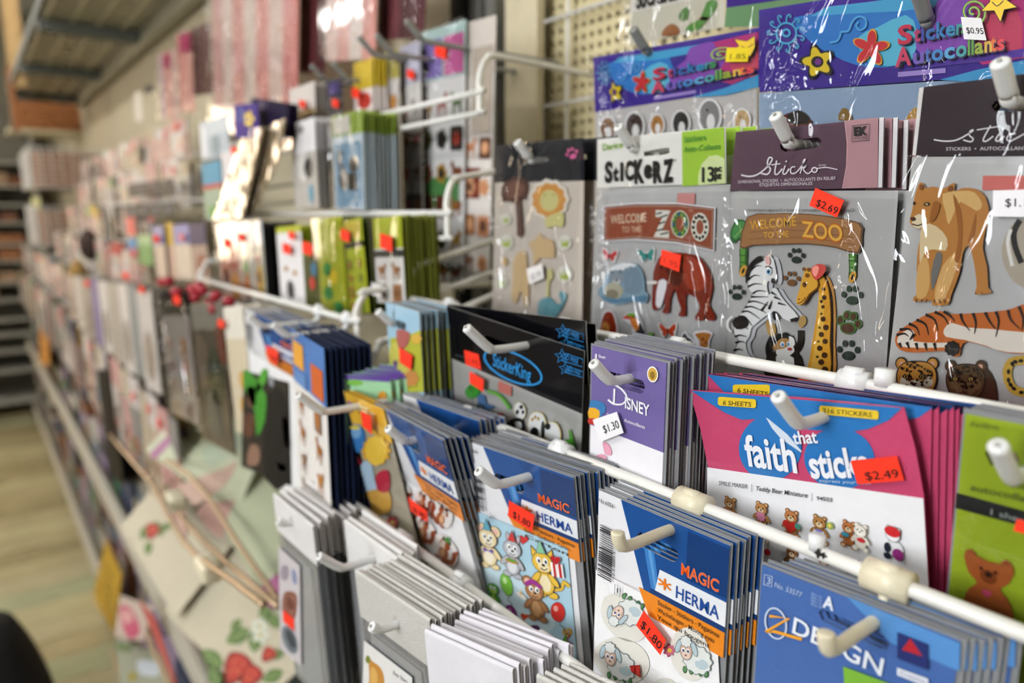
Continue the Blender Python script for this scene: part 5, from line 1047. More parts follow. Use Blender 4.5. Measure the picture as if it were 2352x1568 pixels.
p.tagpx([(1195, 375), (1300, 375), (1298, 440), (1190, 440)], crop=C3, col='#cf8c86', label='faded red price sticker behind the bag', d=.0005)
p.stack(3, .03, label='clear pack with white and lime header behind the elephant pack', group='lime-headed packs behind the elephant', dx=.012)
wall_hook((1424, 296), .35, 'grey wall hook through the elephant packs')
# --- cream puffy lion pack
p = Pack('sticker_pack', 'clear pack of puffy pastel lion, giraffe and whale stickers', STK, (1137, 334), (1341, 316), .366, .185, 0, 0)
sl = p.LL([(1200, 362), (1262, 358), (1264, 368), (1240, 376), (1202, 378)])
hd = p.part('header_card', p.LL([(1137, 334), (1341, 316), (1341, 415), (1137, 420)]), '#2b2c30', 0, .0005, [sl], GLOSS, shell=True); p.part('sticker_sheet', p.LL([(1137, 420), (1341, 415), (1336, 800), (1130, 800)]), '#d6c9bb', 0, .0005, m=GLOSS, shell=True)
A = Art(p, .0005, crop=C10); paw(A, '#e0669c', 1460, 1110, 48, -20); A.build('printed_paw', PRINT, hd, 'pink paw print')
st = st_on(p, C11)
def halo(A, pts, col='#e9e2d6', g=12): A.p(col, grow(sm(pts, 2), -g), th=.0009)
def sg(A):
    o = [(960, 90), (1040, 20), (1150, 60), (1130, 180), (1100, 190), (1120, 420), (1070, 440), (1060, 210), (970, 200)]; halo(A, o); A.p('#5c4038', o, smooth=2); A.p('#7a5548', [(985, 100), (1040, 50), (1120, 80), (1105, 150), (1000, 180)], smooth=2)
st(sg, 'brown signpost')
st(lambda A: (A.p('#ece4d4', blossom(1300, 180, 150, 11, .1), th=.0009), A.p('#dc9a4c', blossom(1300, 185, 128, 11, .12)), A.e('#d9cf8a', 1302, 190, 68, 78), A.p('#d9cf8a', [(1270, 320), (1290, 390), (1340, 370), (1400, 380), (1410, 300), (1380, 270)], smooth=2), A.e('#8a6a3a', 1270, 150, 6), A.e('#8a6a3a', 1335, 150, 6)), 'orange-maned lion')
def gir(A, pts, c='#d9b98a'): halo(A, pts); A.p(c, pts, smooth=2)
st(lambda A: gir(A, [(1040, 640), (1080, 560), (1130, 560), (1145, 640), (1155, 800), (1150, 940), (1120, 940), (1100, 830), (1070, 920), (1030, 910), (1035, 780)]), 'tan giraffe'); st(lambda A: gir(A, [(1150, 500), (1210, 460), (1230, 420), (1270, 460), (1330, 480), (1340, 600), (1240, 600), (1190, 660), (1185, 560)]), 'tan camel'); st(lambda A: gir(A, [(1290, 690), (1320, 680), (1330, 740), (1305, 780), (1300, 880), (1280, 880), (1285, 760)], '#d8cf8f'), 'pale yellow snake'); st(lambda A: gir(A, [(1220, 960), (1240, 900), (1310, 885), (1350, 930), (1390, 920), (1370, 860), (1400, 840), (1430, 880), (1400, 950), (1340, 1030), (1230, 1030)], '#6fa6b0'), 'teal whale')
def grass(A, cx, cy, s_):
    A.p('#e9e4d6', ell(cx, cy, s_*1.25, s_*1.4), th=.0008)
    for k in (-2, -1, 0, 1, 2): A.l('#b2bf3e', [(cx+k*s_*.22, cy+s_*.8), (cx+k*s_*.42, cy-s_*.6)], s_*.32, taper=True)
for i, (x, y, s_) in enumerate(((990, 325, 30), (992, 490, 40), (1415, 490, 38), (1412, 720, 45), (958, 780, 32))): st(lambda A: grass(A, x, y, s_), 'tuft of grass')
st(lambda A: gir(A, [(955, 620), (980, 590), (1000, 630), (980, 665)], '#dcb77e'), 'small tan shell')
p.film(p.rect(-.02, 0, 1.02, 1), .0042, CRINKLE); p.tagpx([(1160, 680), (1270, 645), (1285, 745), (1180, 790)], '$2.95', col='#ece6e2', label='white price sticker', crop=C11, d=.0048, tcol='#8a8686')
p.stack(1, .012, label='clear pack with pink paw print behind the puffy lion pack', dx=.028, rot=0, jit=0)
wall_hook((1192, 330), .35, 'grey wall hook through the puffy lion pack')
# --- wide blue and purple header packs
pr = Pack('sticker_pack', 'wide pack with blue swirling header, red and yellow flowers, top right corner', STK, (1743, 23), (2420, -85), .398, .16, 0, 0)
W_ = pr.w
HB = [(1743, 23), (2420, -85), (2420, 165), (1744, 212)]
def splat(A, cx, cy, r_, col):
    for i in range(5):
        a_ = -90 + 72*i; A.p(col, rot(ell(cx, cy-r_*.55, r_*.26, r_*.5), cx, cy, a_+90+6))
    A.e(col, cx, cy, r_*.4)
def swirl_header(pk, hb, crop):
    hd = pk.part('header_card', pk.LL(hb), '#3c2590', 0, .0006, (), GLOSS, shell=True)
    A = Art(pk, .0003, crop=crop)
    A.p('#2f7fd0', [(430, 140), (900, 85), (1400, 20), (1400, 430), (1180, 540), (930, 520), (740, 440), (560, 330)], smooth=2); A.p('#49aadb', [(560, 130), (700, 55), (1000, 20), (1700, -70), (1700, 30), (1300, 90), (900, 110)], smooth=0); A.p('#5fc0e0', [(950, 300), (1100, 220), (1330, 120), (1420, 250), (1380, 480), (1180, 530), (1000, 480)], smooth=2)
    A.p('#8f4fb8', [(1600, -40), (1900, -80), (1960, 200), (1880, 420), (1500, 470), (1400, 300), (1560, 120)], smooth=2); A.p('#c22f7c', [(1800, -80), (2300, -160), (2500, -200), (2500, 420), (1950, 520), (1800, 430), (1900, 200)], smooth=0); A.p('#d9486a', [(1950, 90), (2200, 20), (2260, 380), (1990, 440)], smooth=2)
    A.p('#5a3aa8', [(1265, 570), (2500, 430), (2500, 360), (1700, 470)], smooth=0); A.p('#a98fd8', [(1268, 578), (1650, 545), (1650, 585), (1268, 618)], smooth=0); A.p('#3f9fd6', [(1600, 640), (1900, 560), (2500, 440), (2500, 620), (1900, 660)], smooth=0)
    hp = A.build('header_print', GLOSS, hd)
    A = Art(pk, .0010, crop=crop); c_ = '#4fb4e0'
    A.l(c_, ell(378, 268, 80, 82, 0, 30), 14, closed=True); A.l(c_, ell(378, 266, 28, 28, 0, 20), 16, closed=True)
    for i in range(11):
        a_ = 2*math.pi*i/11 + .2; bx, by = 378+88*math.cos(a_), 268+88*math.sin(a_); A.l(c_, [(bx, by), (bx+40*math.cos(a_), by+40*math.sin(a_)), (bx+64*math.cos(a_+.25), by+64*math.sin(a_+.25)), (bx+58*math.cos(a_+.6), by+58*math.sin(a_+.6)), (bx+42*math.cos(a_+.5), by+42*math.sin(a_+.5))], 10, 3)
    A.l('#4aa6e0', [(730, 345), (790, 330), (815, 285), (820, 260), (880, 250), (905, 190), (950, 140), (1010, 150), (1020, 210), (975, 245), (940, 210), (960, 180)], 17, 4)
    A.p('#0e0c10', grow(blossom(632, 498, 150, 5, .42, 40), 0)); A.p('#e8c820', blossom(632, 498, 122, 5, .42, 40)); A.e('#0e0c10', 632, 498, 50, 46); A.e('#7a2f8a', 638, 498, 26, 26)
    splat(A, 1062, 388, 148, '#e9a02a'); splat(A, 1062, 388, 132, '#d2222c')
    TXT = [('S', 1280, 1395), ('t', 1410, 1462), ('i', 1470, 1492), ('c', 1505, 1580), ('k', 1592, 1672), ('e', 1668, 1745), ('r', 1752, 1800), ('s', 1790, 1850)]
    for ch, a_, b_ in TXT:
        y0_ = 362 - (a_-1280)*.165; y1_ = 362 - (b_-1280)*.165; cp = .73 if ch in 'Stik' else .56; hh_ = 150 if ch in 'S' else (130 if ch in 'tik' else 95)
        for dx_, col in ((9, '#1c1440'), (0, {'S': '#d2264a', 't': '#c2306a', 'i': '#3f4fb0', 'c': '#2f6fb8', 'k': '#2f7fc0', 'e': '#2f8fc0', 'r': '#3f9fa0', 's': '#3f9a5a'}[ch])): A.text(ch, (a_+dx_, y0_+dx_), (b_+dx_, y1_+dx_), (a_+dx_, y0_-hh_+dx_), col, .03, cap=cp)
    TX2 = [('A', 1265, 1395), ('u', 1408, 1495), ('t', 1505, 1552), ('o', 1558, 1652), ('c', 1660, 1745), ('o', 1755, 1840), ('l', 1850, 1868), ('l', 1880, 1898), ('a', 1905, 1975), ('n', 1985, 2045), ('t', 2035, 2080), ('s', 2085, 2145)]
    for i, (ch, a_, b_) in enumerate(TX2):
        y0_ = 540 - (a_-1265)*.155; y1_ = 540 - (b_-1265)*.155; cp = .73 if ch in 'Atl' else .56; hh_ = 150 if ch == 'A' else (135 if ch in 'tl' else 98)
        for dx_, col in ((9, '#1c1440'), (0, ['#d83a62', '#7a5fc0', '#4f6fc0', '#3f8fd0', '#5fb0e0', '#4fb0b0', '#6fb04a', '#6fb04a', '#a9b83a', '#c9a03a', '#d2662a', '#d2363a'][i])): A.text(ch, (a_+dx_, y0_+dx_), (b_+dx_, y1_+dx_), (a_+dx_, y0_-hh_+dx_), col, .03, cap=cp)
    A.l('#2f8a4a', spiral(1895, 110, 105, 2.0, 40, 1.0), 20); A.l('#d9c43a', spiral(1895, 110, 105, 2.0, 40, 1.0), 5)
    A.p('#0e0c10', star(2100, 40, 160, 5, .45, -60)); A.p('#ecc62a', star(2100, 40, 146, 5, .45, -60)); A.l('#2a1c10', [(2050, 30), (2090, 62), (2140, 20)], 8, 3)
    lt = A.build('lettering', PRINT, hd, 'swirls, flowers and multicoloured lettering')
    return hd
hd = swirl_header(pr, HB, C2_)
pr.part('bag_back', pr.LL([(1742, 214), (2420, 168), (2420, 330), (1742, 400)]), '#93a9c4', -.0006, .0003, m=GLOSS, shell=True)
st = st_on(pr, C2_)
st(lambda A: (A.p('#5c2a1c', [(300, 960), (380, 910), (480, 890), (560, 950), (570, 1000), (300, 1060)], smooth=2), A.p('#1d1416', [(390, 920), (480, 880), (560, 940), (540, 990), (400, 990)], smooth=2)), 'dark brown pony'); st(lambda A: A.p('#8a6a34', [(790, 960), (820, 870), (870, 880), (905, 960)], smooth=2), 'tan pony'); st(lambda A: A.p('#b98a3a', [(1330, 960), (1400, 860), (1430, 900), (1400, 1010)], smooth=2), 'gold pony')
pr.film(pr.LL([(1730, 20), (2425, -90), (2425, 380), (1734, 410)]), .0042, CRINKLE)
pr.tagpx([(1800, 148), (1962, 158), (2005, 335), (1825, 325)], '$0.95', col='#ebe9ea', label='white price sticker', crop=C2_, d=.0048, box=(.18, .95, .72, .44))
pr.stack(2, .03, label='wide blue-headed pack behind the top right corner one', group='wide blue-headed packs', dx=.004)
wall_hook((2110, -14), .384, 'grey wall hook at the top right corner')
pl = Pack('sticker_pack', 'wide pack with purple swirling header and puppies, left of the top right pack', STK, (1363, 132), (1752, 62), .406, .16, 0, 0)
def interp(x, xs, ys):
    for i in range(len(xs)-1):
        if x <= xs[i+1] or i == len(xs)-2: return ys[i] + (ys[i+1]-ys[i])*(x-xs[i])/(xs[i+1]-xs[i])
def left_map(q):
    x, y = q; v = (y - (80-.16*(x-150)))/((740-.072*(x-150)) - (80-.16*(x-150)))
    x1 = interp(x, [150, 380, 632, 1062, 1280, 1850, 2145, 2500], [220, 328, 395, 625, 712, 1225, 1540, 1700])
    t0, t1 = 460-.19*(x1-220), 900-.155*(x1-220); y1 = t0 + (t1-t0)*v
    return pl.L((C1[0]+min(x1, 1545)/C1[2], C1[1]+y1/C1[2]))
hl = swirl_header(pl, [(1363, 132), (1744, 63), (1744, 200), (1366, 258)], left_map)
pl.part('bag_back', pl.LL([(1366, 258), (1738, 204), (1738, 330), (1366, 345)]), '#c9c4c0', -.0006, .0003, m=GLOSS, shell=True)
st = st_on(pl, C1)
for x, y, s_, c, lb in ((345, 1030, 70, '#8a6a50', 'spotted puppy'), (560, 1010, 80, '#3f302a', 'dark puppy'), (740, 1000, 60, '#b07a3a', 'golden puppy'), (930, 990, 75, '#241e1e', 'black and white puppy'), (1160, 930, 95, '#8a8684', 'grey puppy'), (1420, 970, 70, '#c9a878', 'cream puppy')):
    st(lambda A: (A.p('#f0eeec', ell(x, y, s_*1.05, s_*1.5), th=.0006), A.e(c, x, y, s_*.85, s_*1.3), A.e('#efece8', x+s_*.1, y+s_*.5, s_*.35, s_*.7), A.e('#1d1716', x-s_*.2, y-s_*.5, s_*.1)), lb)
pl.film(pl.LL([(1358, 128), (1745, 58), (1742, 340), (1362, 350)]), .0042, CRINKLE); pl.tagpx([(1325, 390), (1505, 388), (1490, 500), (1312, 502)], '1.85', col='#e9cf2a', label='yellow price sticker', crop=C1, d=.0048, tcol='#8a7a20')
wall_hook((1458, 72), .39, 'grey wall hook through the purple-headed pack')
# --- cut-off packs along the top edge
p = Pack('sticker_pack', 'white-headed pack with cactus stickers, cut off by the top edge', STK, (1447, -70), (1668, -110), .43, .115, 0, 0)
hd = p.part('header_card', p.LL([(1447, -70), (1668, -110), (1666, -18), (1448, 30)]), '#eae4d8', 0, .0006, m=GLOSS); p.part('sticker_sheet', p.LL([(1448, 30), (1666, -18), (1664, 62), (1446, 104)]), '#d9d2bc', 0, .0005, m=GLOSS)
A = Art(p, .0006, crop=C1); A.text('StICKeRZ', (565, 70), (900, -10), (563, -80), '#26221f', .04); A.build('lettering', PRINT, hd)
st = st_on(p, C1); st(lambda A: A.p('#5f9a4a', [(960, 250), (1000, 190), (1080, 150), (1130, 20), (1200, 0), (1210, 60), (1130, 170), (1060, 240)], smooth=2), 'green cactus'); st(lambda A: A.p('#5f8a4a', [(905, 130), (950, 60), (990, 70), (980, 150), (930, 170)], smooth=2), 'small cactus'); st(lambda A: A.p('#a5683e', [(770, 290), (800, 220), (860, 190), (910, 230), (900, 280)], smooth=2), 'brown hat'); st(lambda A: A.e('#c9786a', 1110, 150, 40, 16), 'pink flower')
p.film(p.rect(-.02, 0, 1.02, 1), .003, CRINKLE)
p = Pack('sticker_pack', 'dark purple pack with green strip, cut off by the top edge', STK, (1670, -40), (1900, -80), .42, .085, 0, 0)
p.part('header_card', p.LL([(1670, -40), (1900, -80), (1900, -15), (1668, 18)]), '#3a1f86', 0, .0006, m=GLOSS); p.part('sticker_sheet', p.LL([(1668, 18), (1900, -15), (1900, 60), (1664, 62)]), '#6f9a6a', 0, .0005, m=GLOSS); p.film(p.rect(0, 0, 1, 1), .002)
# ------------------------------------------------------------------ second bay and beyond: packs a little way down the rack
def gp(label, tl, tr, yd, bot, head, hf, body, art=None, tags=(), stack=None, ydr=0, tilt=0, m=FARP, film=False, slab=None, name='sticker_pack', cat=STK, group=None, edge=None, hm=None):
    """pack from its top corners (pixels), the pixel row of its lower left corner, header and body colours"""
    h = P(tl[0], tl[1], yd).z - P(tl[0], bot, yd).z
    p = Pack(name, label, cat, tl, tr, yd, h, ydr, tilt, group)
    if hf: p.part('header_card', p.rect(0, 0, 1, hf), head, 0, .0006, m=hm or m, shell=True, edge=edge)
    if hf < 1: p.part('sticker_sheet', p.rect(0, hf, 1, 1), body, 0, .0006, m=m, shell=True, edge=edge)
    if art: art(p)
    if film: p.film(p.rect(-.03, -.01, 1.03, 1.0), .009 if name == 'gift_wrap' else .004, film if film is not True else CRINKLE)
    for t in tags:
        x, y, w = t[0], t[1], t[2]; c = t[3] if len(t) > 3 else '#ff3d25'; hh = w*1.25; k = .35
        p.tagpx([(x-w/2, y-hh/2-k*w/2), (x+w/2, y-hh/2+k*w/2), (x+w/2, y+hh/2+k*w/2), (x-w/2, y+hh/2-k*w/2)], col=c, d=.005, label='orange price sticker' if c == '#ff3d25' else 'white price sticker')
    if stack and edge:
        b = MB(); b.slab(p.rect(0, 0, 1, 1), edge, 0, .0012, back=True); p.copy_me = b.mesh(name, FARP)
    if stack: p.stack(stack[0], stack[1], label=stack[2], group=stack[2] + ' group', dx=stack[3] if len(stack) > 3 else 0, rot=.8)
    return p
def critters(cols, nx, ny, v0=.3, pal=('#7a4a2a', '#2c2420', '#9a6a40', '#55504c', '#b98a5a'), seed=1, border=.0):
    """grid of small animal stickers on the sheet"""
    def f(p):
        rr = random.Random(seed)
        for i in range(nx):
            for j in range(ny):
                u, v = (i+.5)/nx, v0 + (1-v0)*(j+.5)/ny; x, z = p.uv(u, v); s_ = min(p.w/nx, p.h*(1-v0)/ny)*.42
                A = Art(p, .0008, crop=lambda q: (q[0], -q[1])); c = rr.choice(pal)
                k = rr.random()
                if k < .6: blob_animal(A, c, x, -z, s_, rr.random(), rr.choice(pal))
                elif k < .8: A.p(c, blossom(x, -z, s_*.9, rr.choice((5, 7, 9)), .2)); A.e(rr.choice(pal), x, -z, s_*.5)
                else: A.p(c, rrect(x-s_, -z-s_, x+s_, -z+s_, s_*.3)); A.e(rr.choice(pal), x, -z, s_*.6)
                A.build('sticker', FARP)
    return f
def patches(lst):
    """printed patches given as (colour, u0, v0, u1, v1[, round])"""
    def f(p):
        for q in lst:
            x0, z1 = p.uv(q[1], q[2]); x1, z0 = p.uv(q[3], q[4]); A = Art(p, .0007, crop=lambda q_: q_)
            if len(q) > 5: A.p(q[0], ell((x0+x1)/2, (z0+z1)/2, (x1-x0)/2, (z1-z0)/2))
            else: A.p(q[0], [(x0, z0), (x1, z0), (x1, z1), (x0, z1)])
            A.build('printed_patch', FARP)
    return f
def both(*fs):
    def f(p):
        for g in fs: g(p)
    return f
EDGE = 'stacked packs seen edge-on'
# long sheets of animal stickers at the back of the second bay
SEP = ('#a5714a', '#c98a64', '#8a6a58', '#d8a078', '#6d4a3a')
gp('long sheet of sepia animal stickers nearest the black strip', (1073, 52), (1140, 34), .425, 640, '#cfc4ba', .2, '#e2dad2', both(patches([('#b0a294', .25, .1, .95, .42), ('#7a3a2a', .0, .55, .6, .67)]), critters(0, 2, 4, .4, SEP, 3)))
gp('long white sheet of farm animal stickers with pink and purple header', (967, 76), (1070, 44), .42, 650, '#b9d2cc', .19, '#ece8e4', both(patches([('#8f7ac0', .05, .04, .5, .18), ('#d0629c', .55, .04, .97, .18), ('#e0c23a', .1, .12, .22, .16, 1), ('#4f8a4a', .12, .56, .9, .68)]), critters(0, 3, 6, .22, ('#5a2f1c', '#2a2220', '#8a4a26', '#a03a2a', '#b98a2a', '#4a6a3a'), 5)), tags=((1021, 118, 26),), film=True)
gp('long white sheet of small animal stickers behind the tall grey post', (917, 110), (964, 92), .41, 640, '#c9c4d4', .16, '#e6e0da', both(critters(0, 2, 6, .2, ('#8a4a2a', '#b06a3a', '#5a3a2a', '#a9505a'), 8), patches([('#3a2f34', .2, .62, .95, .74)])), tags=((952, 172, 16),), film=True)
gp('narrow white sheet of orange animal stickers behind the gold pack', (868, 128), (914, 112), .40, 620, '#bcae52', .12, '#e4dcd6', critters(0, 2, 6, .15, ('#c98a3a', '#b06a4a', '#d8a868', '#9a7ab0'), 9), tags=((884, 172, 18),), film=True)
gp('gold-topped pack with a red design', (812, 146), (856, 132), .385, 262, '#c7a930', .55, '#e2d4cc', patches([('#b5382a', .2, .62, .9, .95, 1)]), tags=((826, 215, 18),), stack=(3, .01, 'gold-topped pack behind the front gold one', .012))
for x, y, lb in ((948, 60, 'white sheets'), (878, 92, 'orange animal sheet'), (838, 96, 'gold-topped pack'), (728, 160, 'dark-topped packs'), (778, 155, 'grey-topped packs')):
    q = P(x, y, .36); hook(q.x, -.02, q.z-.012, -.02-q.y-.012, 'grey wall hook above the ' + lb, GREYM, tip=.02, clip=False, group='grey wall hooks')
# highest rail of the second bay
def photo(p):
    patches([('#7fa6c0', .06, .3, .94, .98), ('#c9b7a0', .2, .55, .5, .8, 1), ('#e8e4e0', .5, .62, .8, .8), ('#b98a6a', .55, .45, .85, .62, 1), ('#5a86a8', .15, .36, .45, .6, 1)])(p)
gp('green-topped pack with a blue animal photo, second bay', (762, 268), (832, 252), .335, 480, '#9ab04a', .22, '#cfdbe2', both(photo, patches([('#e6dfcf', .05, .02, .6, .2)])), film=True, stack=(8, .04, 'green-edged pack behind the blue animal photo', .0))
gp('white-topped pack with grey animal figures, second bay', (668, 286), (722, 268), .335, 480, '#e6e2e2', .36, '#b9b2aa', patches([('#77706a', .5, .42, .85, .66, 1), ('#5f93a8', .62, .72, .82, .95, 1), ('#d8d2cc', .2, .36, .7, .7, 1), ('#8a8480', .25, .05, .55, .14, 1)]), stack=(7, .04, 'grey pack behind the white-topped animal pack', .0))
gp('beige-topped pack with an orange price sticker above the white-topped one', (664, 206), (722, 186), .36, 275, '#d2c8c0', .8, '#b9a890', patches([('#9a7a40', .3, .8, .95, 1.0, 1)]), tags=((703, 240, 14),), stack=(8, .035, 'dark grey pack behind the beige-topped one', .0))
gp('dark grey pack with orange price sticker, under the grey hooks', (748, 186), (786, 176), .37, 275, '#4a4650', .5, '#6a6460', patches([('#5a4a8a', .2, .1, .8, .4)]), tags=((779, 238, 14),), film=True)
def sunflower(p):
    A = Art(p, .0007, crop=lambda q: (q[0]*p.w/2, p.h - q[1]*p.h)); A.l('#3f6fb0', ell(-.35, .3, .22, .14), .06, closed=True); A.p('#e0bd1e', [(x, y*.6+.15) for x, y in blossom(.3, .5, .45, 5, .4)]); A.e('#4a2f80', .3, .45, .12, .08); A.build('printed_flower', PRINT, label='yellow flower')
gp('small dark purple pack with a yellow flower, leaning', (537, 242), (592, 236), .30, 318, '#3b1f80', 1, '#3b1f80', sunflower, ydr=.305)
gp('small black and purple pack leaning beside the yellow flower pack', (576, 226), (662, 238), .312, 300, '#241a36', 1, '#241a36', patches([('#8a7a90', .28, .05, .36, 1), ('#6a5a74', .42, .05, .47, 1)]), ydr=.325, stack=(3, .012, 'black pack behind the leaning purple one'))
# gold foil strips lying askew
for i, (q, lb) in enumerate(((((562, 302), (606, 292), (560, 500), (492, 505)), 'gold foil sticker strip hanging crooked'), (((604, 296), (656, 272), (640, 372), (575, 500), (545, 500)), 'second gold foil strip hanging crooked beside the first'))):
    p = Pack('foil_strip', lb, 'foil strip', q[0], (q[0][0]+60, q[0][1]-8), .305 + .01*i, .2, 0, 0); b = MB(); b.slab(p.LL(q), '#b49c72', 0, .0006, back=True); b.build('foil', FOIL, p.root); p.film(p.LL(list(q)), .002, CELLO)
gp('white-topped pack with an orange price sticker beside the foil strips', (508, 350), (566, 336), .315, 505, '#ded6d6', .5, '#c3c4bc', patches([('#a0a89a', .1, .6, .9, .95)]), tags=((546, 346, 13),))
gp('blue-topped pack with red stripe beside black edges', (462, 378), (506, 366), .315, 505, '#4790b0', .38, '#9aa890', patches([('#b8463a', 0, .38, 1, .46), ('#6f9a5a', .2, .75, .7, .95), ('#c9603a', .7, .8, 1, .95)]), stack=(4, .02, 'black-edged pack behind the blue-topped one'), edge='#15151a')
gp('silvery clear pack above the blue-topped one', (458, 284), (522, 262), .33, 370, '#cfd4d8', .4, '#b9c2c8', patches([('#8a9aa0', .4, .4, .7, .95, 1), ('#efeef0', .05, .1, .25, .95)]))
# lime packs on the green rail
LM = '#aeb52a'
gp('lime-topped pack with white animal sheet, at the right end of its rail', (856, 502), (921, 494), .305, 692, LM, .36, '#e4dfd8', both(patches([('#3d3f3a', 0, .38, 1, .46)]), critters(0, 2, 2, .5, ('#a9754a', '#8a5a38'), 4)), tags=((898, 556, 27), (876, 665, 22, '#ece6e2')), film=FILM, stack=(8, .035, 'lime-edged pack behind the right-end lime pack', .0), edge='#7f8434')
gp('lime green pack with cartoon lizards and orange price sticker', (785, 510), (830, 498), .30, 716, LM, 1, LM, both(patches([('#2c2c28', 0, .24, 1, .30), ('#c9b23a', .05, .02, .9, .2)]), critters(0, 2, 4, .4, ('#b8803a', '#a9683a', '#7f8a2a'), 6)), tags=((803, 540, 20),), film=FILM, stack=(5, .03, 'dark green edged pack behind the lizard pack', .006), edge='#3a4418')
gp('lime green pack with green and yellow figures under a bright reflection', (725, 505), (785, 496), .298, 716, '#b4b82e', 1, LM, both(patches([('#3f9a4a', .2, .45, .5, .6, 1), ('#e6c92a', .35, .52, .75, .68, 1), ('#3f8f4a', .15, .7, .5, .85, 1), ('#3f8f4a', .5, .85, .85, .98, 1)]),), tags=((716, 570, 22),), film=CRINKLE, stack=(5, .03, 'lime green pack behind the green and yellow figures', .0), edge='#4a5518')
gp('dark green pack with red and black figures between lime packs', (694, 560), (726, 552), .30, 710, '#5f6a1e', .2, '#3f4418', patches([('#b5342c', .3, .5, .7, .7, 1), ('#2f6a8a', .5, .3, .9, .5, 1)]))
gp('white sheet of spotted stickers in a lime-edged pack', (634, 522), (690, 516), .30, 694, LM, .08, '#e6e2e2', patches([('#3a3a3c', .3, .68, .6, .92, 1), ('#a9803a', .25, .5, .4, .57, 1), ('#a9803a', .6, .55, .75, .62, 1), ('#b9b4b4', .2, .2, .4, .32, 1)]), tags=((668, 571, 18), (679, 540, 14)), stack=(4, .02, 'lime-edged pack behind the spotted stickers'), edge=LM)
gp('black pack edges standing left of the lime packs', (598, 512), (612, 508), .30, 690, '#101012', 1, '#101012', stack=(6, .034, 'black pack beside the lime packs', .004), edge='#101012')
gp('white-headed clear pack of colourful animals, left of the black edges', (548, 512), (600, 505), .295, 690, '#d8d6da', .28, '#bdb6a8', both(patches([('#d8b21e', .7, .5, .92, .92, 1), ('#7fae5a', .1, .4, .3, .65, 1), ('#c0703a', .05, .65, .35, .95, 1)]), critters(0, 2, 3, .35, ('#c98a4a', '#6a5a50', '#b05a4a'), 12)), tags=((563, 545, 14),), film=FILM)
gp('white-headed clear pack of orange and red animals', (498, 515), (546, 508), .295, 688, '#d6d2d8', .3, '#c0a090', patches([('#b0502a', .1, .4, .5, .75, 1), ('#c98a3a', .5, .6, .9, .95, 1), ('#a03a2a', .5, .35, .9, .6, 1), ('#efe8e0', .2, .55, .4, .8, 1)]), tags=((530, 558, 16),), film=FILM)
gp('dark purple headed clear pack of brown animals', (432, 516), (470, 510), .29, 650, '#3a2f52', .35, '#a58a78', patches([('#8a4a2a', .4, .5, .95, .8, 1)]), tags=())
gp('beige pack with lavender header beside the gold-edged one', (396, 518), (432, 513), .29, 636, '#8f88b4', .36, '#d2bfa8', None, tags=((424, 545, 12, '#e88a80'),))
gp('gold-edged narrow pack between lavender ones', (380, 512), (396, 510), .29, 636, '#c9a23a', .4, '#c9a690')
gp('lavender-headed pack with orange price sticker', (350, 522), (374, 518), .285, 632, '#9a92b4', .36, '#d0b8a0', None, tags=((365, 548, 12),), stack=(2, .02, 'dark pack behind the lavender-headed one'), edge='#2a2018')
# packs on the lower rail of the second bay
def chimp(p):
    A = Art(p, .0007, crop=C9); A.p('#2a2622', [(133, 0), (360, 60), (372, 580), (122, 480)]); A.build('photo_print', FARP, label='dark animal photographs')
    for c, pts in (('#3f8a2c', [(135, 0), (180, 20), (250, 130), (240, 260), (200, 330), (190, 200), (140, 100)]), ('#4f9a34', [(190, 120), (245, 60), (255, 0), (225, 0)]), ('#6a4a38', [(150, 90), (190, 85), (195, 170), (160, 180)]), ('#5a3a2c', [(140, 220), (190, 230), (180, 330), (135, 320)]), ('#141416', [(255, 120), (350, 150), (362, 560), (240, 540)]), ('#8a8d92', [(262, 30), (285, 40), (285, 80), (265, 72)]), ('#9a9a9c', [(305, 460), (350, 480), (345, 505), (310, 500)]), ('#a06a48', [(330, 240), (358, 250), (362, 380), (340, 370)]), ('#8a6a58', [(170, 370), (215, 390), (210, 470), (150, 470)])):
        A = Art(p, .0011, crop=C9); A.p(c, pts, smooth=2); A.build('printed_figure', FARP)
pc = herma_pack('blue and orange headed pack with dark ape photographs, second bay', (562, 708), (690, 764), .232, .175, 0, (.42, .3), .26, 'No.3555', [(622, 790), (650, 806), (648, 838), (628, 822)], None, chimp, seed=11, ydr=0)
pc.stack(6, .03, label='blue-headed pack behind the ape photographs', group='packs behind the ape photographs', dx=.01)
p = gp('blue-headed pack of puppy photographs in front of navy edges, second bay', (668, 752), (744, 800), .228, 1116, '#4a76b4', .30, '#e2ddd8', both(patches([('#e0a03a', .06, .06, .4, .2), ('#c9602a', .62, .12, .95, .28), ('#5f86bc', .1, .22, .45, .3)]), critters(0, 2, 4, .32, ('#a9692e', '#8a6a54', '#b57a3c', '#6a5a4c'), 31)), ydr=None, stack=(8, .036, 'navy-edged pack behind the puppy photographs', .004), edge='#1f2a48')
hook_for('C2', (800, 742), .055, 'white hook through the puppy photo packs', droop=.010); hook_for('C2', (735, 722), .055, 'white hook through the ape photo packs', droop=.010)
gp('cream-topped pack left of the ape photographs', (512, 706), (556, 700), .235, 968, '#ddd6c8', .25, '#cdbfa4', patches([('#c99a4a', .5, .5, .8, .65, 1), ('#c99a4a', .4, .7, .7, .85, 1)]), tags=((517, 742, 14),), stack=(3, .02, 'cream-topped pack behind the front cream one'))
gp('grey-brown clear pack with dark foliage picture', (436, 700), (506, 694), .24, 980, '#8d877a', .18, '#4f463a', patches([('#6a5a4a', .0, .2, .5, .6, 1), ('#3a4230', .4, .3, .9, .7, 1), ('#7a4030', .8, .15, 1, .4), ('#575a52', .2, .6, .7, .95, 1)]), film=FILM)
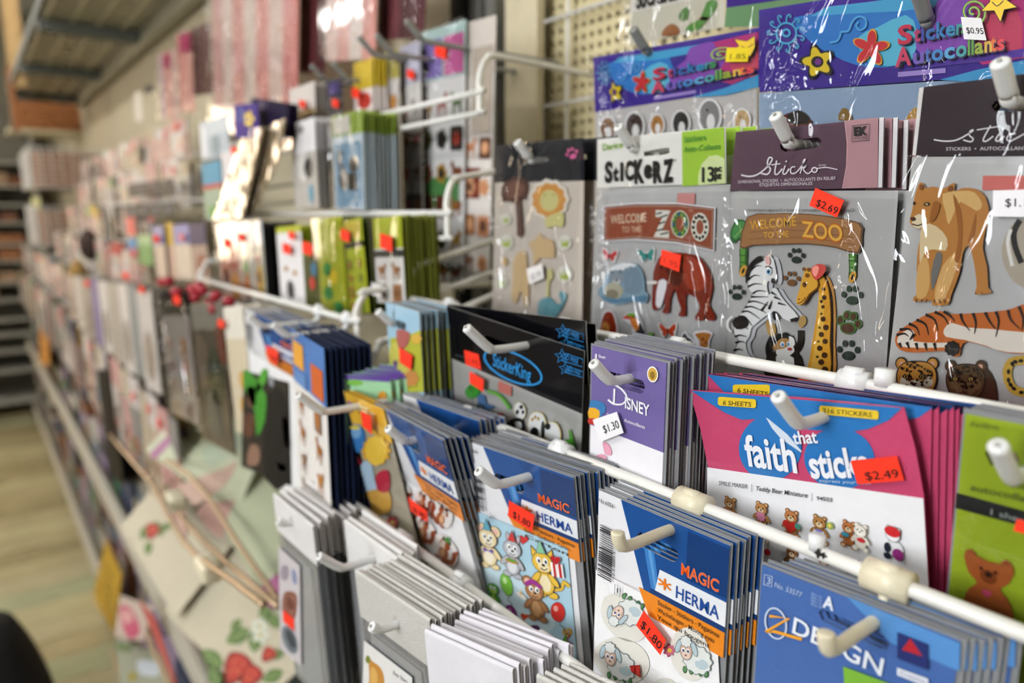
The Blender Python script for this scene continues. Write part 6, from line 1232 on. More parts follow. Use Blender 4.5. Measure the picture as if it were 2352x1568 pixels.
gp('clear pack of brown figures under a black header', (366, 690), (428, 686), .24, 920, '#2a2626', .13, '#b8aaa0', critters(0, 2, 4, .3, ('#b5764a', '#8a5a40', '#c98a5a', '#d06a3a'), 13), tags=((414, 688, 16),), film=CRINKLE)
gp('tall black pack edges leaning on the lower rail', (350, 664), (364, 661), .24, 902, '#16161a', 1, '#16161a', tilt=0, stack=(4, .05, 'black pack leaning beside the tall black edges', -.01), edge='#1a1a1e')
for i, (x0, x1, y0, y1, c, tg) in enumerate(((312, 346, 668, 868, '#c9c0b8', (332, 664, 12)), (292, 310, 656, 842, '#8f8f8c', None), (268, 290, 652, 830, '#d6ccc4', (295, 632, 11)), (246, 266, 650, 810, '#b4a898', None), (224, 244, 646, 790, '#d8cfc6', None), (206, 222, 640, 775, '#8a7aa0', (204, 650, 10)), (186, 204, 640, 760, '#a99a8a', None), (168, 184, 636, 742, '#cfc4b8', None), (150, 166, 634, 722, '#c0a898', None))):
    gp(['white', 'grey', 'white', 'tan', 'white', 'mauve', 'tan', 'white', 'pinkish'][i] + ' pack edge-on below the far rails, ' + ['nearest', 'second', 'third', 'fourth', 'fifth', 'sixth', 'seventh', 'eighth', 'farthest'][i] + ' of nine', (x0, y0), (x1, y0-2), .24, y1, c, .25, c, patches([('#9a8a7a', .2, .4, .8, .9, 1)]) if i % 2 == 0 else None, tags=(tg,) if tg else (), stack=(2, .03, ['white', 'grey', 'white', 'tan', 'white', 'mauve', 'tan', 'white', 'pinkish'][i] + ' pack behind the ' + ['nearest', 'second', 'third', 'fourth', 'fifth', 'sixth', 'seventh', 'eighth', 'farthest'][i] + ' edge-on one'), edge='#7d766c')
# pink cellophane wraps and maroon wraps on the top row
WRAPM = mat('wrap_paper', attr=True, rough=.6, spec=.3, noise=.22, nscale=28)
def wrap(label, tl, tr, yd, bot, cols, film=CELLO, seed=1):
    def art(p):
        rr = random.Random(seed); n = len(cols)
        for i, c in enumerate(cols):
            x0, z1 = p.uv(i/n, 0); x1, z0 = p.uv((i+1)/n, 1); b = MB(); k = 6; d = .004
            for j in range(k):
                t0, t1 = j/k, (j+1)/k; f = lambda t: -d*math.sin(math.pi*t)
                b.face([(x0+(x1-x0)*t0, f(t0), z0), (x0+(x1-x0)*t1, f(t1), z0), (x0+(x1-x0)*t1, f(t1), z1), (x0+(x1-x0)*t0, f(t0), z1)], c)
            b.build('fold', WRAPM, p.root, True)
    return gp(label, tl, tr, yd, bot, cols[0], .02, cols[0], art, film=film, name='gift_wrap', cat='gift wrap')
wrap('wide pink and cream cellophane wrap sparkling at the top', (484, -150), (688, -230), .42, 300, ['#e8a8a0', '#f2d2c2', '#eb9c92', '#f2d8c6', '#ec968c', '#f2d0c0', '#e48a84'], seed=3)
wrap('narrower pink cellophane wrap between maroon wraps', (752, -190), (872, -240), .43, 142, ['#f0cfc2', '#efb0a4', '#f6e4d6', '#eea598'], seed=4)
wrap('maroon wrap between the two pink cellophane wraps', (690, -150), (752, -170), .445, 170, ['#5e1f26', '#6b2a30', '#4a1a20'], FILM, 5)
wrap('maroon wrap right of the narrower pink cellophane', (874, -120), (985, -150), .45, 92, ['#5a2028', '#6a2c34', '#4d1c24', '#5a2830'], FILM, 6)
wrap('maroon wrap left of the wide pink cellophane', (436, 70), (484, 50), .435, 225, ['#4f1d22', '#5c262a'], FILM, 7)
wrap('pink wrap with a magenta top left of the maroon wrap', (405, 82), (438, 70), .43, 262, ['#ec9f92', '#f0b0a0'], FILM, 8)
wrap('pale pink wrap farthest left on the top row', (362, 128), (402, 112), .43, 280, ['#e6c4c4', '#eca594', '#e2b8ae'], FILM, 9)
gp('magenta tab above the pink wrap', (410, 80), (432, 72), .425, 125, '#c23a6c', 1, '#c23a6c'); gp('magenta tab above the pale pink wrap', (372, 128), (390, 122), .425, 160, '#c2406a', 1, '#c2406a')
gp('black box end beside the pale pink wrap', (330, 198), (352, 192), .43, 216, '#131014', 1, '#131014', name='box_end', cat='box')
gp('tall white strip leaning at the bend of the wall', (308, 214), (322, 210), .42, 282, '#e2d8cc', 1, '#e2d8cc', ydr=0)

# small black card rows and odd items farther along
for i, (x, y) in enumerate(((292, 424), (318, 420), (346, 416), (374, 412))): gp('small black card in the upper black row, %s from the left' % ['first', 'second', 'third', 'fourth'][i], (x, y), (x+24, y-4), .36, y+30, '#1d1a1e', 1, '#1d1a1e', patches([('#55505a', .2, .2, .5, .6, 1)]))
for i, (x, y) in enumerate(((286, 474), (312, 472), (340, 470), (370, 468))): gp('small black card in the lower black row, %s from the left' % ['first', 'second', 'third', 'fourth'][i], (x, y), (x+26, y-3), .345, y+28, '#1a1a20', 1, '#1a1a20', patches([('#5f6470', .5, .3, .8, .7, 1)]), tags=((x+12, y+34, 8, '#e8837a'),) if i in (0, 2) else ())
gp('coral red card under the black rows', (288, 500), (308, 498), .33, 540, '#d8564c', 1, '#d8564c'); gp('blue and red card in the far middle row', (292, 548), (312, 546), .30, 590, '#3f7fb0', .55, '#b04a56'); gp('green card beside the blue and red card', (316, 540), (346, 538), .30, 606, '#a8c08a', .3, '#6f9a52')
# tan basket and brown bundle hung on the far rails
for lb, (px, py), yd, r_, c in (('round tan straw basket on the far rails', (180, 628), .27, .055, '#a5824a'), ('dark brown bundle hanging on the far rails', (205, 562), .30, .06, '#4a3a34')):
    q = P(px, py, yd); b = MB(); n, m_ = 16, 8
    for j in range(m_+1):
        a_ = math.pi*j/m_ - math.pi/2; rr = r_*max(.05, math.cos(a_))*(1.0 if j < m_*.7 else .8); 
        for i in range(n): t_ = 2*math.pi*i/n; b.v.append((rr*math.cos(t_), rr*.5*math.sin(t_), r_*.8*math.sin(a_)))
    for j in range(m_):
        for i in range(n): b.f.append((j*n+i, j*n+(i+1) % n, (j+1)*n+(i+1) % n, (j+1)*n+i)); b.c.append(lin(c))
    o = b.build('straw_basket' if 'tan' in lb else 'brown_bundle', MATTE, None, True, q); tag(o, lb, 'basket' if 'tan' in lb else 'bundle')
rr = random.Random(3); t = empty('berry_garland', Matrix.Translation(P(440, 668, .245))); tag(t, 'red berry sprig lying along the rail above the dark foliage pack', 'garland')
for i in range(14):
    b = MB(); x_ = -.16 + .024*i; r_ = .008; n = 8
    b.tube([(x_, 0, -r_*.8), (x_, 0, -r_*.4), (x_, 0, .4*r_), (x_, 0, .8*r_)], [r_*.5, r_*.95, r_*.95, r_*.5], seg=n); o = b.build('berry', mat('berry_red', '#a8142c', rough=.3), t, True); o.location = (0, rr.uniform(-.01, .01), rr.uniform(-.012, .012))
# ------------------------------------------------------------------ far bays: rails with small packs
FAR = [('top', 1.565, .425, .085), ('high', 1.475, .395, .10), ('upper', 1.375, .36, .10), ('middle', 1.275, .31, .10), ('low', 1.165, .275, .12), ('lowest', 1.02, .245, .20)]
PAL = {'white': ['#d8cec4', '#e0d6cc', '#d2c8c2'], 'beige': ['#c4b49c', '#cbb9a0', '#b9a88c'], 'pinkish': ['#cba59a', '#d6b0a4', '#c99a94'], 'grey': ['#8f8a84', '#a09a94', '#77736e'], 'brown': ['#7a5a40', '#8a684a'], 'black': ['#1a181a', '#242022'], 'lavender': ['#8f88b0', '#a39cbc'], 'green': ['#7a9a5a', '#8faa6a'], 'blue': ['#4f82b4', '#3f6fa0'], 'red': ['#a83a34', '#c0504a'], 'gold': ['#b99a3a', '#c9aa4a']}
WGT = ['white']*9 + ['beige']*6 + ['pinkish']*4 + ['grey']*3 + ['brown'] + ['black']*2 + ['lavender'] + ['green'] + ['blue'] + ['red'] + ['gold']
RF = random.Random(21); CNT = {}; NEAR = ['nearest', 'second nearest', 'third nearest', 'fourth nearest', 'fifth nearest', 'sixth nearest', 'seventh nearest', 'eighth nearest', 'ninth nearest', 'tenth nearest']
SH = {}
def far_mesh(c, c2, kind):
    k = (c, c2, kind)
    if k not in SH:
        b = MB(); b.slab([(-.5, 0), (.5, 0), (.5, .68), (-.5, .68)], c2, 0, .004, back=True); a = b.mesh('sticker_sheet', FARP)
        b = MB(); b.slab([(-.5, .68), (.5, .68), (.5, 1), (-.5, 1)], c, 0, .004, back=True); h_ = b.mesh('header_card', FARP)
        b = MB(); pal = ['#7a5a48', '#a9705a', '#5a5450', '#b98a6a', '#6a8a5a', '#5a7a9a', '#c0605a']
        rr = random.Random(str(k))
        for i in range(5): b.slab(ell(rr.uniform(-.3, .3), rr.uniform(.1, .6), rr.uniform(.06, .2), rr.uniform(.04, .1)), rr.choice(pal), .0006 + i*.0002, 0)
        SH[k] = (a, h_, b.mesh('printed_figures', PRINT))
    return SH[k]
bt = MB(); bt.slab([(-.008, -.01), (.008, -.008), (.008, .01), (-.008, .008)], '#ff4128', .0035, .0002); TAGM = bt.mesh('price_tag', MATTE)
DB = MB()
for (tn, z, yd, hh) in FAR:
    for bay in range(7):
        x1 = -1.22 - bay*.6; x0 = x1 - .585
        if x0 < -5.5: break
        if (tn == 'top' and bay >= 4) or (tn in ('high', 'upper', 'middle') and bay >= 4): continue
        if tn != 'top': rail('far_%s_%d' % (tn, bay), x0, x1, yd + .03, z + .004, 'white hook rail, %s tier, %s bay past the second' % (tn, ['first', 'second', 'third', 'fourth', 'fifth', 'sixth', 'seventh'][bay]), r=.0028, arms=(x1,) if tn in ('upper', 'low', 'lowest') else (), arm_rise=.02, up=.012)
        x = x1 - .01
        while x > x0 + .03:
            w = RF.uniform(.06, .10)
            cn = RF.choice(WGT); c = RF.choice(PAL[cn]); c2 = RF.choice(PAL[RF.choice(['white', 'beige', 'white', 'pinkish', 'grey'])]) if cn != 'black' else RF.choice(PAL['black'])
            if tn == 'top': cn = RF.choice(['white', 'beige', 'pinkish']); c = RF.choice(PAL[cn])
            q = to_px((x - w/2, yd - WALL, z - hh*.4))
            if q[0] > 430 or (q[0] > 345 and tn in ('middle', 'upper', 'low')): x -= w + .01; continue
            n = RF.choice((1, 1, 2))
            if bay >= 4:                                       # too far to pick apart: one mesh for all of them
                for s_ in range(n):
                    y_ = yd - WALL + s_*.012; zz = z - hh + RF.uniform(-.012, .006)
                    DB.box(x-w, x, y_, y_+.004, zz, zz+hh*.68, c2); DB.box(x-w, x, y_, y_+.004, zz+hh*.68, zz+hh, c)
                    if RF.random() < .3: DB.box(x-w*.7, x-w*.7+.018, y_-.001, y_, zz+hh*.75, zz+hh*.75+.02, '#ff4128')
                x -= w + RF.uniform(.004, .012); continue
            for s_ in range(n):
                o = empty('sticker_pack', Matrix.Translation((x - w/2, yd - WALL + s_*.012, z - hh + RF.uniform(-.012, .006))) @ Matrix.Rotation(RF.uniform(-.05, .05), 4, 'Y') @ Matrix.Rotation(RF.uniform(-.12, .1), 4, 'Z'))
                hue = cn
                lb = 'small %s pack, %s tier, %s far bay' % (hue, tn, ['first', 'second', 'third', 'fourth'][bay])
                CNT[lb] = CNT.get(lb, 0) + 1; tag(o, lb + ', ' + NEAR[min(CNT[lb]-1, len(NEAR)-1)] + ' of its colour', STK, lb)
                for me in far_mesh(c, c2, RF.randint(0, 3))[:3 if s_ == 0 else 2]:
                    q = bpy.data.objects.new(me.name.split('.')[0], me); COL.objects.link(q); q.parent = o; q.scale = (w, 1, hh)
                if s_ == 0 and RF.random() < .33:
                    q = bpy.data.objects.new('price_tag', TAGM); COL.objects.link(q); q.parent = o; q.location = (RF.uniform(-.2, .2)*w, -.001, hh*RF.uniform(.7, .9))
            x -= w + RF.uniform(.004, .012)
o = DB.build('distant_packs', FARP); tag(o, 'mass of tiny pale packs hanging at the far end of the racks', 'packs', None, 'stuff')
# wire baskets of brown boxes at the far end of the rack
for i, (zc, lb) in enumerate(((1.47, 'upper white wire basket at the far end'), (1.22, 'lower white wire basket at the far end'))):
    x0, x1, y0, y1 = -4.35, -3.75, -.30, -.03
    t = empty('wire_basket', Matrix.Translation(((x0+x1)/2, (y0+y1)/2, zc))); tag(t, lb, 'basket')
    cx_, cy_ = (x0+x1)/2, (y0+y1)/2
    for k in range(9):
        z = k*.02; b = MB(); b.tube([(x0-cx_, y0-cy_, z), (x1-cx_, y0-cy_, z), (x1-cx_, y1-cy_, z), (x0-cx_, y1-cy_, z), (x0-cx_, y0-cy_, z)], .003, seg=6); b.build('basket_wire', RAILM, t)
    for k in range(12):
        u = k/11; b = MB(); b.tube([(x0-cx_+(x1-x0)*u, y0-cy_, 0), (x0-cx_+(x1-x0)*u, y0-cy_, .17)], .002, seg=5); b.build('basket_upright', RAILM, t)
    for k in range(8):
        u = k/7; b = MB(); b.tube([(x1-cx_, y0-cy_+(y1-y0)*u, 0), (x1-cx_, y0-cy_+(y1-y0)*u, .17)], .002, seg=5); b.build('basket_upright', RAILM, t)
    b = MB(); b.box(x0-cx_, x1-cx_, y0-cy_, y1-cy_, -.006, -.004); b.build('basket_floor', RAILM, t)
    BOXM = mat('kraft_box', attr=True, rough=.7, noise=.12, nscale=20)
    for k in range(3):
        b = MB(); b.box(-.085, .085, -.11, .11, 0, .15, ['#9a6a4a', '#8a5f48', '#a5744f'][k]); o = b.build('kraft_box', BOXM, None, False, (x0 + .1 + k*.2, (y0+y1)/2, zc - .003)); tag(o, ['kraft brown box in the %s, far side', 'kraft brown box in the middle of the %s', 'kraft brown box in the %s, near side'][k] % lb.replace(' at the far end', ''), 'box')
# shelf unit closing the aisle
ux, uy0, uy1 = -6.0, -1.25, -.13
t = empty('shelf_unit', Matrix.Translation((ux-.15, (uy0+uy1)/2, 0))); tag(t, 'white shelf unit closing the far end of the aisle', 'shelving')
SHM = mat('shelf_paint', '#c9c5b8', rough=.5, noise=.08, nscale=5); hw = (uy1-uy0)/2
b = MB(); b.box(-.17, -.15, -hw, hw, .0, 2.1); b.build('back_panel', mat('shelf_back', '#8f8a7c', rough=.7), t)
for s_ in (-1, 1): b = MB(); b.box(-.15, .15, s_*hw-.012, s_*hw+.012, 0.06, 2.1); b.build('side_panel', SHM, t)
ZS = [.10, .30, .43, .54, .64, .776, .895, 1.04, 1.155, 1.30, 1.42, 1.545, 1.70]
for k, z in enumerate(ZS):
    dpt = .15 if z > .62 else .15 + (.64-z)*.35
    b = MB(); b.box(-.15, dpt, -hw, hw, z-.018, z); b.build('shelf_board', SHM, t)
for k, z in enumerate(ZS[5:12]):
    y = -hw + .05; j = 0
    while y < hw - .08:
        w = R.uniform(.07, .16); hgt = R.uniform(.05, .085)
        if R.random() < .85 and y + w < hw - .02:
            b = MB(); c = R.choice(['#a5683f', '#8f5a3a', '#b57a50', '#6a3f2c', '#c9a688', '#9a6a50']); b.box(-.07, .07, -w/2, w/2, 0, hgt, c)
            o = b.build('wooden_block', BOXM, None, False, (ux-.15+.05, (uy0+uy1)/2 + y + w/2, z + .0015)); lb = '%s block on the %s shelf of the far white unit' % ('brown' if c != '#c9a688' else 'pale', ['lowest loaded', 'second loaded', 'third loaded', 'fourth loaded', 'fifth loaded', 'sixth loaded', 'top loaded'][k]); CNT[lb] = CNT.get(lb, 0) + 1; tag(o, lb + ', ' + ['first', 'second', 'third', 'fourth', 'fifth', 'sixth', 'seventh', 'eighth', 'ninth', 'tenth'][min(CNT[lb]-1, 9)] + ' from left', 'block', lb)
        y += w + R.uniform(.005, .05)
# overhead steel shelf with ribbed underside
SHZ = 1.944
t = empty('overhead_shelf', Matrix.Translation((-3.0, -.15, SHZ))); tag(t, 'grey steel shelf above the rack, seen from below', 'shelf')
STL = mat('shelf_steel', '#a8a48e', rough=.45, metal=.15, noise=.1, nscale=8); STD = mat('shelf_steel_dark', '#6a6e68', rough=.6)
for k in range(3):
    x0 = -4.42 + k*.83
    b = MB(); b.box(x0+3.0, x0+3.0+.82, -.16, .15, 0, .004); b.build('shelf_panel', STL, t)
    for j in range(5): y = -.14 + j*.07; b = MB(); b.box(x0+3.0, x0+3.82, y-.003, y+.003, -.006, 0); b.build('rib', mat('rib_steel', '#d2ccae', rough=.4), t)
    b = MB(); b.box(x0+3.0-.03, x0+3.0+.03, -.16, .15, -.035, 0); b.build('cross_beam', STD, t)
b = MB(); b.box(-1.42, 1.07, -.165, -.155, .0, .03); b.build('front_lip', STD, t); b = MB(); b.box(-1.42, 1.07, .12, .15, -.05, 0); b.build('rear_beam', STL, t)
# lower far shelf with a wooden crate
t = empty('crate_shelf', Matrix.Translation((-4.75, -.15, 1.79))); tag(t, 'short cream shelf holding the wooden crate', 'shelf')
b = MB(); b.box(-.12, .12, -.17, .18, -.02, 0); b.build('board', mat('cream_shelf_edge', '#d9cfae', rough=.6), t); b = MB(); b.box(-.02, .02, -.1, -.08, -.12, -.02); b.build('bracket', STD, t)
t = empty('wooden_crate', Matrix.Translation((-4.75, -.12, 1.79))); tag(t, 'orange-brown wooden crate under the steel shelf', 'crate')
CR = mat('crate_wood', '#9a6030', rough=.6, noise=.25, nscale=9)
for nm, (x0, x1, y0, y1, z0, z1) in (('front_board', (.08, .1, -.13, .13, 0, .15)), ('back_board', (-.1, -.08, -.13, .13, 0, .15)), ('side_board', (-.1, .1, -.15, -.13, 0, .17)), ('side_board', (-.1, .1, .13, .15, 0, .12)), ('bottom_board', (-.08, .08, -.13, .13, 0, .01))):
    b = MB(); b.box(x0, x1, y0, y1, z0, z1); b.build(nm, CR, t)
# timber posts at the top left
WD = mat('pale_timber', '#c9a672', rough=.6, noise=.25, nscale=14)
for i, (px0, w, lb) in enumerate(((30, .02, 'pale timber batten at the top left, left of three'), (43, .02, 'pale timber batten at the top left, middle of three'), (57, .02, 'pale timber batten at the top left, right of three'))):
    q = P(px0, 200, .262); b = MB(); b.box(-w/2, w/2, -.01, .01, 0, .6); o = b.build('timber_batten', WD, None, False, (q.x, q.y, q.z)); tag(o, lb, 'batten', 'timber battens')
q = P(38, 300, .25); b = MB(); b.box(-.03, .03, -.012, .012, 0, .28); o = b.build('timber_board', CR, None, False, (q.x, q.y, q.z)); tag(o, 'orange-brown timber board under the pale battens', 'board')
# ------------------------------------------------------------------ lower fixture: shelves, sloping wire racks, paper sheets
fx = empty('base_shelves', Matrix.Translation((-3.2, -.15, 0))); tag(fx, 'long low open shelf fixture under the hook rails', 'shelving')
FXM = mat('fixture_paint', '#b7ab90', rough=.55, noise=.1, nscale=6)
for z, y0 in ((.10, -.15), (.52, -.145)):
    b = MB(); b.box(-2.4, 2.7, y0, .15, z-.018, z); b.build('deck', FXM, fx); b = MB(); b.box(-2.4, 2.7, y0-.012, y0, z-.03, z+.035); b.build('front_lip', mat('lip_paint', '#d5cfc0', rough=.45), fx)
for x in (-2.4, -1.5, -.6, .3, 1.2, 2.1): b = MB(); b.box(x-.01, x+.01, -.13, .15, 0, .62); b.build('divider', FXM, fx)
b = MB(); b.box(-2.4, 2.7, -.12, -.105, 0, .085); b.build('kick_board', mat('kick_dark', '#5a5342', rough=.7), fx)
# boxes and paper piles on both decks
PILE = mat('paper_pile', attr=True, rough=.6, noise=.15, nscale=25)
CN = {'#39415e': 'dark blue', '#55637a': 'slate blue', '#7f8a94': 'grey', '#4a3f38': 'dark brown', '#8a5a3c': 'brown', '#a58fa8': 'mauve', '#b9b0a0': 'beige', '#2c2826': 'black', '#3f7a50': 'green', '#c9c4bc': 'white', '#6a4238': 'red-brown'}
rl = random.Random(5)
for z, nm, hmax in ((.10, 'bottom', .36), (.52, 'middle', .26)):
    x = -5.5
    while x < -.7:
        w = rl.uniform(.10, .2); c = rl.choice(list(CN)); hgt = rl.uniform(.12, hmax); dp = rl.uniform(.12, .2)
        if all(abs(x + w/2 - q) > w/2 + .014 for q in (-5.6, -4.7, -3.8, -2.9, -2.0, -1.1)):
            t = empty('paper_pile', Matrix.Translation((x + w/2, -.275 + dp/2, z + .0015))); lb = '%s pack pile on the %s deck of the low shelves' % (CN[c], nm); CNT[lb] = CNT.get(lb, 0) + 1; tag(t, lb + ', ' + ['farthest', 'second farthest', 'third farthest', 'fourth farthest', 'fifth farthest', 'sixth farthest', 'seventh farthest', 'eighth farthest'][min(CNT[lb]-1, 7)] + ' such', 'pack pile', lb)
            k = max(2, int(hgt/.05))
            for i in range(k):
                b = MB(); j = rl.uniform(-.004, .004); b.box(-w/2+j, w/2+j, -dp/2+abs(j), dp/2, hgt*i/k, hgt*(i+1)/k-.002, c if i % 2 == 0 else rl.choice(list(CN))); b.build('bundle', PILE, t)
            x += w + .012
        else: x += .03
# sloping sheets of printed paper
PAPER = mat('printed_paper', attr=True, rough=.55, spec=.3, noise=.06, nscale=18)
def sheet(label, q, zs, col, art, name='paper_sheet', sag=.0):
    """q: pixels of back-left, back-right, front-right, front-left; zs: their heights"""
    pts = [PZ(a[0], a[1], z) for a, z in zip(q, zs)]
    c = sum(pts, Vector())/4; u = (pts[1]-pts[0]).normalized(); n = u.cross(pts[3]-pts[0]).normalized()
    if n.z < 0: n = -n
    v = n.cross(u)
    M = Matrix((u, -n, v)).transposed().to_4x4(); M.translation = c          # local x-z plane is the paper, -y is up
    o = empty(name, M); tag(o, label, 'paper sheet')
    class F: pass
    f = F(); f.root = o; Mi = M.inverted()
    def L(p):
        d = ray(*p); t = (c - CAM).dot(n)/d.dot(n); w = Mi @ (CAM + d*t); return (w.x, w.z)
    f.L = L; f.LL = lambda ps: [L(p) for p in ps]
    b = MB(); b.slab([((Mi @ p).x, (Mi @ p).z) for p in pts], col, 0, .0015, back=True); b.build('paper', PAPER, o)
    art(f); return f
def blk(f, name, shapes, crop=None):
    A = Art(f, .0006, crop=crop)
    for s_ in shapes: A.p(s_[0], s_[1], smooth=3 if len(s_) < 3 else s_[2])
    A.build(name, PAPER)
CS = (200, 900, 4.48); CT = (200, 1200, 4.26)
GRN = '#cfd3b4'
def pinkedges(f):
    blk(f, 'printed_border', [('#b7809c', [(640, 640), (1030, 240), (1180, 200), (700, 700)], 0)], CS); blk(f, 'printed_stripe', [('#cfae9c', [(950, 960), (1380, 800), (1540, 720), (1420, 960), (1130, 1160), (1060, 1110)], 3)], CS); blk(f, 'printed_tint', [('#c2cdb2', [(1180, 600), (1500, 420), (1580, 560), (1300, 760)], 3)], CS)
sheet('pale green sheet with pink border on the upper wire rack', ((430, 950), (610, 1040), (560, 1115), (345, 1045))[0:1] + ((640, 985), (505, 1150), (345, 1045)), (.995, .995, .938, .938), GRN, pinkedges)
def pink2(f):
    blk(f, 'printed_border', [('#c9a094', [(1140, 1220), (1430, 1010), (1540, 1080), (1440, 1300), (1390, 1500), (1240, 1400)], 3)], CS); blk(f, 'printed_tint', [('#b46a94', [(1690, 640), (1900, 470), (1960, 560), (1830, 860), (1760, 820)], 0)], CT)
sheet('pale green sheet with pink border, nearer half of the upper wire rack', ((640, 985), (960, 1230), (625, 1392), (480, 1165)), (.965, .940, .898, .905), '#c9d0b0', pink2)
def berry(f, cx, cy, s_, crop, a=0):
    A = Art(f, .0008, crop=crop); g = Fig(A, cx, cy, s_, a); g.p('#8a2420', [(-.7, -.5), (0, -.8), (.7, -.5), (.6, .3), (0, 1), (-.6, .3)], 3); g.p('#b8362e', [(-.5, -.4), (0, -.65), (.5, -.4), (.35, .2), (0, .75), (-.4, .2)], 3)
    for x, y in ((-.3, -.2), (.2, -.3), (0, .1), (-.2, .35), (.25, .2)): g.e('#d9a05a', x, y, .04, .06)
    A.build('printed_strawberry', PAPER, label='red strawberry')
def leafp(f, cx, cy, s_, crop, a):
    A = Art(f, .0006, crop=crop); g = Fig(A, cx, cy, s_, a); g.p('#5f7a42', [(0, -1), (.55, -.3), (.5, .4), (0, 1), (-.5, .4), (-.55, -.3)], 3); g.l('#93a86a', [(0, -.8), (0, .8)], .08); A.build('printed_leaf', PAPER, label='green leaf')
def straw1(f):
    for x, y, s_, a in ((560, 100, 75, 20), (700, 60, 85, -30), (600, 250, 70, 10), (780, 40, 60, 60)): leafp(f, x, y, s_, CT, a)
    berry(f, 640, 80, 95, CT, 20)
sheet('cream sheet with one strawberry on the lower wire rack', ((372, 1108), (560, 1230), (380, 1398), (282, 1216)), (.80, .80, .735, .735), '#cdc4ac', straw1)
def straw2(f):
    for x, y, s_, a in ((1460, 1000, 75, 40), (1480, 1110, 130, 60), (1230, 1330, 130, -50), (1250, 1510, 110, -20), (1650, 1150, 120, 10), (1750, 870, 110, 20), (1830, 960, 100, -40), (1850, 1290, 90, 70), (1820, 1500, 110, 60)): leafp(f, x, y, s_, CT, a)
    A = Art(f, .0009, crop=CT)
    for cx, cy in ((1690, 1020), (1700, 1100)): A.p('#d9dccb', blossom(cx, cy, 95, 5, .4)); A.e('#b9a050', cx, cy, 22)
    A.build('printed_blossom', PAPER, label='white blossoms')
    berry(f, 1470, 1420, 190, CT, 30); berry(f, 1780, 1290, 95, CT, 40); berry(f, 1600, 1500, 150, CT, 30)
sheet('cream sheet with large strawberries and white blossoms at the lower edge', ((560, 1230), (780, 1440), (610, 1640), (372, 1398)), (.80, .80, .70, .70), '#c9c0a8', straw2)
def pinkf(f): blk(f, 'printed_flower', [('#c0506a', [(310, 850), (420, 830), (520, 1060), (400, 1130)], 3), ('#dba09c', [(330, 870), (420, 860), (450, 960), (360, 980)], 3)], CT)
sheet('pink flowered sheet on the lowest wire rack', ((276, 1365), (352, 1392), (330, 1475), (262, 1460)), (.56, .56, .53, .53), '#c9b4a4', pinkf)
def whitef(f): blk(f, 'printed_flower', [('#c2c8cc', [(500, 1350), (680, 1370), (700, 1500), (520, 1480)], 3), ('#9a8a2a', [(410, 1480), (480, 1470), (470, 1540), (415, 1545)], 3), ('#6a7a4a', [(300, 1180), (420, 1190), (430, 1260), (310, 1250)], 3)], CT)
sheet('grey-green flowered sheet at the bottom left', ((268, 1465), (372, 1500), (395, 1620), (275, 1600)), (.50, .50, .46, .46), '#9a9a84', whitef)
# red-edged strip between the sheets
sheet('red-edged paper strip beside the strawberry sheet', ((312, 1375), (350, 1420), (425, 1575), (400, 1590)), (.68, .68, .63, .63), '#b5564c', lambda f: None)
# wires of the sloping racks
WIREM = mat('tan_wire', '#b79a78', rough=.35, metal=.3, noise=.08)
for lb, pts, yd in (('tan wire rim of the upper sloping rack', [(252, 998), (345, 1106), (470, 1245), (640, 1392)], .212), ('tan wire bar across the strawberry sheets', [(347, 1102), (424, 1246), (540, 1338), (606, 1388)], .186), ('tan wire rim below the strawberry sheets', [(338, 1455), (362, 1512), (392, 1575)], .19), ('tan wire at the lower left corner of the racks', [(254, 1490), (270, 1530), (292, 1580)], .21), ('tan wire back of the upper sloping rack', [(330, 1030), (440, 1095), (545, 1245), (645, 1385)], .232)):
    q = [P(x, y, yd) for x, y in pts]; c = sum(q, Vector())/len(q); b = MB(); b.tube([p - c for p in sm3(q, 3)], .0035, seg=8); o = b.build('rack_wire', WIREM, None, True, c); tag(o, lb, 'rack wire')
# yellow shelf tags
def shelf_tag(label, q, yd, col):
    pts = [P(a[0], a[1], y) for a, y in zip(q, yd)]; c = sum(pts, Vector())/len(pts); n = (pts[1]-pts[0]).cross(pts[2]-pts[0]).normalized()*.001
    b = MB(); b.face([p - c for p in pts], col); b.face([p - c + n for p in reversed(pts)], col)
    for i in range(len(pts)): a_, b_ = pts[i]-c, pts[(i+1) % len(pts)]-c; b.face([a_, b_, b_+n, a_+n], col)
    t = b.build('shelf_tag', mat('tag_card', attr=True, rough=.6, noise=.05), None, False, c); tag(t, label, 'shelf tag'); return t, pts, c
t, pts, c = shelf_tag('yellow card tag hanging from the low shelf edge', ((243, 1240), (280, 1320), (262, 1455), (212, 1370)), (.24, .235, .235, .24), '#d6a91e')
nn = (pts[1]-pts[0]).cross(pts[2]-pts[0]).normalized(); nn = nn if (CAM - c).dot(nn) > 0 else -nn
b = MB()
for k in range(4):
    a_ = pts[0].lerp(pts[3], .25+.14*k).lerp(pts[1].lerp(pts[2], .25+.14*k), .25) - c + nn*.0015; e_ = pts[0].lerp(pts[3], .25+.14*k).lerp(pts[1].lerp(pts[2], .25+.14*k), .75) - c + nn*.0015; w = (pts[3]-pts[0]).normalized()*.006
    b.face([a_, e_, e_+w, a_+w], '#5a4614')
o = b.build('written_lines', mat('tag_ink', '#5a4614', rough=.8), t)
shelf_tag('orange card tag hanging far down the low shelves', ((89, 728), (110, 735), (114, 842), (92, 835)), (.25, .25, .25, .25), '#d08a1c')
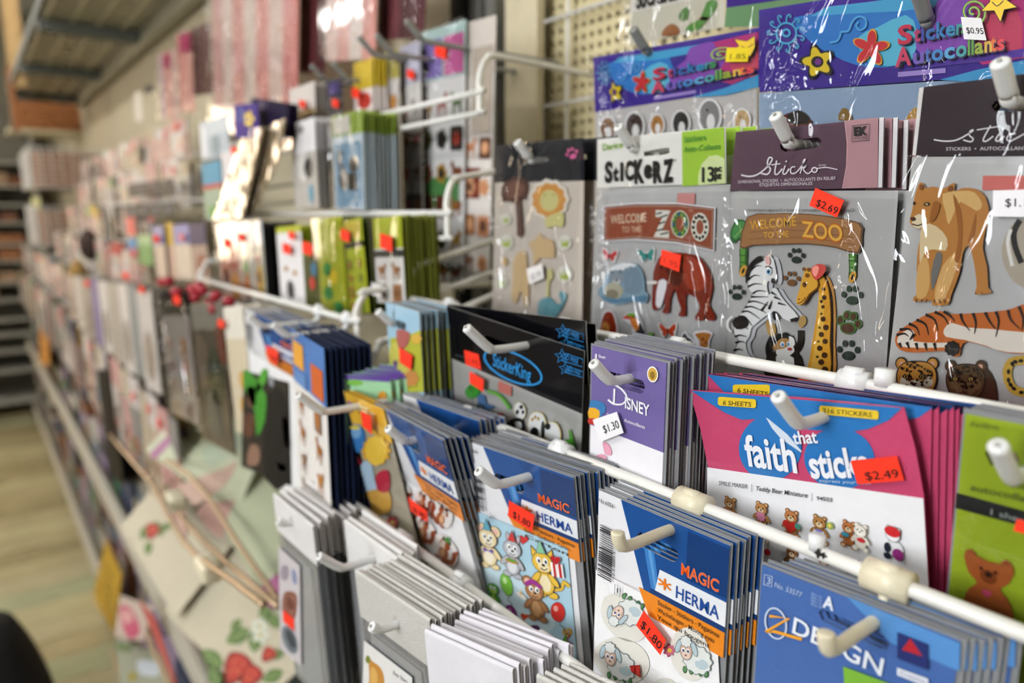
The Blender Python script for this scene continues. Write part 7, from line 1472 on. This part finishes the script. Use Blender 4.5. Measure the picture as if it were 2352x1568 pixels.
shelf_tag('pale yellow strip tag at the end of the racks', ((72, 452), (92, 455), (90, 560), (76, 556)), (.30, .30, .30, .30), '#cfd08a')
# black bag at the bottom left corner
q = PZ(-20, 1540, .22); t = empty('black_bag', Matrix.Translation((q.x, q.y, 0))); tag(t, 'black fabric bag standing on the floor, bottom left corner', 'bag')
b = MB(); n, m_ = 20, 10
for j in range(m_+1):
    f_ = j/m_; rr = .17*(1 - .55*f_**2.2)*(.92 if j == 0 else 1); z = .34*f_
    for i in range(n): a_ = 2*math.pi*i/n; b.v.append((rr*math.cos(a_)*1.1, rr*.8*math.sin(a_), z))
for j in range(m_):
    for i in range(n): b.f.append((j*n+i, j*n+(i+1) % n, (j+1)*n+(i+1) % n, (j+1)*n+i)); b.c.append(lin('#0c0c0e'))
b.f.append(tuple(m_*n+i for i in range(n))); b.c.append(lin('#0c0c0e'))
BK = mat('black_fabric', '#0c0c0e', rough=.85, noise=.1, bump=.4, bscale=200); b.build('body', BK, t, True)
b = MB(); b.tube(sm3([(-.07, 0, .32), (-.06, 0, .42), (0, 0, .46), (.06, 0, .42), (.07, 0, .32)]), .012, seg=8); b.build('strap', BK, t, True)

for lb, (px, py), yd in (('cream plastic clip on the upper rack wire', (402, 1150), .205), ('cream plastic clip on the wire across the strawberry sheets', (478, 1305), .19)):
    q = P(px, py, yd); b = MB(); b.box(-.022, .022, -.012, .012, -.012, .012); o = b.build('wire_clip', CREAMP, None, False, q); tag(o, lb, 'clip'); bv = o.modifiers.new('round', 'BEVEL'); bv.width = .006; bv.segments = 3

# dark packs hanging below the far rail
gp('tall black pack hanging low below the far rail', (222, 850), (250, 846), .242, 1042, '#120e0e', .2, '#16100e', stack=(3, .03, 'black pack behind the tall low one'), edge='#120e0e')
gp('dark grey pack hanging low, above the upper sloping rack', (272, 885), (330, 880), .25, 965, '#2a2624', 1, '#2a2624', patches([('#4a4440', .1, .5, .9, .9, 1)]))
gp('black and mustard pack hanging low, above the pale green sheet', (352, 905), (425, 900), .262, 985, '#241e16', .4, '#2c2618', patches([('#6a5220', .3, .4, .9, .9, 1)]))
